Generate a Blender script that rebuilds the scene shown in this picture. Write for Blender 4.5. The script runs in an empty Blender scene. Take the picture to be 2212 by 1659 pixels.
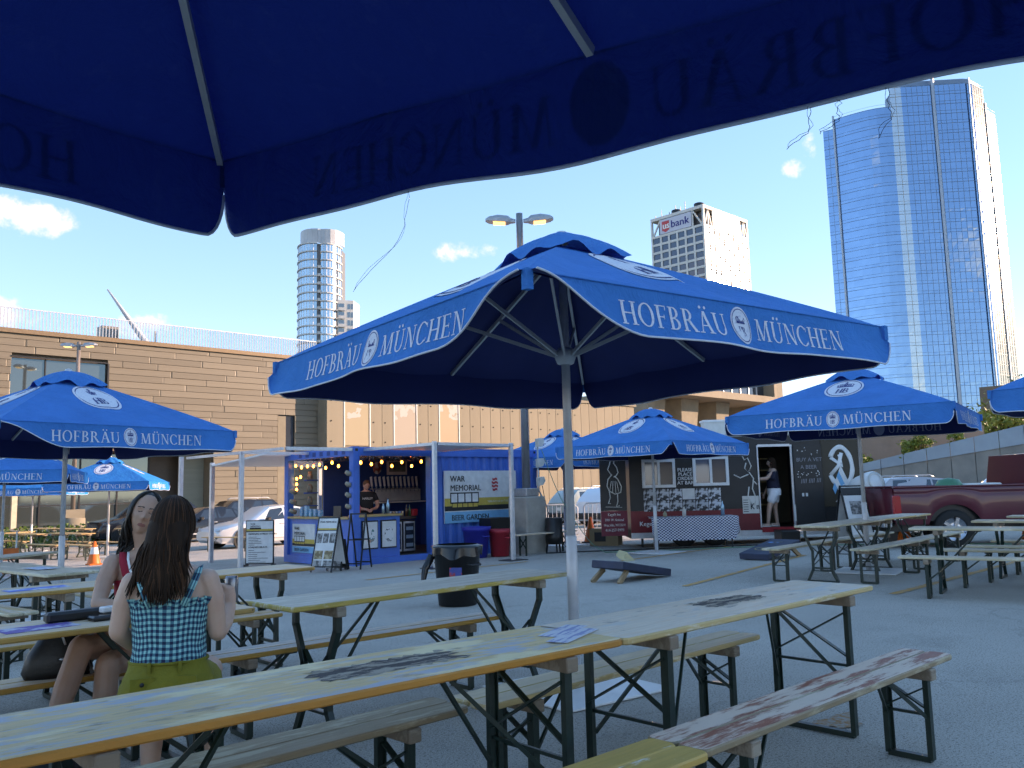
import bpy, bmesh, math, random
from mathutils import Vector, Matrix, Quaternion
R=math.radians; PI=math.pi
random.seed(7)
sc=bpy.context.scene
COL=sc.collection
# ------------------------------------------------------------------ camera
AZ=R(46.172)
cam=bpy.data.cameras.new('camera'); camo=bpy.data.objects.new('camera',cam); COL.objects.link(camo)
cam.sensor_width=36; cam.lens=36*1850/2212; cam.clip_start=.05; cam.clip_end=6000
_p,_r=R(6.946),R(1.402)
_f=Vector((math.cos(AZ)*math.cos(_p),math.sin(AZ)*math.cos(_p),math.sin(_p)))
_rt=Vector((math.sin(AZ),-math.cos(AZ),0)); _up=_rt.cross(_f)
_x=_rt*math.cos(_r)-_up*math.sin(_r); _y=_rt*math.sin(_r)+_up*math.cos(_r)
camo.matrix_world=Matrix(((_x.x,_y.x,-_f.x,0),(_x.y,_y.y,-_f.y,0),(_x.z,_y.z,-_f.z,1.362),(0,0,0,1)))
sc.camera=camo
# ------------------------------------------------------------------ world and sun
SUN_AZ,SUN_EL=R(-30),R(15)
SD=Vector((math.cos(SUN_AZ)*math.cos(SUN_EL),math.sin(SUN_AZ)*math.cos(SUN_EL),math.sin(SUN_EL)))
world=bpy.data.worlds.new('World'); sc.world=world; world.use_nodes=True
nt=world.node_tree; N=nt.nodes; L=nt.links
for n in list(N): N.remove(n)
out=N.new('ShaderNodeOutputWorld'); bg=N.new('ShaderNodeBackground'); L.new(bg.outputs[0],out.inputs[0])
bg.inputs['Strength'].default_value=0.15
sky=N.new('ShaderNodeTexSky'); sky.sky_type='NISHITA'; sky.sun_disc=False
sky.sun_elevation=SUN_EL; sky.sun_rotation=PI/2-SUN_AZ; sky.air_density=.7; sky.dust_density=0.0; sky.ozone_density=3.0; sky.altitude=200
hs=N.new('ShaderNodeHueSaturation'); hs.inputs['Saturation'].default_value=1.58; hs.inputs['Value'].default_value=1.2
gm=N.new('ShaderNodeGamma'); gm.inputs['Gamma'].default_value=.5; L.new(sky.outputs[0],gm.inputs[0]); L.new(gm.outputs[0],hs.inputs['Color'])
# small fair-weather clouds, by direction (azimuth, elevation, half width, half height, strength)
tc=N.new('ShaderNodeTexCoord'); nrm=N.new('ShaderNodeVectorMath'); nrm.operation='NORMALIZE'; L.new(tc.outputs['Generated'],nrm.inputs[0])
def vm(op,a,b=None):
    n=N.new('ShaderNodeVectorMath'); n.operation=op
    if isinstance(a,tuple): n.inputs[0].default_value=a
    else: L.new(a,n.inputs[0])
    if b is not None:
        if isinstance(b,tuple): n.inputs[1].default_value=b
        else: L.new(b,n.inputs[1])
    return n
def mt(op,a,b=None,c=None):
    n=N.new('ShaderNodeMath'); n.operation=op
    for i,v in enumerate((a,b,c)):
        if v is None: continue
        if isinstance(v,(int,float)): n.inputs[i].default_value=v
        else: L.new(v,n.inputs[i])
    return n.outputs[0]
CL=[(77.0,16.4,3.2,1.1,.95),(77.2,10.5,1.8,1.1,.9),(69.7,10.5,1.9,.9,.85),(48.8,15.8,2.3,.8,.75),(26.0,20.9,.9,1.2,.3),(27.2,19.6,1.0,.8,.5),(15.3,7.6,2.2,.7,1.0),
    (112,18,5,1.7,1),(150,13,6,2,1.1),(195,20,5,1.8,.9),(250,13,6,2,1.1),(300,24,4,1.5,.8)]
best=None
for az,el,w,h_,st in CL:
    a,e=R(az),R(el)
    c=(math.cos(a)*math.cos(e),math.sin(a)*math.cos(e),math.sin(e)); r=(math.sin(a),-math.cos(a),0)
    u=(-math.cos(a)*math.sin(e),-math.sin(a)*math.sin(e),math.cos(e))
    d=vm('SUBTRACT',nrm.outputs[0],c)
    dx=vm('DOT_PRODUCT',d.outputs[0],tuple(k/R(w) for k in r)).outputs['Value']
    dy=vm('DOT_PRODUCT',d.outputs[0],tuple(k/R(h_) for k in u)).outputs['Value']
    q=mt('SUBTRACT',st,mt('ADD',mt('MULTIPLY',dx,dx),mt('MULTIPLY',dy,dy)))
    front=mt('GREATER_THAN',vm('DOT_PRODUCT',nrm.outputs[0],c).outputs['Value'],.8)
    q=mt('SUBTRACT',mt('MULTIPLY',mt('ADD',q,9),front),9)
    best=q if best is None else mt('MAXIMUM',best,q)
nz=N.new('ShaderNodeTexNoise'); nz.inputs['Scale'].default_value=26; nz.inputs['Detail'].default_value=5; nz.inputs['Roughness'].default_value=.62
L.new(nrm.outputs[0],nz.inputs['Vector'])
nz2=N.new('ShaderNodeTexNoise'); nz2.inputs['Scale'].default_value=70; nz2.inputs['Detail'].default_value=2
L.new(nrm.outputs[0],nz2.inputs['Vector'])
den=mt('ADD',best,mt('MULTIPLY',mt('SUBTRACT',nz.outputs['Fac'],.5),4.2))
mr=N.new('ShaderNodeMapRange'); mr.interpolation_type='SMOOTHSTEP'; mr.inputs[1].default_value=-.1; mr.inputs[2].default_value=1.5
L.new(den,mr.inputs[0])
ccol=N.new('ShaderNodeMixRGB'); ccol.inputs[1].default_value=(1.6,1.7,1.9,1); ccol.inputs[2].default_value=(2.7,2.5,2.3,1); L.new(nz2.outputs['Fac'],ccol.inputs[0])
mix=N.new('ShaderNodeMixRGB'); L.new(mr.outputs[0],mix.inputs[0]); L.new(hs.outputs[0],mix.inputs[1]); L.new(ccol.outputs[0],mix.inputs[2])
L.new(mix.outputs[0],bg.inputs['Color'])
sun=bpy.data.lights.new('sun','SUN'); sun.energy=2.0; sun.angle=R(.6); sun.color=(1.0,.88,.72)
suno=bpy.data.objects.new('sun',sun); COL.objects.link(suno); suno.rotation_euler=SD.to_track_quat('Z','Y').to_euler(); suno.location=(60,-40,60)
vs=sc.view_settings; vs.view_transform='Standard'; vs.look='None'; vs.exposure=2.3; vs.use_white_balance=True; vs.white_balance_temperature=8500; vs.white_balance_tint=29; vs.gamma=1; vs.use_curve_mapping=False
sc.render.engine='CYCLES'
world.cycles.sampling_method='MANUAL'; world.cycles.sample_map_resolution=512
sc.cycles.adaptive_threshold=.03; sc.cycles.max_bounces=6; sc.cycles.diffuse_bounces=4; sc.cycles.glossy_bounces=3; sc.cycles.transparent_max_bounces=8; sc.cycles.caustics_reflective=False; sc.cycles.caustics_refractive=False
# ------------------------------------------------------------------ helpers
def zg(y):
    if y<5: return 0.
    if y<7: return -0.0215*(y-5)**2/4
    if y<30: return -0.0215*(y-6)
    return -0.516-0.008*(min(y,42)-30)
def site(u,d):      # u metres right, d metres ahead of where one stands facing the towers
    return (d*math.cos(AZ)+u*math.sin(AZ), d*math.sin(AZ)-u*math.cos(AZ))
class MB:
    def __init__(s): s.v=[]; s.f=[]; s.m=[]; s.sm=[]
    def add(s,vs,fs,mi=0,smooth=False):
        b=len(s.v); s.v+= [tuple(x) for x in vs]
        for f in fs: s.f.append([b+i for i in f]); s.m.append(mi); s.sm.append(smooth)
        return s
    def box(s,x0,x1,y0,y1,z0,z1,mi=0,M=None):
        vs=[Vector(p) for p in ((x0,y0,z0),(x1,y0,z0),(x1,y1,z0),(x0,y1,z0),(x0,y0,z1),(x1,y0,z1),(x1,y1,z1),(x0,y1,z1))]
        if M is not None: vs=[M@p for p in vs]
        return s.add(vs,[(0,3,2,1),(4,5,6,7),(0,1,5,4),(1,2,6,5),(2,3,7,6),(3,0,4,7)],mi)
    def cb(s,x0,x1,y0,y1,z0,z1,c=.005,mi=0,M=None):   # chamfered box
        ps=[]; 
        for z,i in ((z0,c),(z0+c,0),(z1-c,0),(z1,c)):
            xa,xb,ya,yb=x0+i,x1-i,y0+i,y1-i
            k=c if i==0 else c*.5
            ps+= [(xa+k,ya,z),(xb-k,ya,z),(xb,ya+k,z),(xb,yb-k,z),(xb-k,yb,z),(xa+k,yb,z),(xa,yb-k,z),(xa,ya+k,z)]
        vs=[Vector(p) for p in ps]
        if M is not None: vs=[M@p for p in vs]
        fs=[tuple(range(7,-1,-1)),tuple(range(24,32))]
        for l in range(3):
            for i in range(8): j=(i+1)%8; fs.append((l*8+i,l*8+j,l*8+8+j,l*8+8+i))
        return s.add(vs,fs,mi)
    def bar(s,a,b,w,t,mi=0,upv=(0,0,1)):              # rectangular bar from a to b
        a=Vector(a); b=Vector(b); d=(b-a).normalized(); u=Vector(upv)
        if abs(d.dot(u))>.98: u=Vector((1,0,0)) if abs(d.x)<.9 else Vector((0,1,0))
        sx=d.cross(u).normalized()*w/2; sy=sx.cross(d).normalized()*t/2
        vs=[a-sx-sy,a+sx-sy,a+sx+sy,a-sx+sy,b-sx-sy,b+sx-sy,b+sx+sy,b-sx+sy]
        return s.add(vs,[(0,1,2,3),(4,7,6,5),(0,4,5,1),(1,5,6,2),(2,6,7,3),(3,7,4,0)],mi)
    def tube(s,path,r,n=8,mi=0,cap=True):
        P=[Vector(p) for p in path]; rs=r if isinstance(r,(list,tuple)) else [r]*len(P)
        vs=[]; up=None
        for i,p in enumerate(P):
            d=(P[min(i+1,len(P)-1)]-P[max(i-1,0)]).normalized()
            if up is None: up=Vector((0,0,1)) if abs(d.z)<.9 else Vector((1,0,0))
            sx=d.cross(up).normalized(); sy=sx.cross(d).normalized(); up=sy
            vs+=[p+(sx*math.cos(2*PI*k/n)+sy*math.sin(2*PI*k/n))*rs[i] for k in range(n)]
        fs=[]
        for i in range(len(P)-1):
            for k in range(n): j=(k+1)%n; fs.append((i*n+k,i*n+j,i*n+n+j,i*n+n+k))
        s.add(vs,fs,mi,True)
        if cap:
            b=len(s.v)-len(vs)
            s.f+= [[b+k for k in range(n)][::-1],[b+(len(P)-1)*n+k for k in range(n)]]; s.m+=[mi,mi]; s.sm+=[False,False]
        return s
    def lathe(s,prof,n=20,mi=0,M=None,smooth=True,c=(0,0,0)):   # prof: (r,z)
        vs=[]
        for r,z in prof:
            for k in range(n):
                p=Vector((c[0]+r*math.cos(2*PI*k/n),c[1]+r*math.sin(2*PI*k/n),c[2]+z)); vs.append(M@p if M is not None else p)
        fs=[]
        for i in range(len(prof)-1):
            for k in range(n): j=(k+1)%n; fs.append((i*n+k,i*n+j,i*n+n+j,i*n+n+k))
        return s.add(vs,fs,mi,smooth)
    def disc(s,c,r,n=20,mi=0,M=None,ry=None):
        ry=ry or r
        vs=[Vector((c[0]+r*math.cos(2*PI*k/n),c[1]+ry*math.sin(2*PI*k/n),c[2])) for k in range(n)]
        if M is not None: vs=[M@p for p in vs]
        return s.add(vs,[tuple(range(n))],mi)
    def poly(s,pts,mi=0): return s.add(pts,[tuple(range(len(pts)))],mi)
    def prism(s,pts,off,mi=0):                       # extrude polygon pts by vector off
        n=len(pts); o=Vector(off); vs=[Vector(p) for p in pts]+[Vector(p)+o for p in pts]
        fs=[tuple(range(n))[::-1],tuple(range(n,2*n))]+[(i,(i+1)%n,n+(i+1)%n,n+i) for i in range(n)]
        return s.add(vs,fs,mi)
    def grid(s,fn,nu,nv,mi=0,smooth=True,u0=0,u1=1,v0=0,v1=1):
        vs=[fn(u0+(u1-u0)*i/nu,v0+(v1-v0)*j/nv) for j in range(nv+1) for i in range(nu+1)]
        fs=[(j*(nu+1)+i,j*(nu+1)+i+1,(j+1)*(nu+1)+i+1,(j+1)*(nu+1)+i) for j in range(nv) for i in range(nu)]
        return s.add(vs,fs,mi,smooth)
    def mesh(s,name):
        me=bpy.data.meshes.new(name); me.from_pydata(s.v,[],s.f); me.polygons.foreach_set('material_index',s.m); me.polygons.foreach_set('use_smooth',s.sm); me.update(); return me
    def build(s,name,mats,parent=None,loc=None,rz=0,fixn=True):
        me=s.mesh(name)
        if fixn:
            bm=bmesh.new(); bm.from_mesh(me); bmesh.ops.recalc_face_normals(bm,faces=bm.faces); bm.to_mesh(me); bm.free()
        for m in (mats if isinstance(mats,(list,tuple)) else [mats]): me.materials.append(m)
        o=obj(name,me,parent,loc,rz)
        if name.startswith(('lettering','chalk','badge','small_print')): o['kind']='stuff'
        return o
def obj(name,me,parent=None,loc=None,rz=0):
    o=bpy.data.objects.new(name,me); COL.objects.link(o)
    if parent is not None: o.parent=parent
    if loc is not None: o.location=loc
    o.rotation_euler=(0,0,rz); return o
def tag(o,label=None,cat=None,group=None,kind=None):
    if label: o['label']=label
    if cat: o['category']=cat
    if group: o['group']=group
    if kind: o['kind']=kind
    return o
def thing(name,label,cat,loc=(0,0,0),rz=0,group=None):
    o=bpy.data.objects.new(name,None); COL.objects.link(o); o.location=loc; o.rotation_euler=(0,0,rz); o.empty_display_size=.1
    return tag(o,label,cat,group)
def dup(root,loc,rz,label=None,group=None,scale=None):
    r=root.copy(); COL.objects.link(r); r.location=loc; r.rotation_euler=(0,0,rz)
    if scale: r.scale=scale
    if label: r['label']=label
    if group: r['group']=group
    for ch in list(root.children):
        c=ch.copy(); COL.objects.link(c); c.parent=r
        for g in list(ch.children):
            d=g.copy(); COL.objects.link(d); d.parent=c
    return r
def remat(o,m,slot=0):
    o.material_slots[slot].link='OBJECT'; o.material_slots[slot].material=m
def part(root,name):
    return [c for c in root.children if c.name.split('.')[0]==name]
# ------------------------------------------------------------------ materials
def nm(name):
    m=bpy.data.materials.new(name); m.use_nodes=True; return m,m.node_tree.nodes,m.node_tree.links,m.node_tree.nodes['Principled BSDF']
def c4(c): return (c[0],c[1],c[2],1)
def noise(n,l,scale,detail=5,stretch=None,coord='Object',rough=.6,dist=0):
    t=n.new('ShaderNodeTexCoord'); x=n.new('ShaderNodeTexNoise'); x.inputs['Scale'].default_value=scale; x.inputs['Detail'].default_value=detail; x.inputs['Roughness'].default_value=rough; x.inputs['Distortion'].default_value=dist
    if stretch:
        mp=n.new('ShaderNodeMapping'); mp.inputs['Scale'].default_value=stretch; l.new(t.outputs[coord],mp.inputs[0]); l.new(mp.outputs[0],x.inputs['Vector'])
    else: l.new(t.outputs[coord],x.inputs['Vector'])
    return x
def ramp(n,l,src,p0,p1,c0=(0,0,0),c1=(1,1,1)):
    r=n.new('ShaderNodeValToRGB'); r.color_ramp.elements[0].position=p0; r.color_ramp.elements[1].position=p1
    r.color_ramp.elements[0].color=c4(c0); r.color_ramp.elements[1].color=c4(c1); l.new(src,r.inputs[0]); return r
def mixc(n,l,f,a,b):
    x=n.new('ShaderNodeMixRGB')
    for i,v in ((0,f),(1,a),(2,b)):
        if isinstance(v,tuple): x.inputs[i].default_value=c4(v)
        elif isinstance(v,(int,float)): x.inputs[i].default_value=v
        else: l.new(v,x.inputs[i])
    return x.outputs[0]
def bump(n,l,b,src,st,dist=.01):
    x=n.new('ShaderNodeBump'); x.inputs['Strength'].default_value=st; x.inputs['Distance'].default_value=dist; l.new(src,x.inputs['Height']); l.new(x.outputs[0],b.inputs['Normal'])
def M(name,c,c2=None,rough=.6,metal=0,scale=6,bmp=0,stretch=None,detail=5,lo=.35,hi=.7,spec=.5,rnd=0,bscale=None,coat=0):
    m,n,l,b=nm(name); c2=c2 or tuple(k*.82 for k in c)
    x=noise(n,l,scale,detail,stretch); col=mixc(n,l,ramp(n,l,x.outputs['Fac'],lo,hi).outputs[0],c,c2)
    if rnd:
        oi=n.new('ShaderNodeObjectInfo'); h=n.new('ShaderNodeHueSaturation'); mr=n.new('ShaderNodeMapRange'); mr.inputs[3].default_value=1-rnd; mr.inputs[4].default_value=1+rnd
        l.new(oi.outputs['Random'],mr.inputs[0]); l.new(mr.outputs[0],h.inputs['Value']); l.new(col,h.inputs['Color']); col=h.outputs[0]
    l.new(col,b.inputs['Base Color']); b.inputs['Roughness'].default_value=rough; b.inputs['Metallic'].default_value=metal; b.inputs['Specular IOR Level'].default_value=spec
    b.inputs['Coat Weight'].default_value=coat
    if bmp:
        y=noise(n,l,bscale or scale*4,6,stretch); bump(n,l,b,y.outputs['Fac'],bmp)
    return m
def E(name,c,st):
    m,n,l,b=nm(name); b.inputs['Base Color'].default_value=c4(c); b.inputs['Emission Color'].default_value=c4(c); b.inputs['Emission Strength'].default_value=st; return m
def glass(name,c,rough=.05,metal=.85):
    m,n,l,b=nm(name); x=noise(n,l,.15,2); col=mixc(n,l,x.outputs['Fac'],c,tuple(k*.8 for k in c)); l.new(col,b.inputs['Base Color']); b.inputs['Metallic'].default_value=metal; b.inputs['Roughness'].default_value=rough; return m
def clear(name,tint=(.8,.9,.95),rough=0.02,fac=.75):
    m,n,l,b=nm(name); b.inputs['Base Color'].default_value=c4(tint); b.inputs['Roughness'].default_value=.05
    g=n.new('ShaderNodeBsdfGlossy'); g.inputs['Roughness'].default_value=rough; t=n.new('ShaderNodeBsdfTransparent'); t.inputs[0].default_value=c4(tint)
    fr=n.new('ShaderNodeFresnel'); fr.inputs[0].default_value=1.5; mx=n.new('ShaderNodeMath'); mx.operation='MULTIPLY_ADD'; mx.inputs[1].default_value=1.0; mx.inputs[2].default_value=1-fac-.15; l.new(fr.outputs[0],mx.inputs[0])
    s=n.new('ShaderNodeMixShader'); l.new(mx.outputs[0],s.inputs[0]); l.new(t.outputs[0],s.inputs[1]); l.new(g.outputs[0],s.inputs[2]); l.new(s.outputs[0],n['Material Output'].inputs[0]); return m
def fabric(name,c,tr=.25,tcol=None):
    m,n,l,b=nm(name); x=noise(n,l,2.5,4); st=noise(n,l,11,6,(1,1,.25),rough=.7); col=mixc(n,l,ramp(n,l,x.outputs['Fac'],.3,.75).outputs[0],c,tuple(k*.80 for k in c)); col=mixc(n,l,ramp(n,l,st.outputs['Fac'],.55,.8,(0,0,0),(.35,.35,.35)).outputs[0],col,(c[0]*.8+.05,c[1]*.8+.06,c[2]*.8+.07))
    l.new(col,b.inputs['Base Color']); b.inputs['Roughness'].default_value=.8; b.inputs['Specular IOR Level'].default_value=.1
    w=noise(n,l,900,2); wr=noise(n,l,5,5,dist=1.2); bump(n,l,b,wr.outputs['Fac'],.55,.05)
    t=n.new('ShaderNodeBsdfTranslucent'); t.inputs[0].default_value=c4(tcol or c); s=n.new('ShaderNodeMixShader'); s.inputs[0].default_value=tr
    l.new(b.outputs[0],s.inputs[1]); l.new(t.outputs[0],s.inputs[2]); l.new(s.outputs[0],n['Material Output'].inputs[0]); return m
def wood(name,base,worn,dark=(.06,.045,.03),amt=.5,patch=None,rough=.55,gs=1.,rnd=.0,paint=None):
    # boards: long grain along X, worn-through paint, dark scratches
    m,n,l,b=nm(name)
    oi=n.new('ShaderNodeObjectInfo'); t=n.new('ShaderNodeTexCoord'); ad=n.new('ShaderNodeVectorMath'); ad.operation='ADD'
    sc_=n.new('ShaderNodeVectorMath'); sc_.operation='SCALE'; sc_.inputs[0].default_value=(13,7,3); l.new(oi.outputs['Random'],sc_.inputs['Scale'])
    l.new(t.outputs['Object'],ad.inputs[0]); l.new(sc_.outputs[0],ad.inputs[1])
    def nz(scale,st,detail=6,rg=.65):
        mp=n.new('ShaderNodeMapping'); mp.inputs['Scale'].default_value=st; x=n.new('ShaderNodeTexNoise'); x.inputs['Scale'].default_value=scale; x.inputs['Detail'].default_value=detail; x.inputs['Roughness'].default_value=rg
        l.new(ad.outputs[0],mp.inputs[0]); l.new(mp.outputs[0],x.inputs['Vector']); return x.outputs['Fac']
    g=nz(26*gs,(.12,1.6,1)); col=mixc(n,l,ramp(n,l,g,.3,.75).outputs[0],base,tuple(k*.72 for k in base))
    w=nz(9*gs,(.22,1.5,1),8,.72); wm=ramp(n,l,w,.62-amt*.28,.68-amt*.24).outputs[0]; col=mixc(n,l,wm,col,worn)
    if patch:
        for pc,sc2,lo in patch:
            p=nz(sc2,(.45,1.3,1),7,.6); col=mixc(n,l,ramp(n,l,p,lo,lo+.07).outputs[0],col,pc)
    s=nz(17,(.10,2.6,1),9,.75); col=mixc(n,l,ramp(n,l,s,.655,.70).outputs[0],col,dark)
    if rnd:
        h=n.new('ShaderNodeHueSaturation'); mr=n.new('ShaderNodeMapRange'); mr.inputs[3].default_value=1-rnd; mr.inputs[4].default_value=1+rnd; l.new(oi.outputs['Random'],mr.inputs[0]); l.new(mr.outputs[0],h.inputs['Value']); l.new(col,h.inputs['Color']); col=h.outputs[0]
    l.new(col,b.inputs['Base Color']); rr=ramp(n,l,w,.3,.7,(rough-.12,)*3,(rough+.2,)*3); l.new(rr.outputs[0],b.inputs['Roughness']); bump(n,l,b,s,.35,.004)
    return m
# ------------------------------------------------------------------ lettering
def textmesh(s,size=1.,align='LEFT',bold=0.,shear=0.,space=1.):
    cu=bpy.data.curves.new('t','FONT'); cu.body=s; cu.size=size; cu.align_x=align; cu.offset=bold; cu.shear=shear; cu.space_character=space; cu.resolution_u=2; cu.fill_mode='FRONT'
    o=bpy.data.objects.new('t',cu); COL.objects.link(o); dg=bpy.context.evaluated_depsgraph_get(); me=bpy.data.meshes.new_from_object(o.evaluated_get(dg))
    r=([tuple(v.co) for v in me.vertices],[tuple(p.vertices) for p in me.polygons])
    bpy.data.objects.remove(o); bpy.data.curves.remove(cu); bpy.data.meshes.remove(me); return r
def text(mb,s,o,ux,uy,size,mi=0,align='LEFT',bold=0.,shear=0.,width=None,space=1.):   # o origin, ux/uy unit axes of the board
    vs,fs=textmesh(s,1.,align,0.,shear,space); o=Vector(o); ux=Vector(ux); uy=Vector(uy)
    if not vs: return mb
    k=1.
    if width:
        w=max(v[0] for v in vs)-min(v[0] for v in vs); k=width/(w*size)
    nn=ux.cross(uy).normalized()*.0006
    for j in range(3 if bold else 1): mb.add([o+ux*(v[0]*k+j*bold*1.3)*size+uy*(v[1]+(j==1)*bold*.6)*size+nn*j for v in vs],fs,mi)
    return mb
# upright serif capitals, drawn by stroke
def _q(P,pts): P.append(pts)
def _rect(P,x0,x1,y0,y1):
    n=max(1,int(max(x1-x0,y1-y0)/.3)); 
    for i in range(n):
        if x1-x0>y1-y0: a,b=x0+(x1-x0)*i/n,x0+(x1-x0)*(i+1)/n; P.append([(a,y0),(b,y0),(b,y1),(a,y1)])
        else: a,b=y0+(y1-y0)*i/n,y0+(y1-y0)*(i+1)/n; P.append([(x0,a),(x1,a),(x1,b),(x0,b)])
def _stem(P,x,w,b=True,t=True):
    _rect(P,x,x+w,.045 if b else 0,.955 if t else 1)
    if b: _rect(P,x-.09,x+w+.09,0,.045)
    if t: _rect(P,x-.09,x+w+.09,.955,1)
def _arc(P,cx,cy,rx,ry,tx,ty,a0,a1,n=14):
    for i in range(n):
        p=[]
        for a,o in ((a0+(a1-a0)*i/n,1),(a0+(a1-a0)*(i+1)/n,1),(a0+(a1-a0)*(i+1)/n,0),(a0+(a1-a0)*i/n,0)):
            c,s=math.cos(R(a)),math.sin(R(a)); p.append((cx+c*(rx-(0 if o else tx)),cy+s*(ry-(0 if o else ty))))
        P.append(p)
def _diag(P,x0,y0,x1,y1,w,n=3):
    for i in range(n):
        t0,t1=i/n,(i+1)/n; f=lambda t:(x0+(x1-x0)*t,y0+(y1-y0)*t); a,b=f(t0),f(t1); P.append([a,(a[0]+w,a[1]),(b[0]+w,b[1]),b])
T_,t_=.15,.06
def glyph(ch):
    P=[]
    if ch=='H': _stem(P,.1,T_); _stem(P,.66,T_); _rect(P,.25,.66,.47,.53); return P,.92
    if ch=='O': _arc(P,.46,.5,.44,.52,T_,.055,0,360,26); return P,.94
    if ch=='F': _stem(P,.1,T_); _rect(P,.25,.62,.955,1); _rect(P,.58,.62,.8,.955); _rect(P,.25,.52,.48,.53); _rect(P,.49,.525,.4,.61); return P,.68
    if ch=='E': _stem(P,.1,T_); _rect(P,.25,.64,.955,1); _rect(P,.60,.64,.8,.955); _rect(P,.25,.53,.48,.53); _rect(P,.50,.535,.4,.61); _rect(P,.25,.67,0,.045); _rect(P,.63,.67,.045,.2); return P,.75
    if ch=='B': _stem(P,.1,T_); _arc(P,.3,.755,.3,.245,T_,.05,-90,90,10); _arc(P,.3,.265,.36,.265,T_,.05,-90,90,10); _rect(P,.25,.31,.95,1); _rect(P,.25,.31,.48,.53); _rect(P,.25,.31,0,.05); return P,.74
    if ch=='R': _stem(P,.1,T_); _arc(P,.3,.74,.31,.26,T_,.05,-90,90,10); _rect(P,.25,.31,.95,1); _rect(P,.25,.34,.48,.53); _diag(P,.33,.5,.66,0,.17); _rect(P,.62,.88,0,.045); return P,.86
    if ch in 'AÄ':
        _diag(P,.13,.03,.40,1,.07); _diag(P,.38,1,.66,.03,.16); _rect(P,.24,.62,.32,.37); _rect(P,.02,.28,0,.045); _rect(P,.56,.9,0,.045)
        if ch=='Ä': _arc(P,.29,1.17,.075,.075,.075,.075,0,360,8); _arc(P,.6,1.17,.075,.075,.075,.075,0,360,8)
        return P,.9
    if ch in 'UÜ':
        _rect(P,.1,.1+T_,.3,.955); _rect(P,.01,.34,.955,1); _rect(P,.68,.75,.3,.955); _rect(P,.59,.84,.955,1); _arc(P,.425,.3,.325,.32,T_-.03,.06,180,360,14)
        if ch=='Ü': _arc(P,.30,1.17,.075,.075,.075,.075,0,360,8); _arc(P,.58,1.17,.075,.075,.075,.075,0,360,8)
        return P,.9
    if ch=='M': _diag(P,.10,0,.16,1,.06); _diag(P,.14,1,.42,.02,.15); _diag(P,.50,.02,.80,1,.06); _diag(P,.80,1,.86,0,.15); _rect(P,.0,.26,0,.045); _rect(P,.76,1.1,0,.045); _rect(P,.04,.2,.955,1); _rect(P,.86,1.05,.955,1); return P,1.12
    if ch=='N': _rect(P,.12,.18,.04,1); _rect(P,.72,.78,0,1); _diag(P,.12,1,.66,0,.15,4); _rect(P,.03,.28,0,.045); _rect(P,.62,.88,.955,1); _rect(P,.03,.14,.955,1); return P,.92
    if ch=='C': _arc(P,.46,.5,.44,.52,T_,.055,42,318,20); _rect(P,.76,.8,.72,.93); _rect(P,.77,.81,.1,.26); return P,.86
    return P,.5
def serif(word,h,sp=.06):
    polys=[];x=0
    for ch in word:
        P,w=glyph(ch)
        for q in P: polys.append([((x+a)*h,b*h) for a,b in q])
        x+=w+sp
    return polys,(x-sp)*h
def emblem(rx,ry):   # oval brewery badge: white oval, blue ring, crown and the letters HB; returns (white polys, blue polys) around (0,0)
    Wt=[];B=[]
    n=28
    for i in range(n):
        a,b=2*PI*i/n,2*PI*(i+1)/n; Wt.append([(0,0),(rx*math.cos(a),ry*math.sin(a)),(rx*math.cos(b),ry*math.sin(b))])
    _arc(B,0,0,rx*.9,ry*.9,rx*.05,ry*.05,0,360,28)
    H=[];_stem(H,.08,.17);_stem(H,.52,.17);_rect(H,.25,.52,.46,.54)
    Bq=[];_stem(Bq,.1,.17);_arc(Bq,.3,.755,.34,.245,.17,.06,-90,90,8);_arc(Bq,.3,.265,.4,.265,.17,.06,-90,90,8)
    k=ry*.5
    for q in H: B.append([((x-.78)*k*.95+.06*k*y,(y-.5)*k-ry*.32) for x,y in q])
    for q in Bq: B.append([((x-.1)*k*.95+.06*k*y,(y-.5)*k-ry*.32) for x,y in q])
    B.append([(-rx*.42,ry*.1),(rx*.42,ry*.1),(rx*.45,ry*.19),(-rx*.45,ry*.19)])
    for j in (-1,-.5,.5,1): 
        _cx=rx*.29*j; _arc(B,_cx,ry*.33,rx*.17,ry*.15,rx*.06,ry*.05,0,360,10)
    _arc(B,0,ry*.36,rx*.11,ry*.19,rx*.05,ry*.05,0,360,10)
    B.append([(-rx*.035,ry*.52),(rx*.035,ry*.52),(rx*.035,ry*.72),(-rx*.035,ry*.72)]); B.append([(-rx*.1,ry*.6),(rx*.1,ry*.6),(rx*.1,ry*.65),(-rx*.1,ry*.65)])
    return Wt,B
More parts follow.
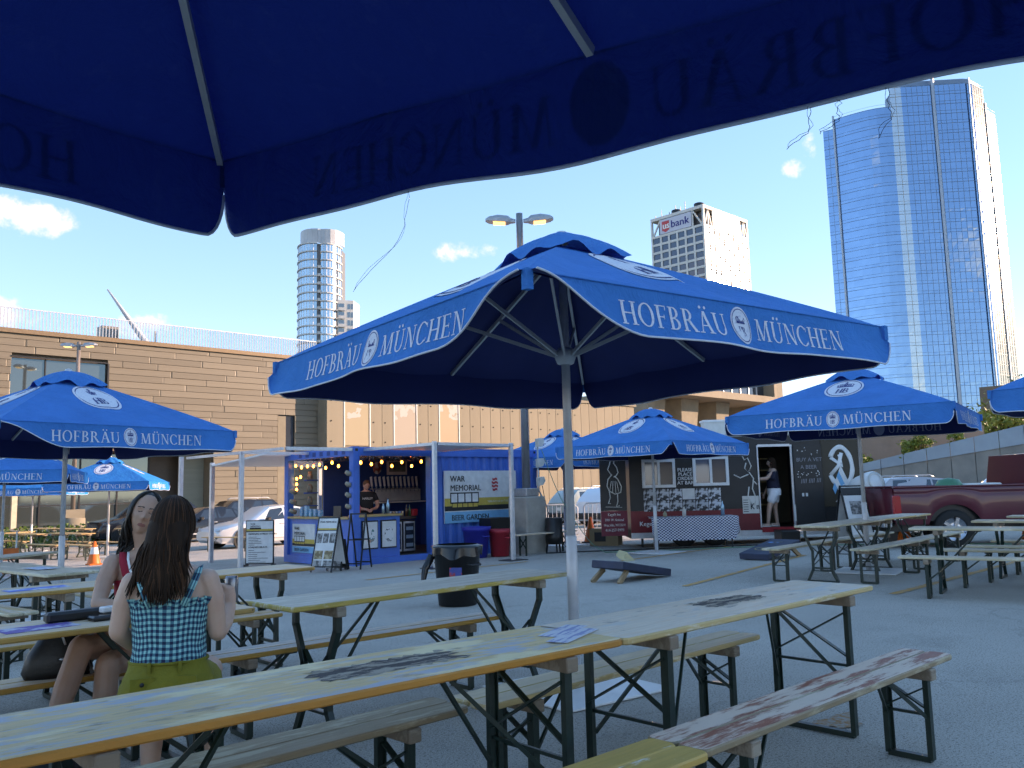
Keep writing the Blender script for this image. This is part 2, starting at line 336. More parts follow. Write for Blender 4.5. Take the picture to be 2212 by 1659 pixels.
# ------------------------------------------------------------------ shared materials
m_asph=None
def mk_asphalt(name,base,lit):
    m,n,l,b=nm(name)
    big=noise(n,l,.35,7,coord='Object',rough=.7); mid=noise(n,l,1.1,8,rough=.7); sp=noise(n,l,150,2); sp2=noise(n,l,70,2)
    col=mixc(n,l,ramp(n,l,big.outputs['Fac'],.35,.68).outputs[0],base,lit)
    col=mixc(n,l,ramp(n,l,mid.outputs['Fac'],.54,.74,(0,0,0),(.5,.5,.5)).outputs[0],col,tuple(k*.55 for k in base))
    col=mixc(n,l,ramp(n,l,sp.outputs['Fac'],.53,.60,(0,0,0),(.95,.95,.95)).outputs[0],col,tuple(min(1,k*1.7) for k in base))
    col=mixc(n,l,ramp(n,l,sp2.outputs['Fac'],.56,.63,(0,0,0),(.85,.85,.85)).outputs[0],col,tuple(k*.45 for k in base))
    # cracks
    v=n.new('ShaderNodeTexVoronoi'); v.feature='DISTANCE_TO_EDGE'; v.inputs['Scale'].default_value=.23; t=n.new('ShaderNodeTexCoord'); dn=noise(n,l,2.2,6); va=n.new('ShaderNodeVectorMath'); va.operation='MULTIPLY_ADD'; va.inputs[1].default_value=(.7,.7,0)
    l.new(dn.outputs['Color'],va.inputs[0]); l.new(t.outputs['Object'],va.inputs[2]); l.new(va.outputs[0],v.inputs['Vector'])
    col=mixc(n,l,ramp(n,l,v.outputs['Distance'],.0008,.0024,(.22,.22,.22),(0,0,0)).outputs[0],col,(.03,.03,.03))
    l.new(col,b.inputs['Base Color']); b.inputs['Roughness'].default_value=.9; bump(n,l,b,sp.outputs['Fac'],.6,.006); return m
m_asph=mk_asphalt('asphalt',(.35,.315,.275),(.47,.43,.38))
m_conc=M('concrete',(.26,.22,.16),(.21,.18,.13),rough=.85,scale=1.5,bmp=.3,bscale=30)
m_concg=M('grey_concrete',(.42,.39,.35),(.3,.28,.25),rough=.9,scale=2.5,bmp=.35,bscale=40)
m_side=M('siding',(.178,.15,.108),(.145,.12,.085),rough=.55,scale=1.2,stretch=(.3,1,3),bmp=.1,rnd=.16)
m_dark=M('dark_metal',(.02,.02,.022),rough=.45)
m_black=M('black_plastic',(.012,.012,.013),rough=.4)
m_white=M('white_paint',(.78,.78,.77),(.7,.7,.69),rough=.45)
m_offw=M('off_white',(.66,.64,.6),(.58,.56,.52),rough=.6)
m_alu=M('aluminium',(.62,.63,.65),(.52,.53,.55),rough=.38,metal=.55,scale=12)
m_steel=M('galvanised_steel',(.45,.46,.48),(.34,.35,.37),rough=.4,metal=.7,scale=14)
m_green=M('dark_green_enamel',(.006,.026,.019),(.004,.016,.013),rough=.38,scale=16,bmp=.15)
m_glassT=glass('tower_glass',(.22,.40,.60),.03,.92)
m_glare=glass('glare_tower_glass',(.46,.42,.33),.16,.85)  # cream tint stands in for sun glare on the tower's right side
m_glassD=glass('dark_window',(.10,.12,.15),.08,.6)
m_glassM=glass('museum_glass',(.14,.18,.19),.04,.7)
m_spand=M('spandrel',(.16,.27,.40),rough=.25)
m_cream=M('cream_panel',(.66,.58,.45),(.6,.52,.4),rough=.6,scale=.2)
m_conwhite=M('white_cladding',(.62,.61,.58),(.55,.54,.52),rough=.6,scale=.2)
m_orange=M('cone_orange',(.85,.16,.02),rough=.5)
m_red=M('red_paint',(.42,.018,.025),rough=.4)
m_cblue=M('container_blue',(.014,.16,.56),(.012,.13,.48),rough=.42,scale=4,bmp=.08)
m_paper=M('paper',(.72,.72,.71),rough=.7)
m_ink=M('print_black',(.02,.02,.022),rough=.6)
m_yel=M('print_yellow',(.62,.42,.08),rough=.6)
m_cyan=M('print_cyan',(.10,.45,.72),rough=.6)
m_redp=M('print_red',(.62,.06,.07),rough=.6)
m_rubber=M('tyre_rubber',(.015,.015,.015),rough=.8)
m_leaf=M('leaf_green',(.09,.15,.02),(.05,.10,.015),rough=.6,scale=1.5,rnd=.1)
m_leafy=M('leaf_yellow_green',(.20,.22,.025),(.12,.16,.02),rough=.6,scale=2)
m_bark=M('bark',(.09,.065,.045),rough=.9,scale=12,bmp=.5)
m_lamp=E('lamp_lens',(1,.62,.22),.55)
m_bulb=E('string_bulb',(1,.36,.05),4.5)
# ------------------------------------------------------------------ ground
def gz(x,y):
    z=zg(y)
    if y>40: t=min(1,(y-40)/3.); t=t*t*(3-2*t); z=z*(1-t)+(-.12)*t
    return z
mb=MB()
xs=[-60,-30,-15,-8,-4,0,4,8,12,16,20,26,34,45,60,80,110,160]; ys=[-110,-60,-30,-10,0,4,5,5.5,6,6.5,7,8,10,13,16,20,24,27,30,33,36,39,40,40.6,41.2,41.8,42.4,43,46,60,100,160]
vs_=[(x,y,gz(x,y)) for y in ys for x in xs]; nx=len(xs)
mb.add(vs_,[(j*nx+i,j*nx+i+1,(j+1)*nx+i+1,(j+1)*nx+i) for j in range(len(ys)-1) for i in range(nx-1)],0,True)
tag(mb.build('ground',m_asph),kind='structure')
mb=MB(); mb.box(-3000,-60,-3000,3000,-3,-.5).box(160,3000,-3000,3000,-3,-.5).box(-60,160,160,3000,-3,-.5).box(-60,160,-3000,-110,-3,-.5)
tag(mb.build('far_ground',M('far_ground',(.14,.15,.12),(.1,.12,.08),rough=.9,scale=.02)),kind='structure')
# paved plaza before the museum
m_pave=M('plaza_paving',(.30,.26,.2),(.26,.22,.17),rough=.85,scale=.8,bmp=.2,bscale=25)
mb=MB(); mb.box(-20,62,43.4,47.9,-.4,-.02); tag(mb.build('museum_pavement',m_pave),kind='structure')
mb=MB(); mb.box(-20,24,43.18,43.4,-.45,.03); tag(mb.build('pavement_kerb',m_concg),kind='structure')
# worn orange bay lines
m_line=None
def mk_line():
    m,n,l,b=nm('worn_orange_line'); x=noise(n,l,9,8,rough=.75); r=ramp(n,l,x.outputs['Fac'],.46,.66)
    col=mixc(n,l,r.outputs[0],(.66,.29,.06),(.36,.33,.29)); l.new(col,b.inputs['Base Color']); b.inputs['Roughness'].default_value=.85; return m
m_line=mk_line()
for (x0,x1,ya,yb) in ((9.9,15.6,7.02,8.25),(10.45,16.5,4.43,4.56),(13.3,18.5,10.9,11.3),(8.5,12.6,12.6,12.8)):
    mb=MB(); n=14
    for i in range(n):
        t0,t1=i/n,(i+1)/n; xa,xb=x0+(x1-x0)*t0,x0+(x1-x0)*t1; y0,y1=ya+(yb-ya)*t0,ya+(yb-ya)*t1
        mb.add([(xa,y0-.055,gz(xa,y0-.055)+.006),(xb,y1-.055,gz(xb,y1-.055)+.006),(xb,y1+.055,gz(xb,y1+.055)+.006),(xa,y0+.055,gz(xa,y0+.055)+.006)],[(0,1,2,3)])
    tag(mb.build('bay_line',m_line),kind='structure')
# rusty stain
mb=MB(); pts=[]
for k in range(26):
    a=2*PI*k/26; r=1+.25*math.sin(3*a+.6)+.12*math.sin(7*a); pts.append((4.82+.19*r*math.cos(a),2.40+.10*r*math.sin(a),.006))
mb.poly(pts); 
m,n,l,b=nm('rust_stain'); x=noise(n,l,30,6,rough=.7); l.new(mixc(n,l,ramp(n,l,x.outputs['Fac'],.42,.58).outputs[0],(.42,.18,.06),(.36,.32,.28)),b.inputs['Base Color']); b.inputs['Roughness'].default_value=.9
tag(mb.build('rust_stain',m),kind='structure')
# ------------------------------------------------------------------ museum with lapped siding (left)
YM=48.
mus=thing('museum_building','two-storey museum clad in tan lapped panels with a glass railing on its roof','building',(0,YM,0))
mb=MB(); mb.box(-14,29.2,.25,14,4.05,9.75).box(21.9,29.2,.25,14,-.4,4.05); mb.build('wall_core',M('siding_backing',(.2,.15,.1)),mus)
mb=MB(); mb.box(-14,21.9,.06,3.0,3.88,4.045); mb.build('soffit',M('soffit_panel',(.22,.17,.12),rough=.7),mus)
# siding panels: shared unit boxes scaled per course
pm=MB().cb(0,1,0,.07,0,1,.012).mesh('panel'); pm.materials.append(m_side)
rw=random.Random(3)
cnt=0
WIN=(11.3,15.9,4.9,8.55)
def course(x0,x1,z0,hgt):
    global cnt
    x=x0+rw.uniform(-1.5,0)
    while x<x1:
        w=rw.uniform(1.8,5.2); a,b=max(x,x0),min(x+w,x1); x+=w
        if b-a<.15: continue
        o=obj('panel',pm,mus,(a+.004,-.0-.03*rw.random(),z0+.006)); o.scale=(b-a-.012,rw.uniform(.9,1.5),hgt-.014); o.rotation_euler=(R(-1.6),0,0); cnt+=1
z=4.05; HC=.362
while z<9.7:
    hh=min(HC,9.75-z)
    segs=[(4.,29.1)]
    if z+hh>WIN[2] and z<WIN[3]: segs=[(4.,WIN[0]),(WIN[1],29.1)]
    if z<6.2: segs=[(a,min(b,26.0)) for a,b in segs]+[(27.15,29.1)]
    for a,b in segs: course(a,b,z,hh)
    z+=HC
z=-.1
while z<4.0:
    hh=min(HC,4.05-z)
    for a,b in ((21.9,26.0),(27.15,29.1)) : course(a,b,z,hh)
    z+=HC
mb=MB(); mb.box(-14,29.3,-.14,.5,9.75,9.98); mb.build('roof_fascia',M('copper_fascia',(.25,.17,.1),rough=.45,metal=.3),mus)
# slim recessed window by the right end
wn=MB().box(26.0,27.15,.12,.2,-.1,6.2).build('window',m_glassD,mus); MB().box(26.02,26.55,.02,.12,-.05,6.15).box(26.0,27.15,-.04,.12,-.16,-.02).build('jamb',m_conc,wn)
# upper window: reveal, panes, mullions
wn=MB().box(WIN[0]-.02,WIN[1]+.02,-.06,.05,WIN[3],WIN[3]+.06).box(WIN[1],WIN[1]+.08,-.05,.1,WIN[2],WIN[3]).build('window_frame',m_dark,mus)
for a,b in ((11.3,12.85),(12.93,14.45),(14.53,15.85)): MB().box(a,b,.16,.19,WIN[2],WIN[3]).build('pane',m_glassM,wn)
MB().box(12.86,12.92,.10,.2,WIN[2],WIN[3]).box(14.46,14.52,.10,.2,WIN[2],WIN[3]).build('mullion',m_dark,wn)
# ground-floor glazing
wn=MB()
for x in (9.1,10.2,11.4,13.35,15.3,17.25,18.95): wn.box(x-.04,x+.04,1.88,2.02,-.1,3.9)
for z in (1.05,): wn.box(11.4,19.0,1.9,2.0,z-.04,z+.04)
wn.box(4,19,1.88,2.02,3.78,3.9); wn=wn.build('glazing_frame',m_dark,mus)
for a,b in ((4,9.06),(11.44,13.31),(13.39,15.26),(15.34,17.21),(17.29,18.9)):
    for z0,z1 in ((-.1,1.0),(1.1,3.77)): MB().box(a,b,1.93,1.97,z0,z1).build('pane',m_glassM,wn)
MB().box(19.0,21.9,2.1,2.4,-.1,3.9).build('recess_panel',M('recess_brown',(.10,.075,.055),rough=.5),mus)  # dark brown panel at the back of the recess
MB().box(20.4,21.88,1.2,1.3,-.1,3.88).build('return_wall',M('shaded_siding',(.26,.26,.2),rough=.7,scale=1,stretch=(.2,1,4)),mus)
dr=MB().box(9.1,11.4,1.94,1.98,-.1,2.5).build('door',glass('door_glass',(.07,.08,.09),.1,.5),mus)
d2=MB()
for x in (9.12,10.2,11.34): d2.box(x,x+.08,1.86,1.95,-.1,2.55)
d2.box(9.1,11.42,1.86,1.95,2.5,2.6).box(9.1,11.42,1.86,1.95,-.1,.3); d2.build('door_frame',m_alu,dr)
MB().box(9.4,10.15,1.80,1.84,1.05,1.1).box(10.35,11.2,1.80,1.84,1.05,1.1).build('door_handle',m_steel,dr)
for z,mm in ((1.75,m_yel),(1.42,m_cyan)): MB().lathe([(0,0),(.14,0),(.14,.01),(0,.01)],16,M=Matrix.Translation((11.0,1.90,z))@Matrix.Rotation(R(90),4,'X')).build('door_sticker',mm,dr)
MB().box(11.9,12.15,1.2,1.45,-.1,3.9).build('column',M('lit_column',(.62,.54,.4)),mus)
# roof railing: fritted glass panels with light fins
rl=MB().box(4,29.0,.55,.60,10.0,10.08).box(4,29.0,.55,.60,11.13,11.18).build('railing',m_alu,mus)
m_frit=M('fritted_glass',(.42,.46,.50),rough=.2)
fin=MB().box(0,.05,0,.02,0,1.06).mesh('fin'); fin.materials.append(m_frit)
x=4.05
k=0
while x<29: obj('fin',fin,rl,(x,.555,10.07)); x+=.165; k+=1
MB().box(4,29,.60,.61,10.05,11.12).build('glass_screen',clear('rail_glass',(.9,.95,1),.02,.85),mus)
MB().box(16.0,16.9,1.4,2.2,9.9,10.9).box(18.9,19.0,1.4,1.5,9.9,10.9).build('roof_vent',M('roof_vent',(.3,.22,.15),rough=.5),mus)
# leaning white mast behind the museum
mb=MB(); a=Vector((29.6,78,14.6)); b=Vector((25.6,78,19.7)); d=(a-b); mb.tube([b,b+d*.5,a,a+d*1.2],[.06,.22,.34,.36],10); tag(mb.build('leaning_mast',M('mast_white',(.55,.56,.58),rough=.4)),'tall thin grey mast leaning left above the museum roof','mast')
# ------------------------------------------------------------------ board-marked concrete wall with murals
mw=thing('mural_wall','long tan concrete wall with tie holes and three tall pale murals','wall',(0,47.,0))
MB().box(28.8,60,.12,1.4,-.3,8.25).build('wall_core',m_conc,mw)
MB().box(29.0,60.2,-.1,1.1,8.25,8.45).build('coping',m_conc,mw)
mur=[(30.1,32.15),(34.0,36.0),(37.9,39.8)]
cp=MB().cb(0,1,0,.1,0,1,.008).mesh('wall_panel'); cp.materials.append(M('wall_concrete',(.27,.225,.16),(.225,.19,.135),rough=.85,scale=1.1,bmp=.3,bscale=22,rnd=.06))
hole=MB().lathe([(0,-.001),(.045,-.001),(.045,.03)],10,M=Matrix.Rotation(R(90),4,'X')).mesh('tie_hole'); hole.materials.append(M('hole_dark',(.08,.06,.05)))
xs_=[28.85]
for a,b in mur: xs_+=[a,b]
xs_+=[60]
for i in range(0,len(xs_),2):
    a,b=xs_[i],xs_[i+1]; n=max(1,round((b-a)/1.02))
    for j in range(n):
        o=obj('wall_panel',cp,mw,(a+(b-a)*j/n+.012,.02,-.2)); o.scale=((b-a)/n-.024,1,8.44)
        if a+(b-a)*j/n<52:
            for zz in (4.6,5.9,7.2): obj('tie_hole',hole,o,(.25,-.002,(zz+.2)/8.44)).scale=(1/((b-a)/n),1,1/8.44)
mart=[]
for seed,c1,c2 in ((1,(.34,.27,.17),(.38,.36,.31)),(5,(.34,.28,.22),(.37,.355,.31)),(9,(.37,.27,.17),(.38,.365,.32))):
    m,n,l,b=nm('mural_print'); t=n.new('ShaderNodeTexCoord'); mp=n.new('ShaderNodeMapping'); mp.inputs['Location'].default_value=(seed*3.1,0,seed); l.new(t.outputs['Object'],mp.inputs[0])
    x=n.new('ShaderNodeTexNoise'); x.inputs['Scale'].default_value=.75; x.inputs['Detail'].default_value=3; l.new(mp.outputs[0],x.inputs['Vector'])
    sp=n.new('ShaderNodeSeparateXYZ'); l.new(t.outputs['Object'],sp.inputs[0]); q=n.new('ShaderNodeMath'); q.operation='MULTIPLY_ADD'; q.inputs[1].default_value=-.14; q.inputs[2].default_value=.72; l.new(sp.outputs['Z'],q.inputs[0]); ad=n.new('ShaderNodeMath'); l.new(q.outputs[0],ad.inputs[0]); l.new(x.outputs['Fac'],ad.inputs[1])
    r=n.new('ShaderNodeValToRGB'); r.color_ramp.interpolation='CONSTANT'; e=r.color_ramp.elements; e[0].position=0; e[0].color=c4((.40,.40,.39)); e[1].position=.62; e[1].color=c4(c1)
    for p_,cc in ((.655,c2),(.76,(.3,.25,.18)),(.775,(.41,.39,.35)),(.9,c1)): k=e.new(p_); k.color=c4(cc)
    l.new(ad.outputs[0],r.inputs[0]); l.new(r.outputs[0],b.inputs['Base Color']); b.inputs['Roughness'].default_value=.7; mart.append(m)
for (a,b),mm in zip(mur,mart):
    o=MB().box(0,b-a-.16,-.02,.05,0,3.85).build('mural',mm,mw,(a+.08,.05,4.35))
    MB().box(-.08,0,-.06,.06,-.1,3.9).box(b-a-.16,b-a-.08,-.06,.06,-.1,3.9).build('mural_frame',m_offw,o)
    MB().box(a,b,.03,.1,-.2,4.3).build('wall_panel',cp.materials[0],mw)
# ------------------------------------------------------------------ concrete pavilion on tapered piers (memorial hall)
def S3(u,d,z): x,y=site(u,d); return (x,y,z)
wm=thing('memorial_hall','raised concrete hall on tapered piers with recessed dark windows','building',(0,0,0))
YW=46.; x0,x1=64.,83.3
mb=MB(); mb.box(x0,x1,YW,YW+11,9.62,10.3); mb.box(x1-.5,x1,YW+.02,YW+11,10.3,17.); mb.box(x0,x1,YW,YW+11,16.,18.); mb.build('cantilever_frame',M('hall_concrete',(.3,.24,.17),(.25,.2,.14),rough=.85,scale=.6,bmp=.2),wm)
gl=MB().box(x0,x1-.5,YW+1.3,YW+1.5,10.3,16.).build('window',m_glassD,wm)
mb=MB()
for i in range(11): mb.box(x0+1.2+i*1.6,x0+1.32+i*1.6,YW+1.2,YW+1.32,10.3,16.)
mb.box(x0,x1-.6,YW+1.2,YW+1.28,11.6,11.75); mb.build('mullion',m_alu,gl)
MB().box(83.35,88.2,YW+2.,YW+13,7.4,19.).build('end_wall',m_conc,wm); MB().box(76,96,YW+7,YW+13,6.2,7.35).box(79,96,YW+11,YW+13,-.5,6.2).build('lower_wall',m_conc,wm)
for px,w in ((70.4,1.5),(76.2,1.25),(65,1.4)):
    mb=MB(); h0=9.6
    mb.add([(px-w*.42,YW+3,-.3),(px+w*.42,YW+3,-.3),(px+w*.42,YW+4.2,-.3),(px-w*.42,YW+4.2,-.3),(px-w,YW+2.2,h0),(px+w,YW+2.2,h0),(px+w,YW+5,h0),(px-w,YW+5,h0)],[(0,1,2,3),(4,7,6,5),(0,4,5,1),(1,5,6,2),(2,6,7,3),(3,7,4,0)]); mb.build('pier',m_conc,wm)
MB().box(60.5,79,YW+8.5,YW+9,-.3,8.9).build('back_wall',M('hall_back',(.40,.34,.27),(.3,.26,.2),rough=.85,scale=.7),wm)
MB().box(69,70.3,YW+8.4,YW+8.48,5.4,7.2).box(72.6,73.6,YW+8.4,YW+8.48,5.4,7.2).build('framed_picture',M('picture_brown',(.2,.1,.05),(.05,.03,.02),scale=3),wm)
MB().box(77.5,82.5,YW+8.9,YW+9.0,3.5,7.1).build('entrance_glass',m_glassM,wm)
# ------------------------------------------------------------------ towers
def ring_loft(mb,plan,z0,z1,mi=0,closed=True):
    n=len(plan); vs=[(x,y,z0) for x,y in plan]+[(x,y,z1) for x,y in plan]
    for i in range(n if closed else n-1): j=(i+1)%n; mb.add([vs[i],vs[j],vs[n+j],vs[n+i]],[(0,1,2,3)],mi)
    return mb
# blue glass tower, right
def PS(pts): return [site(u,d) for u,d in pts]
gt=thing('blue_glass_tower','tallest blue mirrored-glass tower with a bowed left face and a sunlit right side','tower',(*site(138,300),0))
def relp(pts,root): return [(x-root.location.x,y-root.location.y) for x,y in PS(pts)]
def wd(pts): return [(122+(u-113)*1.12,d) for u,d in pts]
bow=[(115.5+15.5*t, 312-10.2*math.sin(t*PI/2)) for t in [i/7 for i in range(8)]]
segs=[('left_strip',[(112.4,314),(115.2,312)],134,m_glassT),('bowed_face',bow,140,m_glassT),('bright_fin',[(131,301.8),(134.6,301.4)],146,glass('fin_glass',(.55,.64,.70),.12,.7)),
      ('main_face',[(134.6,301.4),(155.0,299.4)],148,m_glassT),('corner_strip',[(155.0,299.8),(157.6,300.4)],148,m_glassT),('lit_face',[(157.6,300.4),(163.8,305.5)],148,m_glare),('right_face',[(164.4,306.2),(170.2,311.5)],138,m_glare)]
core=relp(wd([(116,314),(124,305.6),(131,303.2),(155,301),(157.4,301.4),(163.6,306.6),(169.6,312.6),(160,330),(140,332)]),gt)
mb=MB(); ring_loft(mb,core,0,137); mb.poly([(x,y,137) for x,y in core]); mb.build('tower_core',M('tower_core',(.05,.06,.07)),gt)
mb=MB(); c2=relp(wd([(134.8,302.8),(155,301),(157.4,301.4),(163.2,306.4),(150,322),(136,318)]),gt); ring_loft(mb,c2,137,147.6); mb.poly([(x,y,147.6) for x,y in c2]); mb.build('penthouse',m_spand,gt)
rt_=random.Random(11)
for nme,line,top_,mat in segs:
    pl=[Vector((x,y,0)) for x,y in relp(wd(line),gt)]
    seg=MB(); mul=MB(); FH=3.72; nfl=int(top_/FH)
    for i in range(len(pl)-1):
        a,b=pl[i],pl[i+1]; Ls=(b-a).length; nc=max(1,round(Ls/(1.9 if len(pl)==2 else 2.4))); t=(b-a)/nc; nrm_=Vector((t.y,-t.x,0)).normalized()
        if nrm_.dot(Vector((0,0,0))-Vector((gt.location.x,gt.location.y,0)))<0: nrm_=-nrm_
        for c in range(nc):
            p0=a+t*c; p1=p0+t
            for f in range(3,nfl):
                z0,z1=f*FH,(f+1)*FH; zs=z0+FH*.3
                k=nrm_*.012
                e=[rt_.uniform(-1,1) for _ in range(4)]
                seg.add([p0+Vector((0,0,zs))+k*e[0],p1+Vector((0,0,zs))+k*e[1],p1+Vector((0,0,z1))+k*e[2],p0+Vector((0,0,z1))+k*e[3]],[(0,1,2,3)])
                seg.add([p0+Vector((0,0,z0))+k*e[3],p1+Vector((0,0,z0))+k*e[2],p1+Vector((0,0,zs))+k*e[1],p0+Vector((0,0,zs))+k*e[0]],[(0,1,2,3)])
            if c: mul.bar(p0+nrm_*.05+Vector((0,0,12)),p0+nrm_*.05+Vector((0,0,nfl*FH)),.10,.07)
        for f in range(3,nfl+1):
            mul.bar(a+nrm_*.06+Vector((0,0,f*FH)),b+nrm_*.06+Vector((0,0,f*FH)),.1,.12)
            mul.bar(a+nrm_*.05+Vector((0,0,f*FH+FH*.3)),b+nrm_*.05+Vector((0,0,f*FH+FH*.3)),.07,.06)
    g=seg.build(nme,mat,gt,fixn=False); tag(g,kind='stuff'); o=mul.build('mullion',m_spand if mat is m_glassT else M('glare_mullion',(.36,.33,.26),rough=.4),g); tag(o,kind='stuff')  # warm mullions carry the painted glare on the pale faces
mb=MB(); f1=[Vector((x,y,0)) for x,y in relp(wd([(144.6,300.0),(145.2,299.4)]),gt)]
mb.bar(f1[0]+Vector((0,0,0)),f1[0]+Vector((0,0,149)),.9,.9); f2=Vector((*relp(wd([(156.2,299.3)]),gt)[0],0)); mb.bar(f2,f2+Vector((0,0,147)),.4,.5); f3=Vector((*relp(wd([(164.1,305.9)]),gt)[0],0)); mb.bar(f3,f3+Vector((0,0,140)),.9,.9); f4=Vector((*relp(wd([(115.3,311.6)]),gt)[0],0)); mb.bar(f4,f4+Vector((0,0,139)),.6,.6)
mb.build('vertical_fin',M('grey_fin',(.34,.40,.46),rough=.35,metal=.4),gt)
pdm=relp(wd([(113,312),(131,300),(158,297),(164,304),(176,318),(130,330)]),gt); mb=MB(); ring_loft(mb,pdm,-2,12.5); mb.poly([(x,y,12.5) for x,y in pdm]); mb.build('podium',M('podium_stone',(.36,.34,.31),rough=.8,scale=.3),gt)
# white-gridded bank tower, centre right
D0=420.; u0=(1527-1106)/1850*D0/1.0
bx,by=site(u0*1.035,D0)
bt=thing('bank_tower','white gridded office tower with a bank sign at its top','tower',(bx,by,0))
TOP=142.; WL,WR=33.,42.
# left face: normal -X, runs along +Y ; right face: normal -Y, runs along +X
MB().box(.5,WR,.5,WL,0,TOP-10.5).box(3,WR-3,3,WL-3,TOP-10.5,TOP-3).build('tower_core',M('core_dark',(.1,.1,.11)),bt)
m_bw=M('bank_white',(.62,.61,.58),(.56,.55,.52),rough=.55,scale=.1)
mb=MB(); mb.box(-.02,1.0,-.02,1.0,0,TOP).box(-.02,1.,WL-1,WL+.02,0,TOP).box(WR-1,WR+.02,-.02,1.,0,TOP).box(-.03,WR+.03,-.03,WL+.03,TOP-1.6,TOP).build('corner_frame',m_bw,bt)
FH=4.3; NF=19
wL=MB().box(0,.06,-.5,.5,-.5,.5).mesh('window'); wL.materials.append(m_glassD)
m_wr=glass('sun_window',(.62,.55,.42),.22,.75)  # gold tint paints the sun's reflection into the right-face panes
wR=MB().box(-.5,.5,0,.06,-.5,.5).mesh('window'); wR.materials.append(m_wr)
mL=MB(); mR=MB()
zt=TOP-10.5
for f in range(NF+1):
    z=zt-f*FH; mL.box(-.02,.6,1,WL-1,z-.62,z+.62); mR.box(1,WR-1,-.02,.6,z-.55,z+.55)
nL,nR=6,9
for i in range(1,nL): y=1+(WL-2)*i/nL; mL.box(-.06,.6,y-.55,y+.55,zt-NF*FH,zt)
for i in range(1,nR): x=1+(WR-2)*i/nR; mR.box(x-.4,x+.4,-.06,.6,zt-NF*FH,zt)
mL.build('grid_frame',m_bw,bt); mR.build('grid_frame',m_bw,bt)
for f in range(NF):
    z=zt-(f+.5)*FH
    for i in range(nL): o=obj('window',wL,bt,(.35,1+(WL-2)*(i+.5)/nL,z)); o.scale=(1,(WL-2)/nL-.9,FH-1.1)
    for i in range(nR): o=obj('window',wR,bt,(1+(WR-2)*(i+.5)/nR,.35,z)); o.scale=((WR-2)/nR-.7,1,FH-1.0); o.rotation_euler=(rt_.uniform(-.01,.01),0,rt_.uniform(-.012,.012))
# crown: open truss bays and sign boards
mb=MB()
for s in ((0,1),(1,0)):
    for k in range(2):
        pass
def tri(a,b): MB().bar(a,b,.7,.7).build('crown_truss_bar',m_bw,bt)
tri((.4,1,TOP-10.5),(.4,6.5,TOP-2)); tri((.4,6.8,TOP-10.5),(.4,6.8,TOP-1)); tri((.4,WL-1,TOP-10.5),(.4,WL-6,TOP-2)); tri((1,.4,TOP-10.5),(4.4,.4,TOP-2)); tri((4.4,.4,TOP-2),(7.4,.4,TOP-10.5)); tri((4.4,.4,TOP-2),(4.4,.4,TOP-10.5)); tri((WR-1,.4,TOP-10.5),(WR-4,.4,TOP-2)); tri((WR-4,.4,TOP-2),(WR-7,.4,TOP-10.5)); tri((WR-4,.4,TOP-2),(WR-4,.4,TOP-10.5))
MB().box(-.2,.4,7.4,27.,TOP-9.7,TOP-2).build('sign_board',M('sign_grey',(.55,.57,.66),rough=.5),bt)
o=MB().box(8.,WR-8,-.2,.4,TOP-9.9,TOP-2).build('sign_board',M('sign_cream',(.8,.76,.66),rough=.45),bt); 
mb=MB(); text(mb,'bank',(-.28,20.2,TOP-7.6),(0,-1,0),(0,0,1),5.6,0,bold=.02,width=11.2); mb.build('lettering',M('navy_letter',(.02,.03,.2)),bt)
mb=MB(); mb.prism([(-.26,25.6,TOP-3.2),(-.26,21.0,TOP-3.2),(-.26,21.0,TOP-8.0),(-.26,23.3,TOP-9.2),(-.26,25.6,TOP-8.0)],(.1,0,0)); mb.build('shield',m_redp,bt)
mb=MB(); text(mb,'us',(-.40,25.3,TOP-7.3),(0,-1,0),(0,0,1),5.0,0,bold=.03,width=3.9); mb.build('lettering',m_white,bt)
mb=MB()
for y,h_ in ((6,2.2),(9,1.2),(12,5),(15,3),(18,4.5),(22,2),(27,4),(31,2)): mb.box(2,2.25,y,y+.25,TOP,TOP+h_)
mb.lathe([(2.6,TOP),(2.6,TOP+2.2),(1.8,TOP+2.6),(0,TOP+2.6)],14,c=(4,5,0)); mb.lathe([(2.6,TOP),(2.6,TOP+2.2),(1.8,TOP+2.6),(0,TOP+2.6)],14,c=(4,19,0)); mb.build('roof_plant',m_dark,bt)
# round-cornered condo tower, left
D0=330.; u0=(690-1106)/1850*D0-1.5
ct=thing('condominium_tower','slim apartment tower with curved glass bays and a lower white wing','tower',(*site(u0,D0),0))
def el(cx,cd,ru,rd,a0,a1,n): return [(cx+ru*math.cos(R(a0+(a1-a0)*i/n)),cd+rd*math.sin(R(a0+(a1-a0)*i/n))) for i in range(n+1)]
Lp=[(u0+u,D0+d) for u,d in ([(-8.5,8)]+el(-1.5,6,7.3,9,180,285,10))]
Rp=[(u0+u,D0+d) for u,d in el(3.,6.5,5.2,8.2,255,360,8)]
TC=103.
core=[(u0+u,D0+d) for u,d in [(-8.2,8)]+el(-1.5,6,6.8,8.5,180,285,8)+el(3.,6.5,4.8,7.7,255,360,8)+[(8.2,14),(-6,16)]]
cr=relp(core,ct); mb=MB(); ring_loft(mb,cr,-2,TC-4); mb.poly([(x,y,TC-4) for x,y in cr]); mb.build('tower_core',M('condo_core',(.14,.15,.16)),ct)
FH=3.3; nf=int((TC-4)/FH)
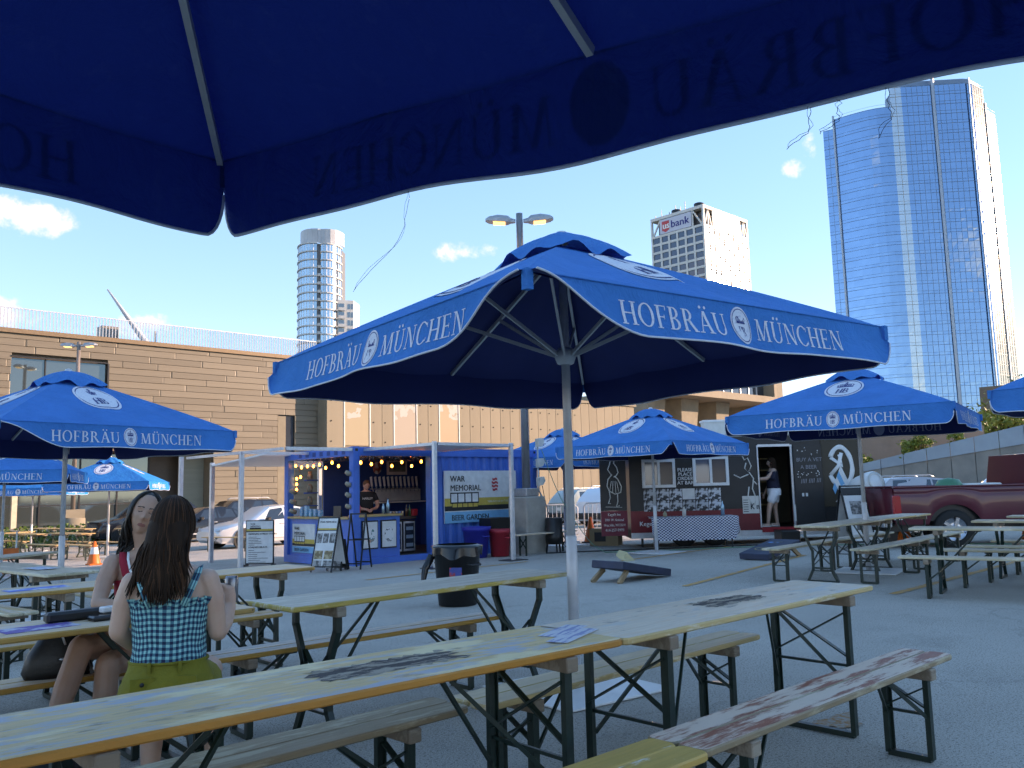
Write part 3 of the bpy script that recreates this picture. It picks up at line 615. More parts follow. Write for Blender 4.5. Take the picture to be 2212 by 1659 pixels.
for k,(ln,nm_) in enumerate(((Lp,'left_bay'),(Rp,'right_bay'))):
    P=[Vector((x,y,0)) for x,y in relp(ln,ct)]
    g=MB()
    for i in range(len(P)-1):
        for f in range(8,nf): g.add([P[i]+Vector((0,0,f*FH)),P[i+1]+Vector((0,0,f*FH)),P[i+1]+Vector((0,0,(f+1)*FH)),P[i]+Vector((0,0,(f+1)*FH))],[(0,1,2,3)],0,False)
    g=g.build(nm_+'_glass',glass('condo_glass',(.42,.56,.64),.06,.85),ct,fixn=False); tag(g,kind='stuff')
    cx=sum(p.x for p in P)/len(P); cy=sum(p.y for p in P)/len(P)
    slab=MB()
    for i in range(len(P)-1): slab.bar(P[i],P[i+1],.9,.5)
    sm=slab.mesh('floor_slab'); sm.materials.append(m_conwhite)
    for f in range(8,nf+1): obj('floor_slab',sm,ct,(0,0,f*FH))
    ml=MB()
    for i in range(1,len(P)-1): ml.bar(P[i]+Vector((0,0,8*FH)),P[i]+Vector((0,0,nf*FH)),.18,.18)
    tag(ml.build('mullion',m_alu,g),kind='stuff')
# recessed balconies between the bays and on the wing
bal=MB()
q=[Vector((*p,0)) for p in relp([(u0-1.,D0-2.2),(u0+1.7,D0-1.6)],ct)]; bal.bar(q[0]+Vector((0,0,.6)),q[1]+Vector((0,0,.6)),.35,1.1); bm_=bal.mesh('balcony'); bm_.materials.append(m_conwhite)
for f in range(8,nf-2): obj('balcony',bm_,ct,(0,0,f*FH))
wing=[(u0+u,D0+d) for u,d in ((7.6,1.5),(13.4,4),(14.4,12),(8,14))]
wr=relp(wing,ct); TW=77.; mb=MB(); ring_loft(mb,wr,-2,TW); mb.poly([(x,y,TW) for x,y in wr]); mb.build('wing',m_conwhite,ct)
a,b=Vector((*wr[0],0)),Vector((*wr[1],0)); t=b-a; nn=Vector((t.y,-t.x,0)).normalized()
if nn.dot(Vector((-ct.location.x,-ct.location.y,0)))<0: nn=-nn
m_cw=glass('condo_window',(.2,.26,.3),.1,.6)
for lo,hi,nme in ((.08,.42,'balcony_door'),(.66,.78,'window'),(.86,.99,'window')):
    w=MB(); p0,p1=a+t*lo,a+t*hi; w.bar(p0+nn*.03,p1+nn*.03,.1,2.1); wmesh=w.mesh(nme); wmesh.materials.append(m_cw)
    for f in range(8,23): obj(nme,wmesh,ct,(0,0,f*FH+1.9))
w=MB(); w.bar(a+t*.03+nn*.6,a+t*.45+nn*.6,1.2,.25); w.bar(a+t*.03+nn*1.15+Vector((0,0,.6)),a+t*.45+nn*1.15+Vector((0,0,.6)),.12,1.0); bm2=w.mesh('balcony'); bm2.materials.append(m_conwhite)
for f in range(8,23): obj('balcony',bm2,ct,(0,0,f*FH+.1))
crn=relp([(u0+u,D0+d) for u,d in [(-7.6,8)]+el(-1.2,6,6.6,8.3,180,285,6)+el(3.2,6.5,6.0,8.,255,360,6)],ct); mb=MB()
for i in range(len(crn)-1): mb.bar((*crn[i],TC-.8),(*crn[i+1],TC-.8),.3,5.6)
mb.build('crown_screen',M('crown_screen',(.5,.52,.54),(.4,.42,.44),rough=.5,scale=.4),ct)
# far right: brown unfinished block with teal hoarding
fb=thing('unfinished_block','distant brown building with teal hoarding and scaffold poles on its roof','building',(*site(145,240),0))
MB().box(-14,14,-8,8,0,26).build('wall',M('brown_block',(.2,.14,.1),rough=.8,scale=.3),fb); mb=MB().box(-3,14,-8.2,-7,26,31); mb.build('hoarding',M('teal_mesh',(.03,.30,.30),rough=.6),fb)
mb=MB(); 
for i in range(9): mb.box(-13+i*1.6,-12.9+i*1.6,-8,-7.9,26,34-i%3)
mb.build('scaffold_pole',m_dark,fb)
# ------------------------------------------------------------------ unseen block added beyond the right edge to keep the yard in shade
ob=thing('unseen_shade_block','brown unseen block added beyond the right edge to cast the long shade','building',(84,-30.5,0))
MB().box(0,16,-60,0,-1,46).build('wall',M('shade_block_brick',(.30,.2,.14),rough=.85,scale=.5),ob)
wmesh=MB().box(0,.1,0,2.2,0,1.8).mesh('window'); wmesh.materials.append(m_glassD)
for f in range(11):
    for i in range(14): obj('window',wmesh,ob,(-.06,-58+i*4.2,3+f*3.9))
# ------------------------------------------------------------------ ramp wall at right with planting above
A=Vector((*site(18.4,46),0)); B=Vector((*site(25.3,42.5),0)); T=B-A; nb=Vector((T.y,-T.x,0)).normalized()
if nb.dot(-A)<0: nb=-nb
rw_=thing('ramp_wall','concrete ramp wall with pale stained parapet rising to the right','wall',(0,0,0))
npan=7; m_rc=M('ramp_concrete',(.27,.24,.21),(.2,.18,.16),rough=.9,scale=1.2,bmp=.3,bscale=25,rnd=.05); m_rp=M('parapet_concrete',(.30,.36,.40),(.25,.30,.34),rough=.85,scale=1.,rnd=.05)
for i in range(-2,npan+12):
    t0,t1=(i+.012)/npan,(i+1-.012)/npan
    def hz(t): return 2.17+1.70*t, 1.77+1.17*t
    for lo,hi,nme,mm,off in ((None,1,'wall_panel',m_rc,0),(1,0,'parapet_panel',m_rp,.06)):
        pts=[]
        p0,p1=A+T*t0+nb*off,A+T*t1+nb*off
        if nme=='wall_panel': zz=(-.6,-.6,hz(t1)[1]-.004,hz(t0)[1]-.004)
        else: zz=(hz(t0)[1],hz(t1)[1],hz(t1)[0],hz(t0)[0])
        MB().prism([p0+Vector((0,0,zz[0])),p1+Vector((0,0,zz[1])),p1+Vector((0,0,zz[2])),p0+Vector((0,0,zz[3]))],-nb*(.35+off)).build(nme,mm,rw_)
MB().prism([A-T*.3-nb*.4+Vector((0,0,-.5)),B+T*1.6-nb*.4+Vector((0,0,-.5)),B+T*1.6-nb*.4+Vector((0,0,4.5)),A-T*.3-nb*.4+Vector((0,0,1.5))],-nb*.2).build('wall_core',m_concg,rw_)
# upper retaining wall
up_=MB().prism([A-T*.35-nb*5+Vector((0,0,-.5)),A+T*.8-nb*5+Vector((0,0,-.5)),A+T*.8-nb*5+Vector((0,0,4.2)),A-T*.35-nb*5+Vector((0,0,3.9))],-nb*.4).build('upper_retaining_wall',M('brown_concrete',(.26,.2,.16),rough=.9,scale=1.))
tag(up_,'brown upper retaining wall behind the ramp parapet','wall')
# ------------------------------------------------------------------ trees and shrubs from leaf clumps
def leaves(mb,c,rx,ry,rz,n,ls,rnd,clump=None):
    cl=[Vector((rnd.gauss(0,.45)*rx,rnd.gauss(0,.45)*ry,rnd.gauss(0,.4)*rz)) for _ in range(clump or max(6,n//60))]
    for i in range(n):
        k=cl[i%len(cl)]; p=Vector(c)+k+Vector((rnd.gauss(0,.16)*rx,rnd.gauss(0,.16)*ry,rnd.gauss(0,.14)*rz))
        q=Quaternion((rnd.gauss(0,1),rnd.gauss(0,1),rnd.gauss(0,1),rnd.gauss(0,1))).normalized(); s=ls*rnd.uniform(.6,1.3)
        mb.add([p+q@Vector((-s*.5,0,0)),p+q@Vector((0,-s*.3,s*.06)),p+q@Vector((s*.6,0,0)),p+q@Vector((0,s*.3,s*.06))],[(0,1,2,3)])
    return mb
def tree(label,x,y,z0,h_,r,seed,mat,n=2600,ls=.32):
    rd=random.Random(seed); t=thing('tree',label,'tree',(x,y,z0)); mb=MB(); mb.tube([(0,0,-.3),(.05,0,h_*.3),(0,.1,h_*.55),(.1,0,h_*.8)],[r*.09,r*.07,r*.05,.02],9)
    for i in range(6):
        a=i*1.05; mb.tube([(0,0,h_*(.35+.05*i)),(r*.4*math.cos(a),r*.4*math.sin(a),h_*(.5+.06*i)),(r*.75*math.cos(a),r*.75*math.sin(a),h_*(.55+.06*i))],[r*.04,r*.025,.01],6)
    mb.build('trunk',m_bark,t); mb=MB(); leaves(mb,(0,0,h_*.66),r,r,h_*.36,n,ls,rd); mb.build('crown',mat,t,fixn=False); return t
tree('sunlit green tree behind the ramp wall beside the rightmost umbrella',*site(49,86),0,9.2,4.6,1,m_leafy,3400,.42)
tree('dark green tree behind the sunlit one at the right edge',*site(57,95),0,10.2,4.6,4,m_leaf,2600,.42)
def shrub(label,u,d,z,w,h_,seed,mat,n=500):
    rd=random.Random(seed); x,y=site(u,d); t=thing('shrub',label,'shrub',(x,y,z),group='shrubs on the ramp wall'); mb=MB()
    for i in range(7): a=rd.uniform(-.8,.8); mb.tube([(rd.uniform(-w*.4,w*.4),0,-.3),(a*w*.7,rd.uniform(-.2,.2),h_*.7)],[.025,.008],5)
    mb.build('stem',m_bark,t); mb=MB(); leaves(mb,(0,0,h_*.45),w,.5,h_*.5,n,.16,rd,14); mb.build('foliage',mat,t,fixn=False)
for i,(t,w,h_,lab) in enumerate(((.02,1.1,1.0,'low yellow-green shrub just right of the pretzel sign'),(-.10,.7,2.3,'tall sunlit shrub between pretzel sign and umbrella pole'),(.33,1.3,.9,'sunlit yellow shrub on the parapet under the right umbrella'),(.42,1.1,1.0,'sunlit yellow shrub spilling over the parapet above the pickup'),(.62,.8,.6,'small sunlit shrub at the right end of the parapet'))):
    p=A+T*t-nb*1.0; u=p.x*math.sin(AZ)-p.y*math.cos(AZ); d=p.x*math.cos(AZ)+p.y*math.sin(AZ); shrub(lab,u,d,1.9+1.7*t,w,h_+.3,20+i,m_leafy,700)
# ground cover strip before the museum
mb=MB(); rd=random.Random(5)
for i in range(2600):
    x,y=rd.uniform(6.,16.5),rd.uniform(39.2,42.9); p=Vector((x,y,gz(x,y)+rd.random()*.35)); q=Quaternion((rd.gauss(0,1),rd.gauss(0,1),rd.gauss(0,1),rd.gauss(0,1))).normalized(); s=.2
    mb.add([p+q@Vector((-s*.5,0,0)),p+q@Vector((0,-s*.3,0)),p+q@Vector((s*.6,0,0)),p+q@Vector((0,s*.3,0))],[(0,1,2,3)])
tag(mb.build('ground_cover',m_leaf,fixn=False),'low green ground cover along the museum kerb','ground cover',kind='stuff')
# ------------------------------------------------------------------ double-headed car park lamps
def lamp(label,x,y,z0,h_,ped,ry,headang):
    t=thing('parking_lamp',label,'lamp post',(x,y,z0),group='double-headed parking lamps')
    mb=MB(); 
    if ped=='square': mb.cb(-.33,.33,-.33,.33,-.1,1.35,.03); mb.build('pedestal',m_concg,t); MB().cb(-.22,.22,-.22,.22,1.35,1.55,.02).build('pole_base',m_steel,t); zb=1.5
    else: mb.lathe([(.55,-.1),(.55,.55),(.5,.6),(0,.6)],20).box(-.42,.42,-.42,.42,.6,.98); mb.build('pedestal',m_conc,t); zb=.95
    MB().tube([(0,0,zb),(0,0,h_+.1)],[.105,.085],12).build('pole',M('lamp_pole',(.36,.36,.37),(.3,.3,.31),rough=.35,metal=.6) if ped=='square' else M('bronze_pole',(.34,.28,.24),rough=.35,metal=.4),t)
    c,s=math.cos(headang),math.sin(headang)
    for sg in (-1,1):
        Mx=Matrix.Translation((0,0,h_-.12))@Matrix.Rotation(headang,4,'Z')@Matrix.Rotation(R(-4)*sg,4,'Y')
        hb=MB(); n=8
        secs=[(.10,.05,.06),(.22,.09,.08),(.30,.16,.13),(.55,.19,.14),(.78,.15,.09),(.86,.07,.04)]
        vs=[]; fs=[]
        for d_,w,hh in secs:
            for (a,b_) in ((-1,-.35),(-1,.3),(-.5,1),(.5,1),(1,.3),(1,-.35)): vs.append(Mx@Vector((sg*d_,a*w,b_*hh)))
        for i in range(len(secs)-1):
            for k in range(6): fs.append((i*6+k,i*6+(k+1)%6,(i+1)*6+(k+1)%6,(i+1)*6+k))
        fs+=[tuple(range(6)),tuple(range((len(secs)-1)*6,len(secs)*6))]
        hb.add(vs,fs); o=hb.build('lamp_head',M('lamp_head',(.42,.43,.45),rough=.4,metal=.4),t)
        l_=MB(); l_.box(min(sg*.36,sg*.66),max(sg*.36,sg*.66),-.11,.11,-.075,-.045,M=Mx); l_.build('lens',m_lamp,o)
    return t
lamp('double-headed steel lamp post rising from concrete block behind container',14.75,14.95,zg(14.9),8.35,'square',0,R(-44))
lamp('double-headed bronze lamp post standing before the museum doors',13.1,43.6,-.1,8.85,'round',0,R(-40))
lamp('distant single pale lamp post below the memorial hall',*site(19.2,62),0,5.9,'square',0,R(-30))
# ------------------------------------------------------------------ parasols
m_fab=fabric('umbrella_blue',(.0,.23,.60),.07,(.01,.06,.42))
m_fab2=fabric('umbrella_blue_shaded',(.001,.04,.20),.15,(.001,.02,.22))  # same umbrella blue with the underside's shade darkened into the colour
m_lin=M('underside_shade',(.002,.018,.13),rough=.85,scale=2)  # navy colour of an added inner layer that paints the underside's shade
m_wink=M('umbrella_white_print',(.66,.68,.74),(.36,.42,.58),rough=.8,scale=55,detail=7,lo=.52,hi=.72)
m_bink=M('umbrella_blue_print',(.02,.05,.2),rough=.8)
m_pipe=M('white_piping',(.7,.72,.78),rough=.8)
m_pole=M('umbrella_pole',(.60,.61,.63),(.5,.51,.53),rough=.42,metal=.25,scale=9)
m_rib=M('umbrella_rib',(.50,.51,.53),rough=.45,metal=.2)
m_wover=fabric('faint_print',(.10,.16,.36),.28,(.08,.12,.35))
m_inner=M('print_show_through',(.22,.27,.42),rough=.85)
class Umb:
    def __init__(s,a=1.5,zr=2.36,zt=3.12,hv=.27,tilt=(0,0),taper=(),seed=1,wave=.02,flare=.05,sag=.035,lift=0.):
        s.a,s.zr,s.zt,s.hv,s.tilt,s.taper,s.wave,s.flare,s.sag,s.lift=a,zr,zt,hv,tilt,taper,wave,flare,sag,lift; s.ph=random.Random(seed).uniform(0,6)
    def T(s,p): return Vector((p[0],p[1],p[2]+s.tilt[0]*p[0]+s.tilt[1]*p[1]))
    def can(s,k,u,v,off=0.):            # side k, u along side -1..1, v rim->crown
        r=(1-v)*s.a; z=s.zr+(s.zt-s.zr)*(v**.93)
        q=abs(u)*2%1 if abs(u)<1 else 0
        z-=s.sag*math.sin(PI*q)*(1-v)*math.sin(PI*min(1,v*1.15+.12))
        p=Vector((r,u*r,z+off)); return s.T(Matrix.Rotation(k*PI/2,3,'Z')@p)
    def hgt(s,k,sx):
        h=s.hv
        for (kk,end,w,mn) in s.taper:
            if kk==k:
                d=(s.a-sx) if end>0 else (s.a+sx)
                if d<w: t=d/w; h*=mn+(1-mn)*(t*t*(3-2*t))
        # rounded slit corners
        d=s.a-abs(sx)
        rr=getattr(s,'rr',.11)
        if d<rr: h*=.45+.55*math.sqrt(max(0,1-((rr-d)/rr)**2))
        return h*(1+.03*math.sin(sx*5+s.ph+k))
    def val(s,k,sx,t,off=0.):           # t 0 at rim, 1 at hem
        h=s.hgt(k,sx); w=s.wave*math.sin(sx*4.1+s.ph+k*1.7)*t+.012*math.sin(sx*9.3+k)*t*t
        p=Vector((s.a+s.flare*t*t*.6+w+off, sx*(1+.004*t), s.zr-h*t)); 
        dz=.0
        return s.T(Matrix.Rotation(k*PI/2,3,'Z')@p)
def cl_(p): q=p*2-1; return 1.5*q-.5*q**3
def poly_map(mb,polys,fn,mi=0):
    for q in polys: mb.add([fn(x,y) for x,y in q],[tuple(range(len(q)))],mi)
    return mb
W1,w1=serif('HOFBRÄU',1.); W2,w2=serif('MÜNCHEN',1.)
EMW,EMB=emblem(1.,1.)
def umbrella(label,x,y,rz,z0=None,u=None,fab=None,polebase=True,inner=False,cap='ruffle',group='blue beer-garden umbrellas',logos=(0,1,2,3),tx=.128):
    u=u or Umb(); fab=fab or m_fab; z0=zg(y) if z0 is None else z0
    t=thing('umbrella',label,'umbrella',(x,y,z0),rz,group); a=u.a
    for k in range(4):
        cv=MB().grid(lambda p,q:u.can(k,p*2-1,q*.90),24,10).build('canopy_panel',fab,t,fixn=False)
        if k in logos:
            rx,ry=.27,.20; lm=MB(); f=lambda X,Y:u.can(k,X*rx/((1-(.52+Y*ry/.95))*a),.52+Y*ry/.95*1.1,.006)
            poly_map(lm,EMW,f); f2=lambda X,Y:u.can(k,X*rx/((1-(.52+Y*ry/.95))*a),.52+Y*ry/.95*1.1,.009); poly_map(lm,EMB,f2,1); lm.build('badge',[m_wink,m_bink],cv)
        vl=MB().grid(lambda p,q:u.val(k,cl_(p)*a,q),72,5).build('valance',fab,t,fixn=False)
        if fab is m_fab: MB().grid(lambda p,q:u.val(k,cl_(p)*a,q*.985,-.005),72,3).build('valance_shade_layer',m_lin,vl,fixn=False); MB().grid(lambda p,q:u.can(k,p*2-1,.003+q*.895,-.012),24,10).build('canopy_shade_layer',m_lin,cv,fixn=False)  # added inner layers darken the shaded undersides
        hem=[u.val(k,cl_(i/72)*a,1.,.001) for i in range(73)]; MB().tube(hem,.006,5).build('hem_piping',m_pipe,vl)
        MB().tube([u.val(k,cl_(i/24)*a,.0,.002) for i in range(25)],.005,5).build('rim_seam',fab,vl)
        h=tx; mid=.54; lw=w1*h
        def fm(x0,ext=.003): return lambda X,Y: u.val(k,x0+X*h,(mid*u.hv+.5*h-Y*h)/u.hgt(k,0 if abs(x0+X*h)>u.a-.1 else x0+X*h) if True else 0,ext)
        gap=.135
        lt=MB(); poly_map(lt,W1,fm(-gap-lw)); poly_map(lt,W2,fm(gap)); lt.build('lettering',m_wink if fab is m_fab else m_wover,vl)
        eb=MB(); erx,ery=.088,.112
        f=lambda X,Y:u.val(k,X*erx,(.5*u.hv-Y*ery)/u.hgt(k,0),.003); poly_map(eb,EMW,f); f=lambda X,Y:u.val(k,X*erx,(.5*u.hv-Y*ery)/u.hgt(k,0),.005); poly_map(eb,EMB,f,1); eb.build('badge',[m_wink,m_bink] if fab is m_fab else [m_wover,m_fab2],vl)
        if inner:
            lt=MB(); poly_map(lt,W1,fm(-gap-lw,-.009)); poly_map(lt,W2,fm(gap,-.009)); f=lambda X,Y:u.val(k,X*erx,(.5*u.hv-Y*ery)/u.hgt(k,0),-.009); poly_map(lt,EMW,f); lt.build('lettering_show_through',m_inner,vl)
    zc=u.zt
    # crown vent cap
    cp=MB(); rc=.36
    def capf(p,q):
        an=p*2*PI; r=.04+q*rc; sq=1/max(abs(math.cos(an)),abs(math.sin(an)))
        r*=(1+(sq-1)*.6); zz=zc+.06-.02*q-(u.zt-u.zr)*.24*q*q*1.0+ (.028*math.sin(an*9+1)+.018*math.sin(an*5))*q**3
        return u.T(Vector((r*math.cos(an),r*math.sin(an),zz)))
    cp.grid(capf,72,8); cp.build('vent_cap',fab,t,fixn=False)
    MB().lathe([(.0,.10),(.035,.09),(.05,.06),(.05,.0)],12,c=(0,0,zc)).build('finial',m_pole,t)
    # ribs and struts
    hubz=2.28+ (u.zr-2.36)*.6; 
    for i in range(8):
        an=i*PI/4; k=i//2; end=u.can(k,0,.02,-.03) if i%2==0 else u.can(k,.999,.02,-.035)
        top=u.T(Vector((.05*math.cos(an),.05*math.sin(an),zc-.06)))
        MB().bar(top,end,.02,.028).build('rib',m_rib,t)
        mid_=top.lerp(end,.5)-Vector((0,0,.015)); MB().bar((.05*math.cos(an),.05*math.sin(an),hubz),mid_,.016,.024).build('strut',m_rib,t)
        if i%2: pk=end+Vector((.06*math.cos(an),.06*math.sin(an),-.0)); MB().box(pk.x-.02,pk.x+.02,pk.y-.02,pk.y+.02,pk.z-.08,pk.z+.02).build('rib_pocket',fab,t)
    MB().lathe([(.04,-.06),(.06,-.05),(.075,-.01),(.075,.03),(.05,.06),(.03,.06)],14,c=(0,0,hubz)).build('runner',m_pole,t)
    if polebase:
        MB().tube([(0,0,1.0),(0,0,zc-.02)],.030,14).build('pole',m_pole,t)
        MB().lathe([(.0,.02),(.039,.02),(.039,1.02),(.031,1.03)],14).build('pole_sleeve',m_pole,t)
        MB().tube([(.03,0,.98),(.075,0,.98)],.008,6).build('clamp_screw',m_steel,t)
        MB().tube([(.04,.03,hubz-.03),(.075,.05,hubz-.1),(.065,.04,hubz-.19),(.04,.02,hubz-.14)],.008,6).build('crank_loop',m_rib,t)
        MB().cb(-.46,.46,-.46,.46,.005,.02,.004).build('base_plate',m_white,t)
    return t
uo=Umb(1.509,2.40,3.08,.272,(.037,.056),seed=3,wave=.010,flare=.0,lift=0); uo.rr=.07
# tilt is given in world axes: rotate into the umbrella frame
def wt(tx,ty,rz): c,s=math.cos(rz),math.sin(rz); return (tx*c+ty*s,-tx*s+ty*c)
uo.tilt=wt(.037,.056,.214)
umbrella('shade-darkened underside of the blue umbrella overhead, filling the top of the view',.143,1.021,.214,0,uo,m_fab2,logos=(),tx=.135)
uc=Umb(1.513,2.36,3.10,.262,wt(.005,-.012,-.119),taper=((2,1,.75,.04),(3,-1,.75,.04)),seed=5,wave=.016,flare=.09,sag=.05)
umbrella('large blue umbrella in the centre with its front valance corner lifted',4.438,4.07,-.119,0,uc)
u1=Umb(seed=8,wave=.02); g1=[]
ul=Umb(1.5,2.36,3.12,.27,seed=9,taper=((3,-1,.75,.10),(2,1,.4,.3)))
umbrella('blue umbrella at left in front of the museum, badge facing the tables',3.55,12.2,R(11),None,ul)
umbrella('blue umbrella by the trailer with two panels facing the yard',15.5,11.68,R(2),None,Umb(seed=12,wave=.03,taper=((2,1,.25,.4),(3,-1,.25,.4))))
umbrella('blue umbrella half hidden between container and lamp post',17.45,16.2,R(1),None,Umb(seed=14,wave=.02,taper=((2,1,.25,.4),(3,-1,.25,.4))))
umbrella('blue umbrella at right with pointed top beside the pretzel sign',12.85,5.78,R(12),None,Umb(1.5,2.34,3.0,.27,seed=15,wave=.012,sag=.01),inner=True)
umbrella('blue umbrella cut off by the right edge of the view',12.35,1.72,R(-4),None,Umb(1.5,2.36,3.1,.27,seed=17),inner=True)
umbrella('bright blue umbrella over the sunlit tables with a lit right panel',9.82,29.1,R(-33),None,Umb(seed=18,sag=.01))
umbrella('blue umbrella beyond the sunlit tables nearest the museum doors',9.4,36.0,R(-33),None,Umb(seed=19,sag=.01))
umbrella('blue umbrella at the left edge showing only a valance end',5.2,22.2,R(-24),None,Umb(seed=21))
# loose threads under the two near umbrellas
def thread(label,pts,r=.0012):
    tag(MB().tube(pts,r,4).build('loose_thread',M('thread',(.02,.04,.1))),label,'thread',group='loose threads hanging from the umbrella hem')
def valpt(u,x,y,rz,k,sx,t=1.): p=u.val(k,sx,t); return Vector((x,y,0))+Matrix.Rotation(rz,3,'Z')@p
rd=random.Random(2); LFT=Vector((-math.sin(AZ),math.cos(AZ),0))
for sx,dl,sl,lab in ((.62,.30,.17,'long blue thread drifting left in front of the sky beside the slim tower'),(-.52,.10,.05,'thread hanging below the overhead lettering beside the tower'),(-.58,.08,.035,'thin short thread below the overhead hem'),(-.68,.115,.02,'knotted thread nearest the glass tower')):
    p=valpt(uo,.143,1.021,.214,0,sx); pts=[]
    for i in range(15): t=i/14; pts.append(p+LFT*(sl*t*t+.012*math.sin(t*9+sx)*t+rd.gauss(0,.002))+Vector((0,0,-dl*t)))
    thread(lab,pts,.0007)
    thread(lab.replace('thread','thread strand'),[q+LFT*.008*math.sin(i*.7)+Vector((0,0,.004)) for i,q in enumerate(pts)],.0005)
# ------------------------------------------------------------------ beer tables and benches
m_wt1=wood('worn_table_paint',(.84,.56,.27),(.50,.48,.48),amt=.42,gs=1.6,patch=(((.88,.68,.40),4.2,.52),((.44,.46,.50),6,.57),((.40,.27,.16),10,.60)))
m_we1=wood('orange_edge',(.68,.26,.04),(.58,.22,.03),amt=.3,dark=(.1,.05,.02))
m_wt2=wood('pale_green_table',(.86,.68,.53),(.78,.58,.42),amt=.35,gs=1.4,patch=(((.62,.56,.50),6,.57),((.40,.31,.25),14,.61)))
m_we2=wood('pale_edge',(.66,.45,.2),(.74,.64,.48),amt=.35)
m_wt3=wood('varnished_pine',(.82,.51,.27),(.72,.54,.42),amt=.5,rnd=.06,rough=.42)
m_we3=wood('pine_edge',(.60,.32,.08),(.52,.3,.1),amt=.3,rnd=.1)
m_wgrey=wood('grey_pine',(.68,.51,.37),(.78,.60,.45),amt=.4,rnd=.08); m_weg=wood('grey_pine_edge',(.6,.49,.32),(.7,.6,.44),amt=.4)
m_wbr=wood('weathered_brown',(.34,.23,.13),(.46,.36,.24),amt=.45,dark=(.05,.035,.025),patch=(((.62,.56,.46),14,.64),))
m_wred=wood('worn_red_paint',(.42,.11,.06),(.76,.56,.44),amt=.68,dark=(.05,.02,.015),gs=1.1)
m_wyel=wood('yellow_varnish',(.70,.40,.10),(.64,.36,.10),amt=.3,patch=(((.8,.74,.64),13,.63),))
m_wpale=wood('pale_bench',(.78,.57,.37),(.68,.5,.34),amt=.4); m_wblue=wood('blue_grey_bench',(.62,.53,.47),(.82,.64,.50),amt=.5)
m_worange=wood('orange_bench_edge',(.62,.31,.06),(.52,.26,.05),amt=.3)
m_cleat=wood('cleat_wood',(.28,.2,.14),(.36,.28,.21),amt=.4)
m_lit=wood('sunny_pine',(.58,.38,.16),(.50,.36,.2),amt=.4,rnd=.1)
def top_mesh(Lx,Wy,z0,z1,name):
    mb=MB(); r=.035; c=.006; hx,hy=Lx/2,Wy/2
    def ringp(ins,z):
        o=[]
        for sx,sy,a0 in ((1,1,0),(-1,1,90),(-1,-1,180),(1,-1,270)):
            for j in range(4):
                a=R(a0+j*30); o.append((sx*(hx-r)+(r-ins)*math.cos(a),sy*(hy-r)+(r-ins)*math.sin(a),z))
        return o
    zs=[(c,z0),(0,z0+c),(0,z1-c),(c,z1)]; vs=[]
    for ins,z in zs: vs+=ringp(ins,z)
    n=16; mb.add(vs,[tuple(range(n))[::-1]]+[(l*n+i,l*n+(i+1)%n,l*n+n+(i+1)%n,l*n+n+i) for l in range(3) for i in range(n)],1); 
    b=len(mb.v)-len(vs); mb.f.append([b+3*n+i for i in range(n)]); mb.m.append(0); mb.sm.append(False)
    return mb
def frame_parts(t,H,xoff,wtop,kind):
    # folding trestle at +-xoff; wtop = leg spacing at the top
    for sx in (-1,1):
        x=sx*xoff
        MB().cb(x-.03,x+.03,-wtop/2-.03,wtop/2+.03,H-.055,H-.001,.004).build('cleat',m_cleat,t)
        zt=H-.03; hw=wtop/2-.01
        for sy in (-1,1):
            if kind=='Y':
                path=[(x,sy*hw,zt),(x,sy*hw,zt-.10),(x,sy*hw*.58,zt-.30),(x,sy*hw*.60,.17),(x,sy*hw*.95,.012)]
            else: path=[(x,sy*hw,zt),(x-sx*.0,sy*hw,.012)]
            lg=MB()
            for i in range(len(path)-1):
                a,b=Vector(path[i]),Vector(path[i+1]); d=(b-a).normalized()*.012 if i<len(path)-2 else Vector((0,0,0))
                lg.bar(a,b+d,.036,.026,upv=(0,1,0)); lg.bar(a+Vector((sx*.016,-sy*.010,0)),b+d+Vector((sx*.016,-sy*.010,0)),.005,.03,upv=(0,1,0))
            lg.build('leg',m_green,t)
        xb=MB()
        if kind=='Y': a,b=hw*.64,zt-.24; c=zt-.50; 
        else: a,b=hw*.97,zt-.06; c=zt-(.30 if H>.6 else .17)
        xb.bar((x-.012,-a,b),(x-.012,hw*(.6 if kind=='Y' else .97),c),.008,.028,upv=(1,0,0)); xb.bar((x+.012,a,b),(x+.012,-hw*(.6 if kind=='Y' else .97),c),.008,.028,upv=(1,0,0)); xb.build('cross_brace',m_green,t)
        MB().bar((x,-hw*(.60 if kind=='Y' else .97),zt-(.56 if kind=='Y' else (.34 if H>.6 else .19))),(x,hw*(.60 if kind=='Y' else .97),zt-(.56 if kind=='Y' else (.34 if H>.6 else .19))),.014,.014).build('rung',m_green,t)
        fb=MB().bar((x,-hw*(.95 if kind=='Y' else 1),.014),(x,hw*(.95 if kind=='Y' else 1),.014),.036,.028)
        if kind=='Y': fb.bar((x,-hw*.6,.19),(x,hw*.6,.19),.02,.022)
        fb.build('foot_bar',m_green,t)
        st=MB(); xi=x-sx*(.42 if H>.6 else .28)
        for sy in (-1,1): st.bar((xi,sy*.02,H-.02),(x-sx*.015,sy*hw*(.58 if kind=='Y' else .95),zt-(.44 if H>.6 else .2)),.012,.016)
        st.box(xi-.04,xi+.04,-.05,.05,H-.022,H-.001); st.build('folding_strut',m_green,t)
def mk_table(kind):
    t=thing('beer_table','','table',(0,0,-50)); top_mesh(2.2,.5,.742,.77,'t').build('tabletop',[m_wt3,m_we3],t); frame_parts(t,.742,.80,.46,kind); return t
def mk_bench():
    t=thing('beer_bench','','bench',(0,0,-50)); [top_mesh(2.2,.1285,.442,.47,'b').build('seat_plank',[m_wt3,m_we3],t,(0,sy*.0655,0)) for sy in (-1,1)]; frame_parts(t,.442,.80,.225,'I'); return t
protos={'Y':mk_table('Y'),'I':mk_table('I'),'b':mk_bench()}
used=set()
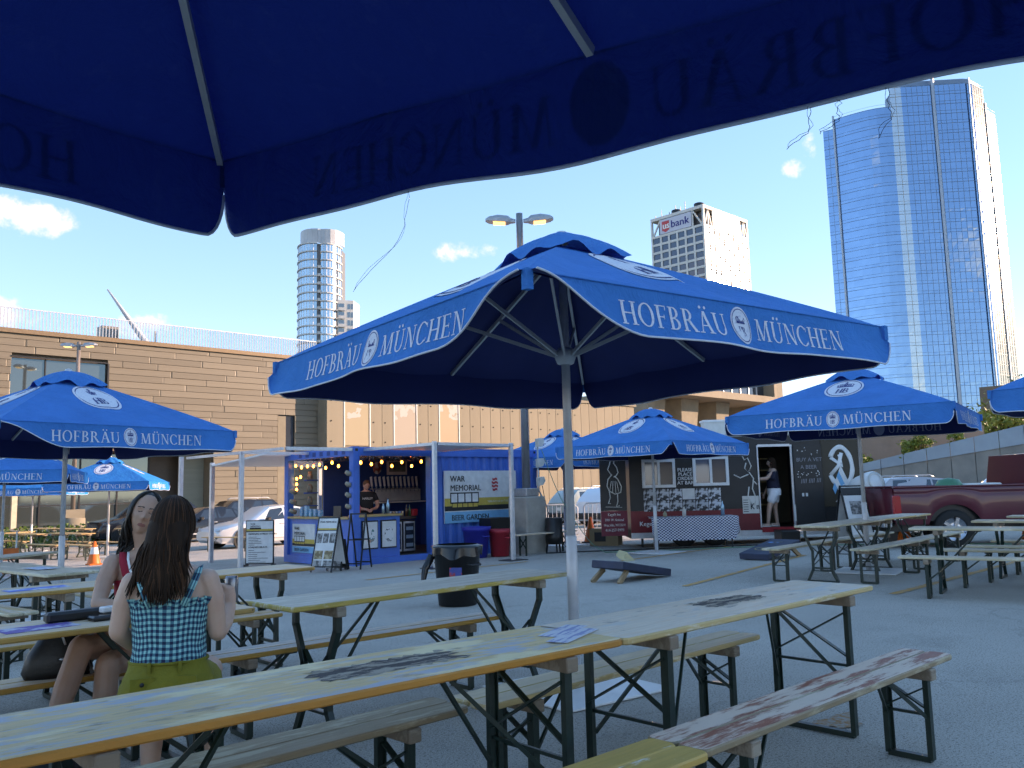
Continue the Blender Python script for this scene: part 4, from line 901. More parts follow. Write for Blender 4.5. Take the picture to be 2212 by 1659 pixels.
def put(kind,x,y,deg,label,m0=None,m1=None,scale=None,group=None):
    p=protos[kind]; z=zg(y); tilt=0
    group=group or ('folding beer benches' if kind=='b' else 'folding beer tables')
    if kind not in used: used.add(kind); o=p; o.location=(x,y,z); o.rotation_euler=(0,0,R(deg)); o['label']=label; o['group']=group
    else: o=dup(p,(x,y,z),R(deg),label,group)
    o.scale=scale or (1,1,1)
    for tp in part(o,'seat_plank')+part(o,'tabletop'): remat(tp,m0 or m_wt3,0); remat(tp,m1 or m_we3,1)
    return o
T1=put('I',1.60,2.50,-3,'nearest table with worn yellow-blue top and orange edge',m_wt1,m_we1)
T2=put('I',3.78,2.425,-.5,'pale grey-green table right of the orange-edged one',m_wt2,m_we2)
T3=put('Y',3.42,4.39,1,'table with whitish worn top running to the centre umbrella pole',wood('whitish_table',(.72,.6,.46),(.78,.68,.56),amt=.45),wood('ochre_edge',(.62,.43,.1),(.66,.58,.4),amt=.4))
T4=put('Y',1.12,4.55,0,'table the two women sit at with phone and black case on it',m_wt3,m_we3)
put('Y',.59,6.64,0,'left table with blue print behind the women, its end abutting another'); put('Y',2.72,6.63,0,'golden-edged table passing behind the women towards the menu board',m_wt3,m_we3)
put('I',2.50,9.75,97,'wide grey table at left with corner pointing at the viewer',m_wgrey,m_weg); put('Y',2.95,13.2,38,'small grey table at the left edge in front of the sunlit ones',m_wgrey,m_weg)
put('b',1.44,1.87,-1,'yellow varnished bench cut by the bottom edge',m_wyel,m_wyel); put('b',3.63,1.86,-.6,'red-brown bench with peeling paint at bottom right',m_wred,m_wbr)
put('b',1.31,2.925,.3,'dark weathered brown bench under the nearest table',m_wbr,m_wbr); put('b',3.55,2.885,.3,'pale bench behind the grey-green table',m_wpale,m_we2)
put('b',3.17,4.74,-2,'blue-grey topped bench with orange edge below the whitish table',m_wblue,m_worange); put('b',.98,4.88,-1,'bench at left with a black handbag on it',m_wt3,m_worange)
put('b',.92,3.77,0,'bench the woman in green checks sits on',m_wpale,m_worange)
put('b',2.52,6.22,-2,'yellow-edged bench in front of the golden-edged table',m_wt3,m_we3,(.76,1,1)); put('b',.62,6.26,0,'yellow-edged bench at the left edge under the women\'s table',m_wt3,m_we3); put('b',2.55,7.28,0,'whitish bench beyond the golden-edged table',m_wblue,m_we2)
put('b',2.05,9.55,97,'short-ended brown bench at left beside the wide grey table',m_wt3,m_weg); put('b',3.10,9.9,97,'grey bench on the far side of the wide grey table',m_wgrey,m_weg)
# right-hand group
put('Y',11.98,5.73,5,'grey pine table left of the right umbrella pole',m_wgrey,m_weg); put('Y',14.22,5.93,3,'pine table right of the right umbrella pole before the pickup',m_wgrey,m_we2)
put('b',11.80,6.24,4,'bench behind the dark cornhole board at right',m_wgrey,m_weg); put('b',14.0,6.36,3,'bench end beyond the sandwich board near the trailer',m_wgrey,m_weg)
put('b',12.13,5.14,3.4,'pale bench with its end facing the orange line at right',m_wgrey,m_weg); put('b',14.3,5.32,4,'pale bench continuing towards the pickup wheel',m_wgrey,m_weg)
put('Y',11.16,3.27,-77,'long grey table crossing the right edge in front of the pickup',m_wgrey,m_weg); put('b',10.57,3.2,-76,'nearest grey bench crossing the right edge',m_wgrey,m_weg); put('b',11.78,3.22,-77,'second grey bench crossing the right edge',m_wgrey,m_weg)
put('Y',13.1,3.2,-82,'farther grey table at the right edge by the pickup',m_wgrey,m_weg); put('b',12.5,3.16,-80,'third grey bench at the right edge',m_wgrey,m_weg); put('b',13.62,3.16,-82,'fourth grey bench at the right edge',m_wgrey,m_weg); put('Y',14.65,3.22,-84,'farthest table end at the right edge',m_wgrey,m_weg)
# sunlit group, left back
for i,(kind,x,y,dg,lab) in enumerate((('Y',9.3,31.0,-80,'sunlit table left of the traffic cone'),('Y',8.55,33.1,-80,'sunlit table farther left of the cone'),('Y',11.3,37.2,-78,'sunlit table by the black car bonnet'),('Y',11.0,40.0,-78,'sunlit table before the lamp pedestal'),('Y',8.3,35.4,20,'sunlit table at the far left edge'),('Y',12.2,33.,-75,'sunlit table behind the umbrella post by the black car'),
   ('b',8.35,30.6,-82,'sunlit bench nearest the far-left umbrella post'),('b',8.65,28.3,-82,'sunlit bench just left of the traffic cone'),('b',9.6,31.6,-80,'sunlit bench between the sunlit tables'),('b',10.0,28.9,-80,'sunlit bench right of the traffic cone'),('b',8.7,35.6,-82,'sunlit bench at the far left'),('b',11.9,30.6,-78,'sunlit bench under the bright umbrella'),('b',12.8,26.8,-70,'sunlit bench end right of the women, by the black saloon'))):
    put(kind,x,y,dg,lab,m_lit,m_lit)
# torn sticker remains and notices on the near tops
def mk_torn():
    m,n,l,b=nm('torn_sticker'); x=noise(n,l,9,7,(.5,2.2,1),rough=.7); r=ramp(n,l,x.outputs['Fac'],.47,.5); c=mixc(n,l,r.outputs[0],(.42,.33,.25),(.07,.055,.05)); l.new(c,b.inputs['Base Color']); b.inputs['Roughness'].default_value=.8; return m
mtorn=mk_torn(); mtorn2=mk_torn()
for (x,y,a,w,h_,par,mm) in ((1.78,2.50,-3,.56,.19,'torn dark sticker remains on the orange-edged table',mtorn),(3.86,2.47,0,.50,.18,'scraped dark sticker remains on the grey-green table',mtorn2)):
    mb=MB(); rd=random.Random(int(x*10)); n=26; pts=[]
    for i in range(n): pts.append((-w/2+w*i/n,-h_/2+rd.uniform(-.012,.02),0))
    for i in range(10): pts.append((w/2+rd.uniform(-.05,.03),-h_/2+h_*i/10,0))
    for i in range(n): pts.append((w/2-w*i/n,h_/2+rd.uniform(-.03,.012),0))
    for i in range(10): pts.append((-w/2+rd.uniform(-.03,.04),h_/2-h_*i/10,0))
    tag(mb.poly(pts).build('sticker_remains',mm,None,(x,y,.7712),R(a)),par,'sticker')
m_print=M('blue_print',(.62,.63,.68),(.25,.3,.5),scale=14,stretch=(.3,2.5,1),lo=.5,hi=.55)
for i,(x,y,a,w,h_,lab) in enumerate(((2.66,2.50,20,.30,.10,'white printed notice where the two near tables meet'),(2.60,2.39,20,.34,.09,'second printed notice in front of the first'))):
    tag(MB().box(-w/2,w/2,-h_/2,h_/2,0,.0012).build('paper_notice',m_print,None,(x,y,.7715+.0016*i),R(a)),lab,'paper')
m_purp=M('purple_print',(.16,.09,.36),(.5,.5,.6),scale=9,lo=.5,hi=.6); m_blup=M('blue_sticker',(.08,.2,.62),(.55,.6,.7),scale=7,lo=.5,hi=.6)
tag(MB().box(-.16,.16,-.09,.09,0,.001).build('table_sticker',m_purp,None,(1.22,4.50,.7712),R(4)),'purple sticker on the left of the women\'s table','sticker')
tag(MB().box(-.2,.2,-.08,.08,0,.001).build('table_sticker',m_blup,None,(1.78,6.62,.7712+zg(6.6)),R(4)),'blue sticker on the table behind the women','sticker')
tag(MB().box(-.2,.2,-.1,.1,0,.001).build('table_sticker',m_print,None,(2.55,9.4,.7712+zg(9.4)),R(97)),'faded print on the wide grey table at left','sticker')
# ------------------------------------------------------------------ blue container bar
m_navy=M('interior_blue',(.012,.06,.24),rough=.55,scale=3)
m_counter=M('counter_wood',(.5,.34,.14),(.4,.26,.1),rough=.45,scale=6,stretch=(.3,3,1))
X0,X1,Y0,Y1=10.42,16.1,15.9,18.9; ZC=zg(16.5)-.02; HC_=2.6
ct_=thing('container_bar','open blue shipping container bar with beer taps and string lights','bar',(X0,Y0,ZC))
LX,LY=X1-X0,Y1-Y0
pc=MB()
for x in (0,LX-.17):
    for y in (0,LY-.17): pass
for (x,y) in ((0,0),(LX-.17,0),(0,LY-.17),(LX-.17,LY-.17)):
    p=MB().cb(x,x+.17,y,y+.17,0,HC_,.01); p.box(x+.05,x+.12,y-.004,y+.0,HC_-.1,HC_-.04,1); p.build('corner_post',[m_cblue,m_black],ct_)
MB().box(.17,LX-.17,.0,.12,.0,.17).box(.17,LX-.17,LY-.12,LY,.0,.17).box(0,.12,.17,LY-.17,0,.17).box(LX-.12,LX,.17,LY-.17,0,.17).build('bottom_rail',m_cblue,ct_)
MB().box(2.2,2.62,-.004,.02,.03,.13).build('fork_pocket',m_black,ct_)
MB().box(.17,LX-.17,.0,.1,HC_-.2,HC_-.01).box(.17,LX-.17,LY-.1,LY,HC_-.2,HC_-.01).box(0,.1,.17,LY-.17,HC_-.2,HC_-.01).box(LX-.1,LX,.17,LY-.17,HC_-.2,HC_-.01).build('top_rail',m_cblue,ct_)
for i in range(7): MB().box(-.006,.0,.32+i*.31,.45+i*.31,HC_-.16,HC_-.06).build('rail_slot',m_navy,ct_)
MB().box(.1,LX-.1,.1,LY-.1,HC_-.05,HC_+.0).build('roof',m_steel,ct_)
MB().box(.1,LX-.1,.1,LY-.1,.12,.16).build('deck',M('deck_ply',(.12,.1,.08)),ct_)
# corrugated wall right of the opening, and the far end
def corr(x0,x1,y,dep,z0,z1,axis='x',per=.28):
    mb=MB(); pts=[]; x=x0
    while x<x1-.01:
        for dx,dy in ((0,0),(.09,0),(.14,1),(.23,1)):
            if x+dx<x1: pts.append((x+dx,y+dy*dep))
        x+=per
    pts.append((x1,y))
    for a,b in zip(pts[:-1],pts[1:]):
        q=[(a[0],a[1],z0),(b[0],b[1],z0),(b[0],b[1],z1),(a[0],a[1],z1)]
        if axis=='y': q=[(p[1],p[0],p[2]) for p in q]
        mb.add(q,[(0,1,2,3)])
    return mb
corr(2.22,LX-.17,.045,.04,.17,HC_-.2).build('corrugated_wall',m_cblue,ct_); corr(.17,LY-.17,LX-.05,-.03,.17,HC_-.2,'y').build('corrugated_wall',m_cblue,ct_)
MB().box(2.14,2.22,.02,.2,.17,HC_-.2).build('door_jamb',m_cblue,ct_)
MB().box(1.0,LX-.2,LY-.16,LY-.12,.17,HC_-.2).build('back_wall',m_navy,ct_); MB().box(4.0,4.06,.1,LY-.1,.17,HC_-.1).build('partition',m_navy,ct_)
# counters
MB().box(.12,1.27,.06,.10,.17,1.06).box(1.22,1.27,.1,.6,.17,1.06).build('counter_front',m_cblue,ct_); MB().cb(.14,1.30,-.02,.42,1.06,1.11,.008).build('counter_top',m_counter,ct_)
MB().box(.06,.10,.17,LY-.17,.17,1.02).build('counter_front',m_cblue,ct_); MB().cb(-.02,.40,.19,LY-.19,1.02,1.07,.008).build('counter_top',m_counter,ct_)
# string lights, tinsel ceiling
rd=random.Random(9)
cable=MB(); pts=[(.3,LY-.25,2.1)]+[(.14,LY-.3-i*.27,2.36-.06*(i%2)) for i in range(8)]+[(.3+i*.28,.16,2.36-.07*(i%2)) for i in range(8)]; cable.tube(pts,.006,5); cable.build('light_cable',m_black,ct_)
bulbm=MB().lathe([(0,-.075),(.02,-.065),(.028,-.04),(.02,-.01),(.012,0)],8).mesh('bulb'); bulbm.materials.append(m_bulb)
for i,p in enumerate(pts): obj('bulb',bulbm,ct_,(p[0],p[1],p[2]-.03-.06*rd.random()))
for z in (2.0,1.87,1.74): obj('bulb',bulbm,ct_,(.2,LY-.24,z))
tn=MB()
for i in range(900):
    p=Vector((rd.uniform(.15,3.6),rd.uniform(.15,LY-.2),2.44+rd.uniform(-.05,.05))); q=Quaternion((rd.gauss(0,1),rd.gauss(0,1),rd.gauss(0,1),rd.gauss(0,1))).normalized(); s=.05; tn.add([p+q@Vector((-s,0,0)),p+q@Vector((0,-.012,0)),p+q@Vector((s,0,0)),p+q@Vector((0,.012,0))],[(0,1,2,3)])
tag(tn.build('tinsel_garland',M('tinsel',(.5,.5,.5),(.15,.15,.16),rough=.25,metal=.9,scale=40),ct_,fixn=False),kind='stuff')
# taps on a steel splashback
yb=LY-.2
MB().box(2.5,3.95,yb-.04,yb,1.36,1.66).build('steel_splashback',M('bright_steel',(.7,.68,.64),rough=.45,metal=.3),ct_); MB().cb(2.15,3.95,yb-.34,yb,1.31,1.345,.004).build('tap_shelf',m_white,ct_)
for i in range(12):
    x=2.32+i*.132; sh=MB().tube([(x,yb-.04,1.68),(x,yb-.16,1.68),(x,yb-.19,1.60)],.016,7); sh.lathe([(.0,.0),(.02,0),(.014,.06),(0,.06)],8,c=(x,yb-.13,1.69)); sh=sh.build('beer_tap',m_steel,ct_)
    MB().prism([(x-.02,yb-.14,1.74),(x+.02,yb-.14,1.74),(x-.05+.02,yb-.17,2.0),(x-.05-.03,yb-.17,1.98)],(0,.03,0)).build('tap_handle',m_white,sh)
# pictures on the back wall
o=MB().lathe([(0,0),(.16,0),(.16,.02),(0,.02)],24,M=Matrix.Translation((2.55,yb-.02,2.22))@Matrix.Rotation(R(90),4,'X')@Matrix.Diagonal((.8,1,1,1)).to_4x4()).build('oval_sign',M('sign_rust',(.55,.53,.5),(.3,.06,.03),scale=9,lo=.45,hi=.5),ct_)
o=MB().box(2.85,3.5,yb-.05,yb-.03,2.04,2.42).build('picture_frame',m_offw,ct_); MB().box(2.91,3.44,yb-.06,yb-.052,2.12,2.38).build('picture',M('picture_green',(.2,.22,.17),(.07,.08,.06),scale=6),o)
# bottle fridges under the back counter
MB().cb(1.33,2.12,.55,.62,.95,1.02,.01).build('back_counter',M('dark_counter',(.07,.04,.03)),ct_)
for x in (1.30,1.68):
    f=MB().cb(x,x+.36,.5,1.0,.2,.92,.01).build('bottle_fridge',m_black,ct_); MB().box(x+.015,x+.345,.485,.498,.22,.9).build('fridge_door_frame',m_steel,f); MB().box(x+.05,x+.31,.478,.484,.27,.86).build('fridge_glass',glass('fridge_glass',(.03,.035,.045),.1,.3),f)
    for k in range(3): MB().box(x+.08,x+.28,.47,.476,.32+k*.19,.40+k*.19).build('bottle_row',M('bottle_row',(.08,.16,.25),(.25,.3,.3),scale=30,stretch=(4,1,.3)),f)
# sign boards on the container front
def warsign(par,x0,y,z0,w,h_,full=True,nx=(1,0,0)):
    ux=Vector(nx); n_=Vector((ux.y,-ux.x,0)); o0=Vector((x0,y,z0)); uz=Vector((0,0,1))
    def rect(a,b,c,d,off,mi,mb): mb.add([o0+ux*a+uz*c+n_*off,o0+ux*b+uz*c+n_*off,o0+ux*b+uz*d+n_*off,o0+ux*a+uz*d+n_*off],[(0,1,2,3)],mi)
    bd=MB().prism([o0,o0+ux*w,o0+ux*w+uz*h_,o0+uz*h_],n_*-.03).build('sign_board',m_paper,par)
    pr=MB(); s=h_/1.24
    rect(.0,w,.26*s,.40*s,.003,1,pr); rect(.0,w,.395*s,.40*s,.0032,1,pr); rect(0,w,.29*s,.40*s,.004,2,pr) if False else None
    pr=MB(); rect(0,w,.285*s,.40*s,.004,1,pr); rect(0,w,.40*s,.585*s,.004,0,pr); rect(0,w,.0,.262*s,.005,2,pr)
    pr.build('printed_band',[m_yel,m_ink,m_cyan],bd)
    lt=MB(); text(lt,'WAR',o0+ux*.17*s+uz*.98*s+n_*.008,ux,uz,.20*s,0,bold=.012); text(lt,'MEMORIAL',o0+ux*.17*s+uz*.76*s+n_*.008,ux,uz,.20*s,0,bold=.012); text(lt,'BEER GARDEN',o0+ux*.2*s+uz*.06*s+n_*.009,ux,uz,.185*s,0,bold=.016); lt.build('lettering',m_ink,bd)
    # little building drawing: dark frame with four panes over five blocks
    dr=MB(); rect(.17*s,1.08*s,.46*s,.72*s,.007,0,dr)
    for i in range(4): rect((.2+i*.222)*s,(.385+i*.222)*s,.49*s,.69*s,.010,1,dr)
    rect(.22*s,1.05*s,.36*s,.46*s,.008,0,dr)
    for i in range(5): rect((.235+i*.165)*s,(.375+i*.165)*s,.372*s,.455*s,.011,2,dr)
    dr.build('hall_drawing',[m_ink,m_paper,m_yel],bd)
    if full:
        eg=MB(); cx,cz=1.62*s,.90*s
        for j in range(4):
            for i in range(12):
                zc=(j-1.5)*.085*s
                def eb(t): return .11*s*math.sqrt(max(0,1-(t/(.19*s))**2))
                w_=eb(zc); a=-w_+2*w_*i/12; b=-w_+2*w_*(i+1)/12
                f=lambda q: .012*s*math.sin(q/(.022*s))
                eg.add([o0+ux*(cx+a)+uz*(cz+zc-.028*s+f(a))+n_*.006,o0+ux*(cx+b)+uz*(cz+zc-.028*s+f(b))+n_*.006,o0+ux*(cx+b)+uz*(cz+zc+.028*s+f(b))+n_*.006,o0+ux*(cx+a)+uz*(cz+zc+.028*s+f(a))+n_*.006],[(0,1,2,3)])
        eg.build('wave_emblem',m_redp,bd)
        lt=MB(); text(lt,'YEAR-ROUND BY THE LAKE',o0+ux*1.36*s+uz*.46*s+n_*.008,ux,uz,.07*s,0); lt.build('lettering',m_offw,bd)
    return bd
warsign(ct_,2.52,-.02,.82,2.36,1.24); warsign(ct_,.03,LY-.36,.24,1.0,.66,False,(0,-1,0))
# small framed posters on the counter front
def poster(par,x,z,w,h_,kind):
    fr=MB().cb(x,x+w,.02,.06,z,z+h_,.006).build('poster_frame',m_black,par)
    m,n,l,b=nm('poster_print'); t=noise(n,l,7 if kind else 5,5,rough=.65); sp=n.new('ShaderNodeValToRGB'); e=sp.color_ramp.elements; sp.color_ramp.interpolation='CONSTANT'; e[0].color=c4((.7,.7,.7)); e[1].position=.54; e[1].color=c4((.05,.05,.06) if kind else (.05,.2,.19))
    for p_,cc in ((.60,(.6,.6,.62) if kind else (.6,.33,.25)),(.66,(.2,.2,.22) if kind else (.45,.12,.1))): k=e.new(p_); k.color=c4(cc)
    l.new(t.outputs['Fac'],sp.inputs[0]); l.new(sp.outputs[0],b.inputs['Base Color'])
    MB().box(x+.025,x+w-.025,.014,.0195,z+.03,z+h_-.03).build('poster',m_paper,fr); MB().lathe([(0,0),(w*.3,0)],20,M=Matrix.Translation((x+w/2,.012,z+h_*.48))@Matrix.Rotation(R(90),4,'X')@Matrix.Diagonal((1,1.25,1,1)).to_4x4()).build('drawing',m,fr)
poster(ct_,.24,.36,.42,.62,0); poster(ct_,.74,.36,.42,.62,1)
# awnings on white posts
aw=thing('awning_frame','white post and beam awning along the front of the container bar','awning',(0,0,0))
zt=ZC+2.50
for i,(x,y) in enumerate(((10.72,13.45),(12.78,13.4))): MB().cb(x-.04,x+.04,y-.04,y+.04,zg(y),zt+.08,.006).build('post',m_alu,aw); MB().box(x-.25,x+.25,y-.2,y+.2,zg(y)+.004,zg(y)+.02).build('foot_plate',m_dark,aw)
MB().box(10.77,12.73,13.38,13.44,zt,zt+.06).box(10.69,10.75,13.5,15.9,zt,zt+.06).box(12.75,12.81,13.47,15.9,zt,zt+.06).build('beam',m_alu,aw); MB().box(10.77,12.73,13.47,15.8,zt+.03,zt+.06).build('awning_sheet',m_white,aw)
aw=thing('awning_frame','white post and beam awning on the left side of the container bar','awning',(0,0,0))
for i,(x,y) in enumerate(((8.75,17.75),(8.6,20.6))): MB().cb(x-.045,x+.045,y-.045,y+.045,zg(y),zt+.06,.006).build('post',m_alu,aw)
MB().box(8.72,8.78,17.82,20.6,zt-.0,zt+.06).box(8.82,10.4,17.72,17.78,zt-.0,zt+.06).box(8.72,8.78,15.95,17.68,zt-.0,zt+.06).box(8.82,10.4,15.9,15.98,zt+.0,zt+.07).build('beam',m_alu,aw)
aw=thing('awning_frame','white awning behind the container bar seen through its opening','awning',(0,0,0))
for i,(x,y) in enumerate(((9.75,21.4),(12.6,20.9))): MB().cb(x-.05,x+.05,y-.05,y+.05,zg(y),zt-.05,.006).build('post',m_alu,aw)
MB().prism([(9.7,18.6,zt+.02),(13,18.6,zt+.02),(13,21.4,zt-.15),(9.7,21.4,zt-.15)],(0,0,.04)).build('awning_sheet',m_white,aw)
# mugs hung on the posts
def mug(x,y,z,lab,dx):
    t=thing('beer_mug',lab,'mug',(x,y,z),group='stoneware mugs hung on the container posts'); Mx=Matrix.Rotation(R(90),4,'Y')@Matrix.Rotation(dx,4,'X')
    MB().lathe([(0,.07),(.045,.07),(.052,.0),(.052,-.09),(.045,-.09),(.043,.055),(0,.055)],12,M=Matrix.Rotation(R(-70),4,'Y')).build('cup',[M('mug_grey',(.33,.29,.22),rough=.4)],t); MB().tube([(0,.045,.05),(0,.085,.03),(0,.085,-.03),(0,.045,-.05)],.009,6).build('handle',M('mug_handle',(.3,.26,.2)),t)
for i,z in enumerate((2.02,1.78,1.55,1.3)): mug(10.38,16.02,ZC+z,('top','second','third','lowest')[i]+' mug hung on the container corner post',0)
for i,z in enumerate((1.66,1.42,1.2)): mug(10.38,18.42,ZC+z,('top','middle','lowest')[i]+' mug hung on the left container post',0)
# things on the counters
m_red2=M('red_bottle',(.5,.03,.04),rough=.3); m_steelb=M('steel_bottle',(.3,.5,.62),rough=.25,metal=.6)
def bottle(x,y,z,r,h_,mat,lab,name='bottle',cat='bottle',grp=None):
    t=thing(name,lab,cat,(x,y,z),group=grp); MB().lathe([(0,0),(r,0),(r,h_*.62),(r*.4,h_*.78),(r*.36,h_*.93)],12).build('body',mat,t); MB().lathe([(r*.42,h_*.93),(r*.42,h_),(0,h_)],10).build('cap',m_black,t); return t
bottle(10.72,16.15,ZC+1.11,.045,.3,m_red2,'red bottle on the wooden bar counter beside the bartender')
bottle(11.45,16.25,ZC+1.11,.035,.24,m_steelb,'shorter steel bottle on the bar counter'); bottle(11.58,16.25,ZC+1.11,.04,.34,m_steelb,'taller steel bottle on the bar counter')
for i in range(5):
    tag(MB().lathe([(0,0),(.03,0),(.033,.12),(.03,.125),(0,.125)],10).build('can',M('can_%d'%i,random.choice(((.45,.3,.2),(.4,.4,.42),(.08,.2,.45))),rough=.3,metal=.5),None,(11.82+i*.085,16.49,ZC+1.02)),['brown','silver','blue','tan','grey'][i]+' can in the row on the back counter','can',group='cans on the back counter')
bottle(12.28,16.49,ZC+1.02,.032,.27,M('brown_glass',(.1,.04,.015),rough=.15),'brown beer bottle on the back counter'); bottle(12.38,16.50,ZC+1.02,.032,.27,M('green_glass',(.03,.08,.03),rough=.15),'dark green bottle next to the brown one')
tag(MB().cb(-.08,.08,-.06,.06,0,.16,.01).build('red_carton',m_red,None,(12.50,16.5,ZC+1.02)),'small red carton at the right end of the back counter','carton')
rd=random.Random(4)
for i in range(9):
    y=16.5+.9+i*.1; c=random.choice(((.06,.3,.5),(.5,.06,.06),(.05,.35,.2),(.6,.6,.62),(.1,.4,.6)))
    tag(MB().cb(-.05,.05,-.045,.045,0,.12+.14*rd.random(),.012).build('snack_bag',M('bag_%d'%i,c,tuple(k*.5+.3 for k in c),rough=.3,scale=20,lo=.5,hi=.55),None,(10.52+.06*(i%2),y,ZC+1.07)),'%s snack packet in the heap on the side counter, %s'%(['blue','red','green','white','light blue'][i%5],['leftmost','near the left','left of the middle','in the middle','behind the middle','right of the middle','near the right','at the right','rightmost'][i]),'packet',group='snack packets on the side counter')
tag(MB().prism([(0,0,0),(.02,0,.24),(.02,.02,.24),(0.05,.0,0)],(0,.3,0)).build('card_reader',m_dark,None,(10.55,16.62,ZC+1.07)),'dark tablet till standing on the side counter','till')
# small shelves inside the left post
sh=thing('wall_shelf','little blue shelves with ornaments inside the left container post','shelf',(10.6,18.2,ZC)); 
for z in (1.3,1.6,1.9): MB().box(-.02,.28,-.1,.06,z,z+.03).build('shelf_board',m_navy,sh)
for z in (1.33,1.63,1.93): MB().lathe([(0,0),(.06,0),(.07,.1),(.04,.2),(0,.2)],10,c=(.1,-.02,z)).build('ornament',M('ornament',(.3,.25,.17),(.1,.08,.06),scale=12),sh)
# conduit boxes and cables on the lamp pedestal
eb=thing('outlet_boxes','grey weatherproof outlet boxes strapped to the lamp pole','outlet',(14.97,14.83,zg(14.9)))
for z in (2.55,2.05,1.6): MB().prism([(0,0,z),(.12,0,z+.02),(.2,0,z+.12),(.16,0,z+.22),(0,0,z+.2)],(0,-.13,0)).build('outlet_box',m_offw,eb)
MB().tube([(.03,-.05,2.75),(.03,-.05,1.5),(.18,-.1,1.2),(.2,-.1,0)],.022,7).build('conduit',m_steel,eb)
def cable(lab,pts,mat,r=.009): tag(MB().tube(pts,r,6).build('power_cable',mat),lab,'cable')
m_gc=M('green_cable',(.12,.3,.2),rough=.5)
def smooth(pts,n=8):
    P=[Vector(p) for p in pts]; o=[]
    for i in range(len(P)-1):
        p0,p1,p2,p3=P[max(i-1,0)],P[i],P[i+1],P[min(i+2,len(P)-1)]
        for k in range(n): t=k/n; o.append(.5*((2*p1)+(p2-p0)*t+(2*p0-5*p1+4*p2-p3)*t*t+(3*p1-p0-3*p2+p3)*t**3))
    return o+[P[-1]]
cable('green cable dropping from the outlet boxes to the ground',smooth([(15.15,14.8,zg(14.8)+2.5),(15.25,14.3,zg(14)+1.3),(15.3,13.5,zg(13.5)+.3),(15.2,12.9,zg(12.9)+.015)]),m_gc)
cable('green cable lying along the ground before the trailer',[(x_,y_,zg(y_)+.015) for x_,y_ in [(p.x,p.y) for p in smooth([(15.2,12.9,0),(16.,11.9,0),(17.2,10.9,0),(18.3,9.3,0),(18.9,7.4,0),(19.3,5.4,0)],14)]],m_gc,.012)
cable('black cable lying along the ground beside the green one',[(x_,y_,zg(y_)+.018) for x_,y_ in [(p.x,p.y) for p in smooth([(14.6,14.2,0),(15.4,13.5,0),(16.6,12.3,0),(17.8,11.1,0),(18.6,10.1,0)],14)]],m_black,.016)
cable('black cable hanging from the lowest outlet box',smooth([(15.1,14.75,zg(14.8)+1.6),(15.25,14.7,zg(14.8)+.9),(15.5,14.5,zg(14.5)+.2),(15.6,14.3,zg(14.3)+.02)]),m_black)
# ------------------------------------------------------------------ signs by the container
def frame_sign(lab,x,y,rz,w,h_,title):
    t=thing('menu_board',lab,'sign',(x,y,zg(y)),rz); MB().cb(-w/2,w/2,-.02,.02,.06,h_,.006).box(-w/2,-w/2+.04,-.12,.12,0,.06).box(w/2-.04,w/2,-.12,.12,0,.06).build('frame',m_black,t)
    bd=MB().box(-w/2+.03,w/2-.03,-.026,-.021,.1,h_-.03).build('menu_sheet',m_paper,t); ux,uz=Vector((1,0,0)),Vector((0,0,1))
    pr=MB(); pr.box(-w/2+.03,w/2-.03,-.029,-.027,h_-.34,h_-.28,0); pr.box(-w/2+.03,w/2-.03,-.029,-.027,h_-.37,h_-.343,1); pr.build('printed_band',[m_yel,m_ink],bd)
    lt=MB(); text(lt,'WAR',(-w/2+.14,-.03,h_-.14),ux,uz,.06,0,bold=.02); text(lt,'MEMORIAL',(-w/2+.14,-.03,h_-.21),ux,uz,.06,0,bold=.02); text(lt,title[0],(-w/2+.08,-.03,h_-.46),ux,uz,.075,0,bold=.03); text(lt,title[1],(-w/2+.08,-.03,h_-.88),ux,uz,.075,0,bold=.03); lt.build('lettering',m_ink,bd)
    ln=MB(); rd=random.Random(3)
    for i in range(6): ln.box(-w/2+.09,-w/2+.09+rd.uniform(.15,.5),-.0285,-.0275,h_-.54-i*.05,h_-.526-i*.05)
    for i in range(7): ln.box(-w/2+.09,-w/2+.09+rd.uniform(.15,.55),-.0285,-.0275,h_-.96-i*.062,h_-.946-i*.062)
    ln.build('small_print',m_ink,bd); hd=MB().box(-w/2+.12,-w/2+.44,-.0295,-.0285,h_-.29,h_-.235); hd.build('hall_drawing',m_ink,bd)
    return t
_fs=frame_sign('framed menu board headed German street food left of the container',9.62,18.55,AZ-PI/2-R(4),.80,1.45,('GERMAN STREET FOOD','LOADED BRATS')); _fs.scale=(.84,1,.72)
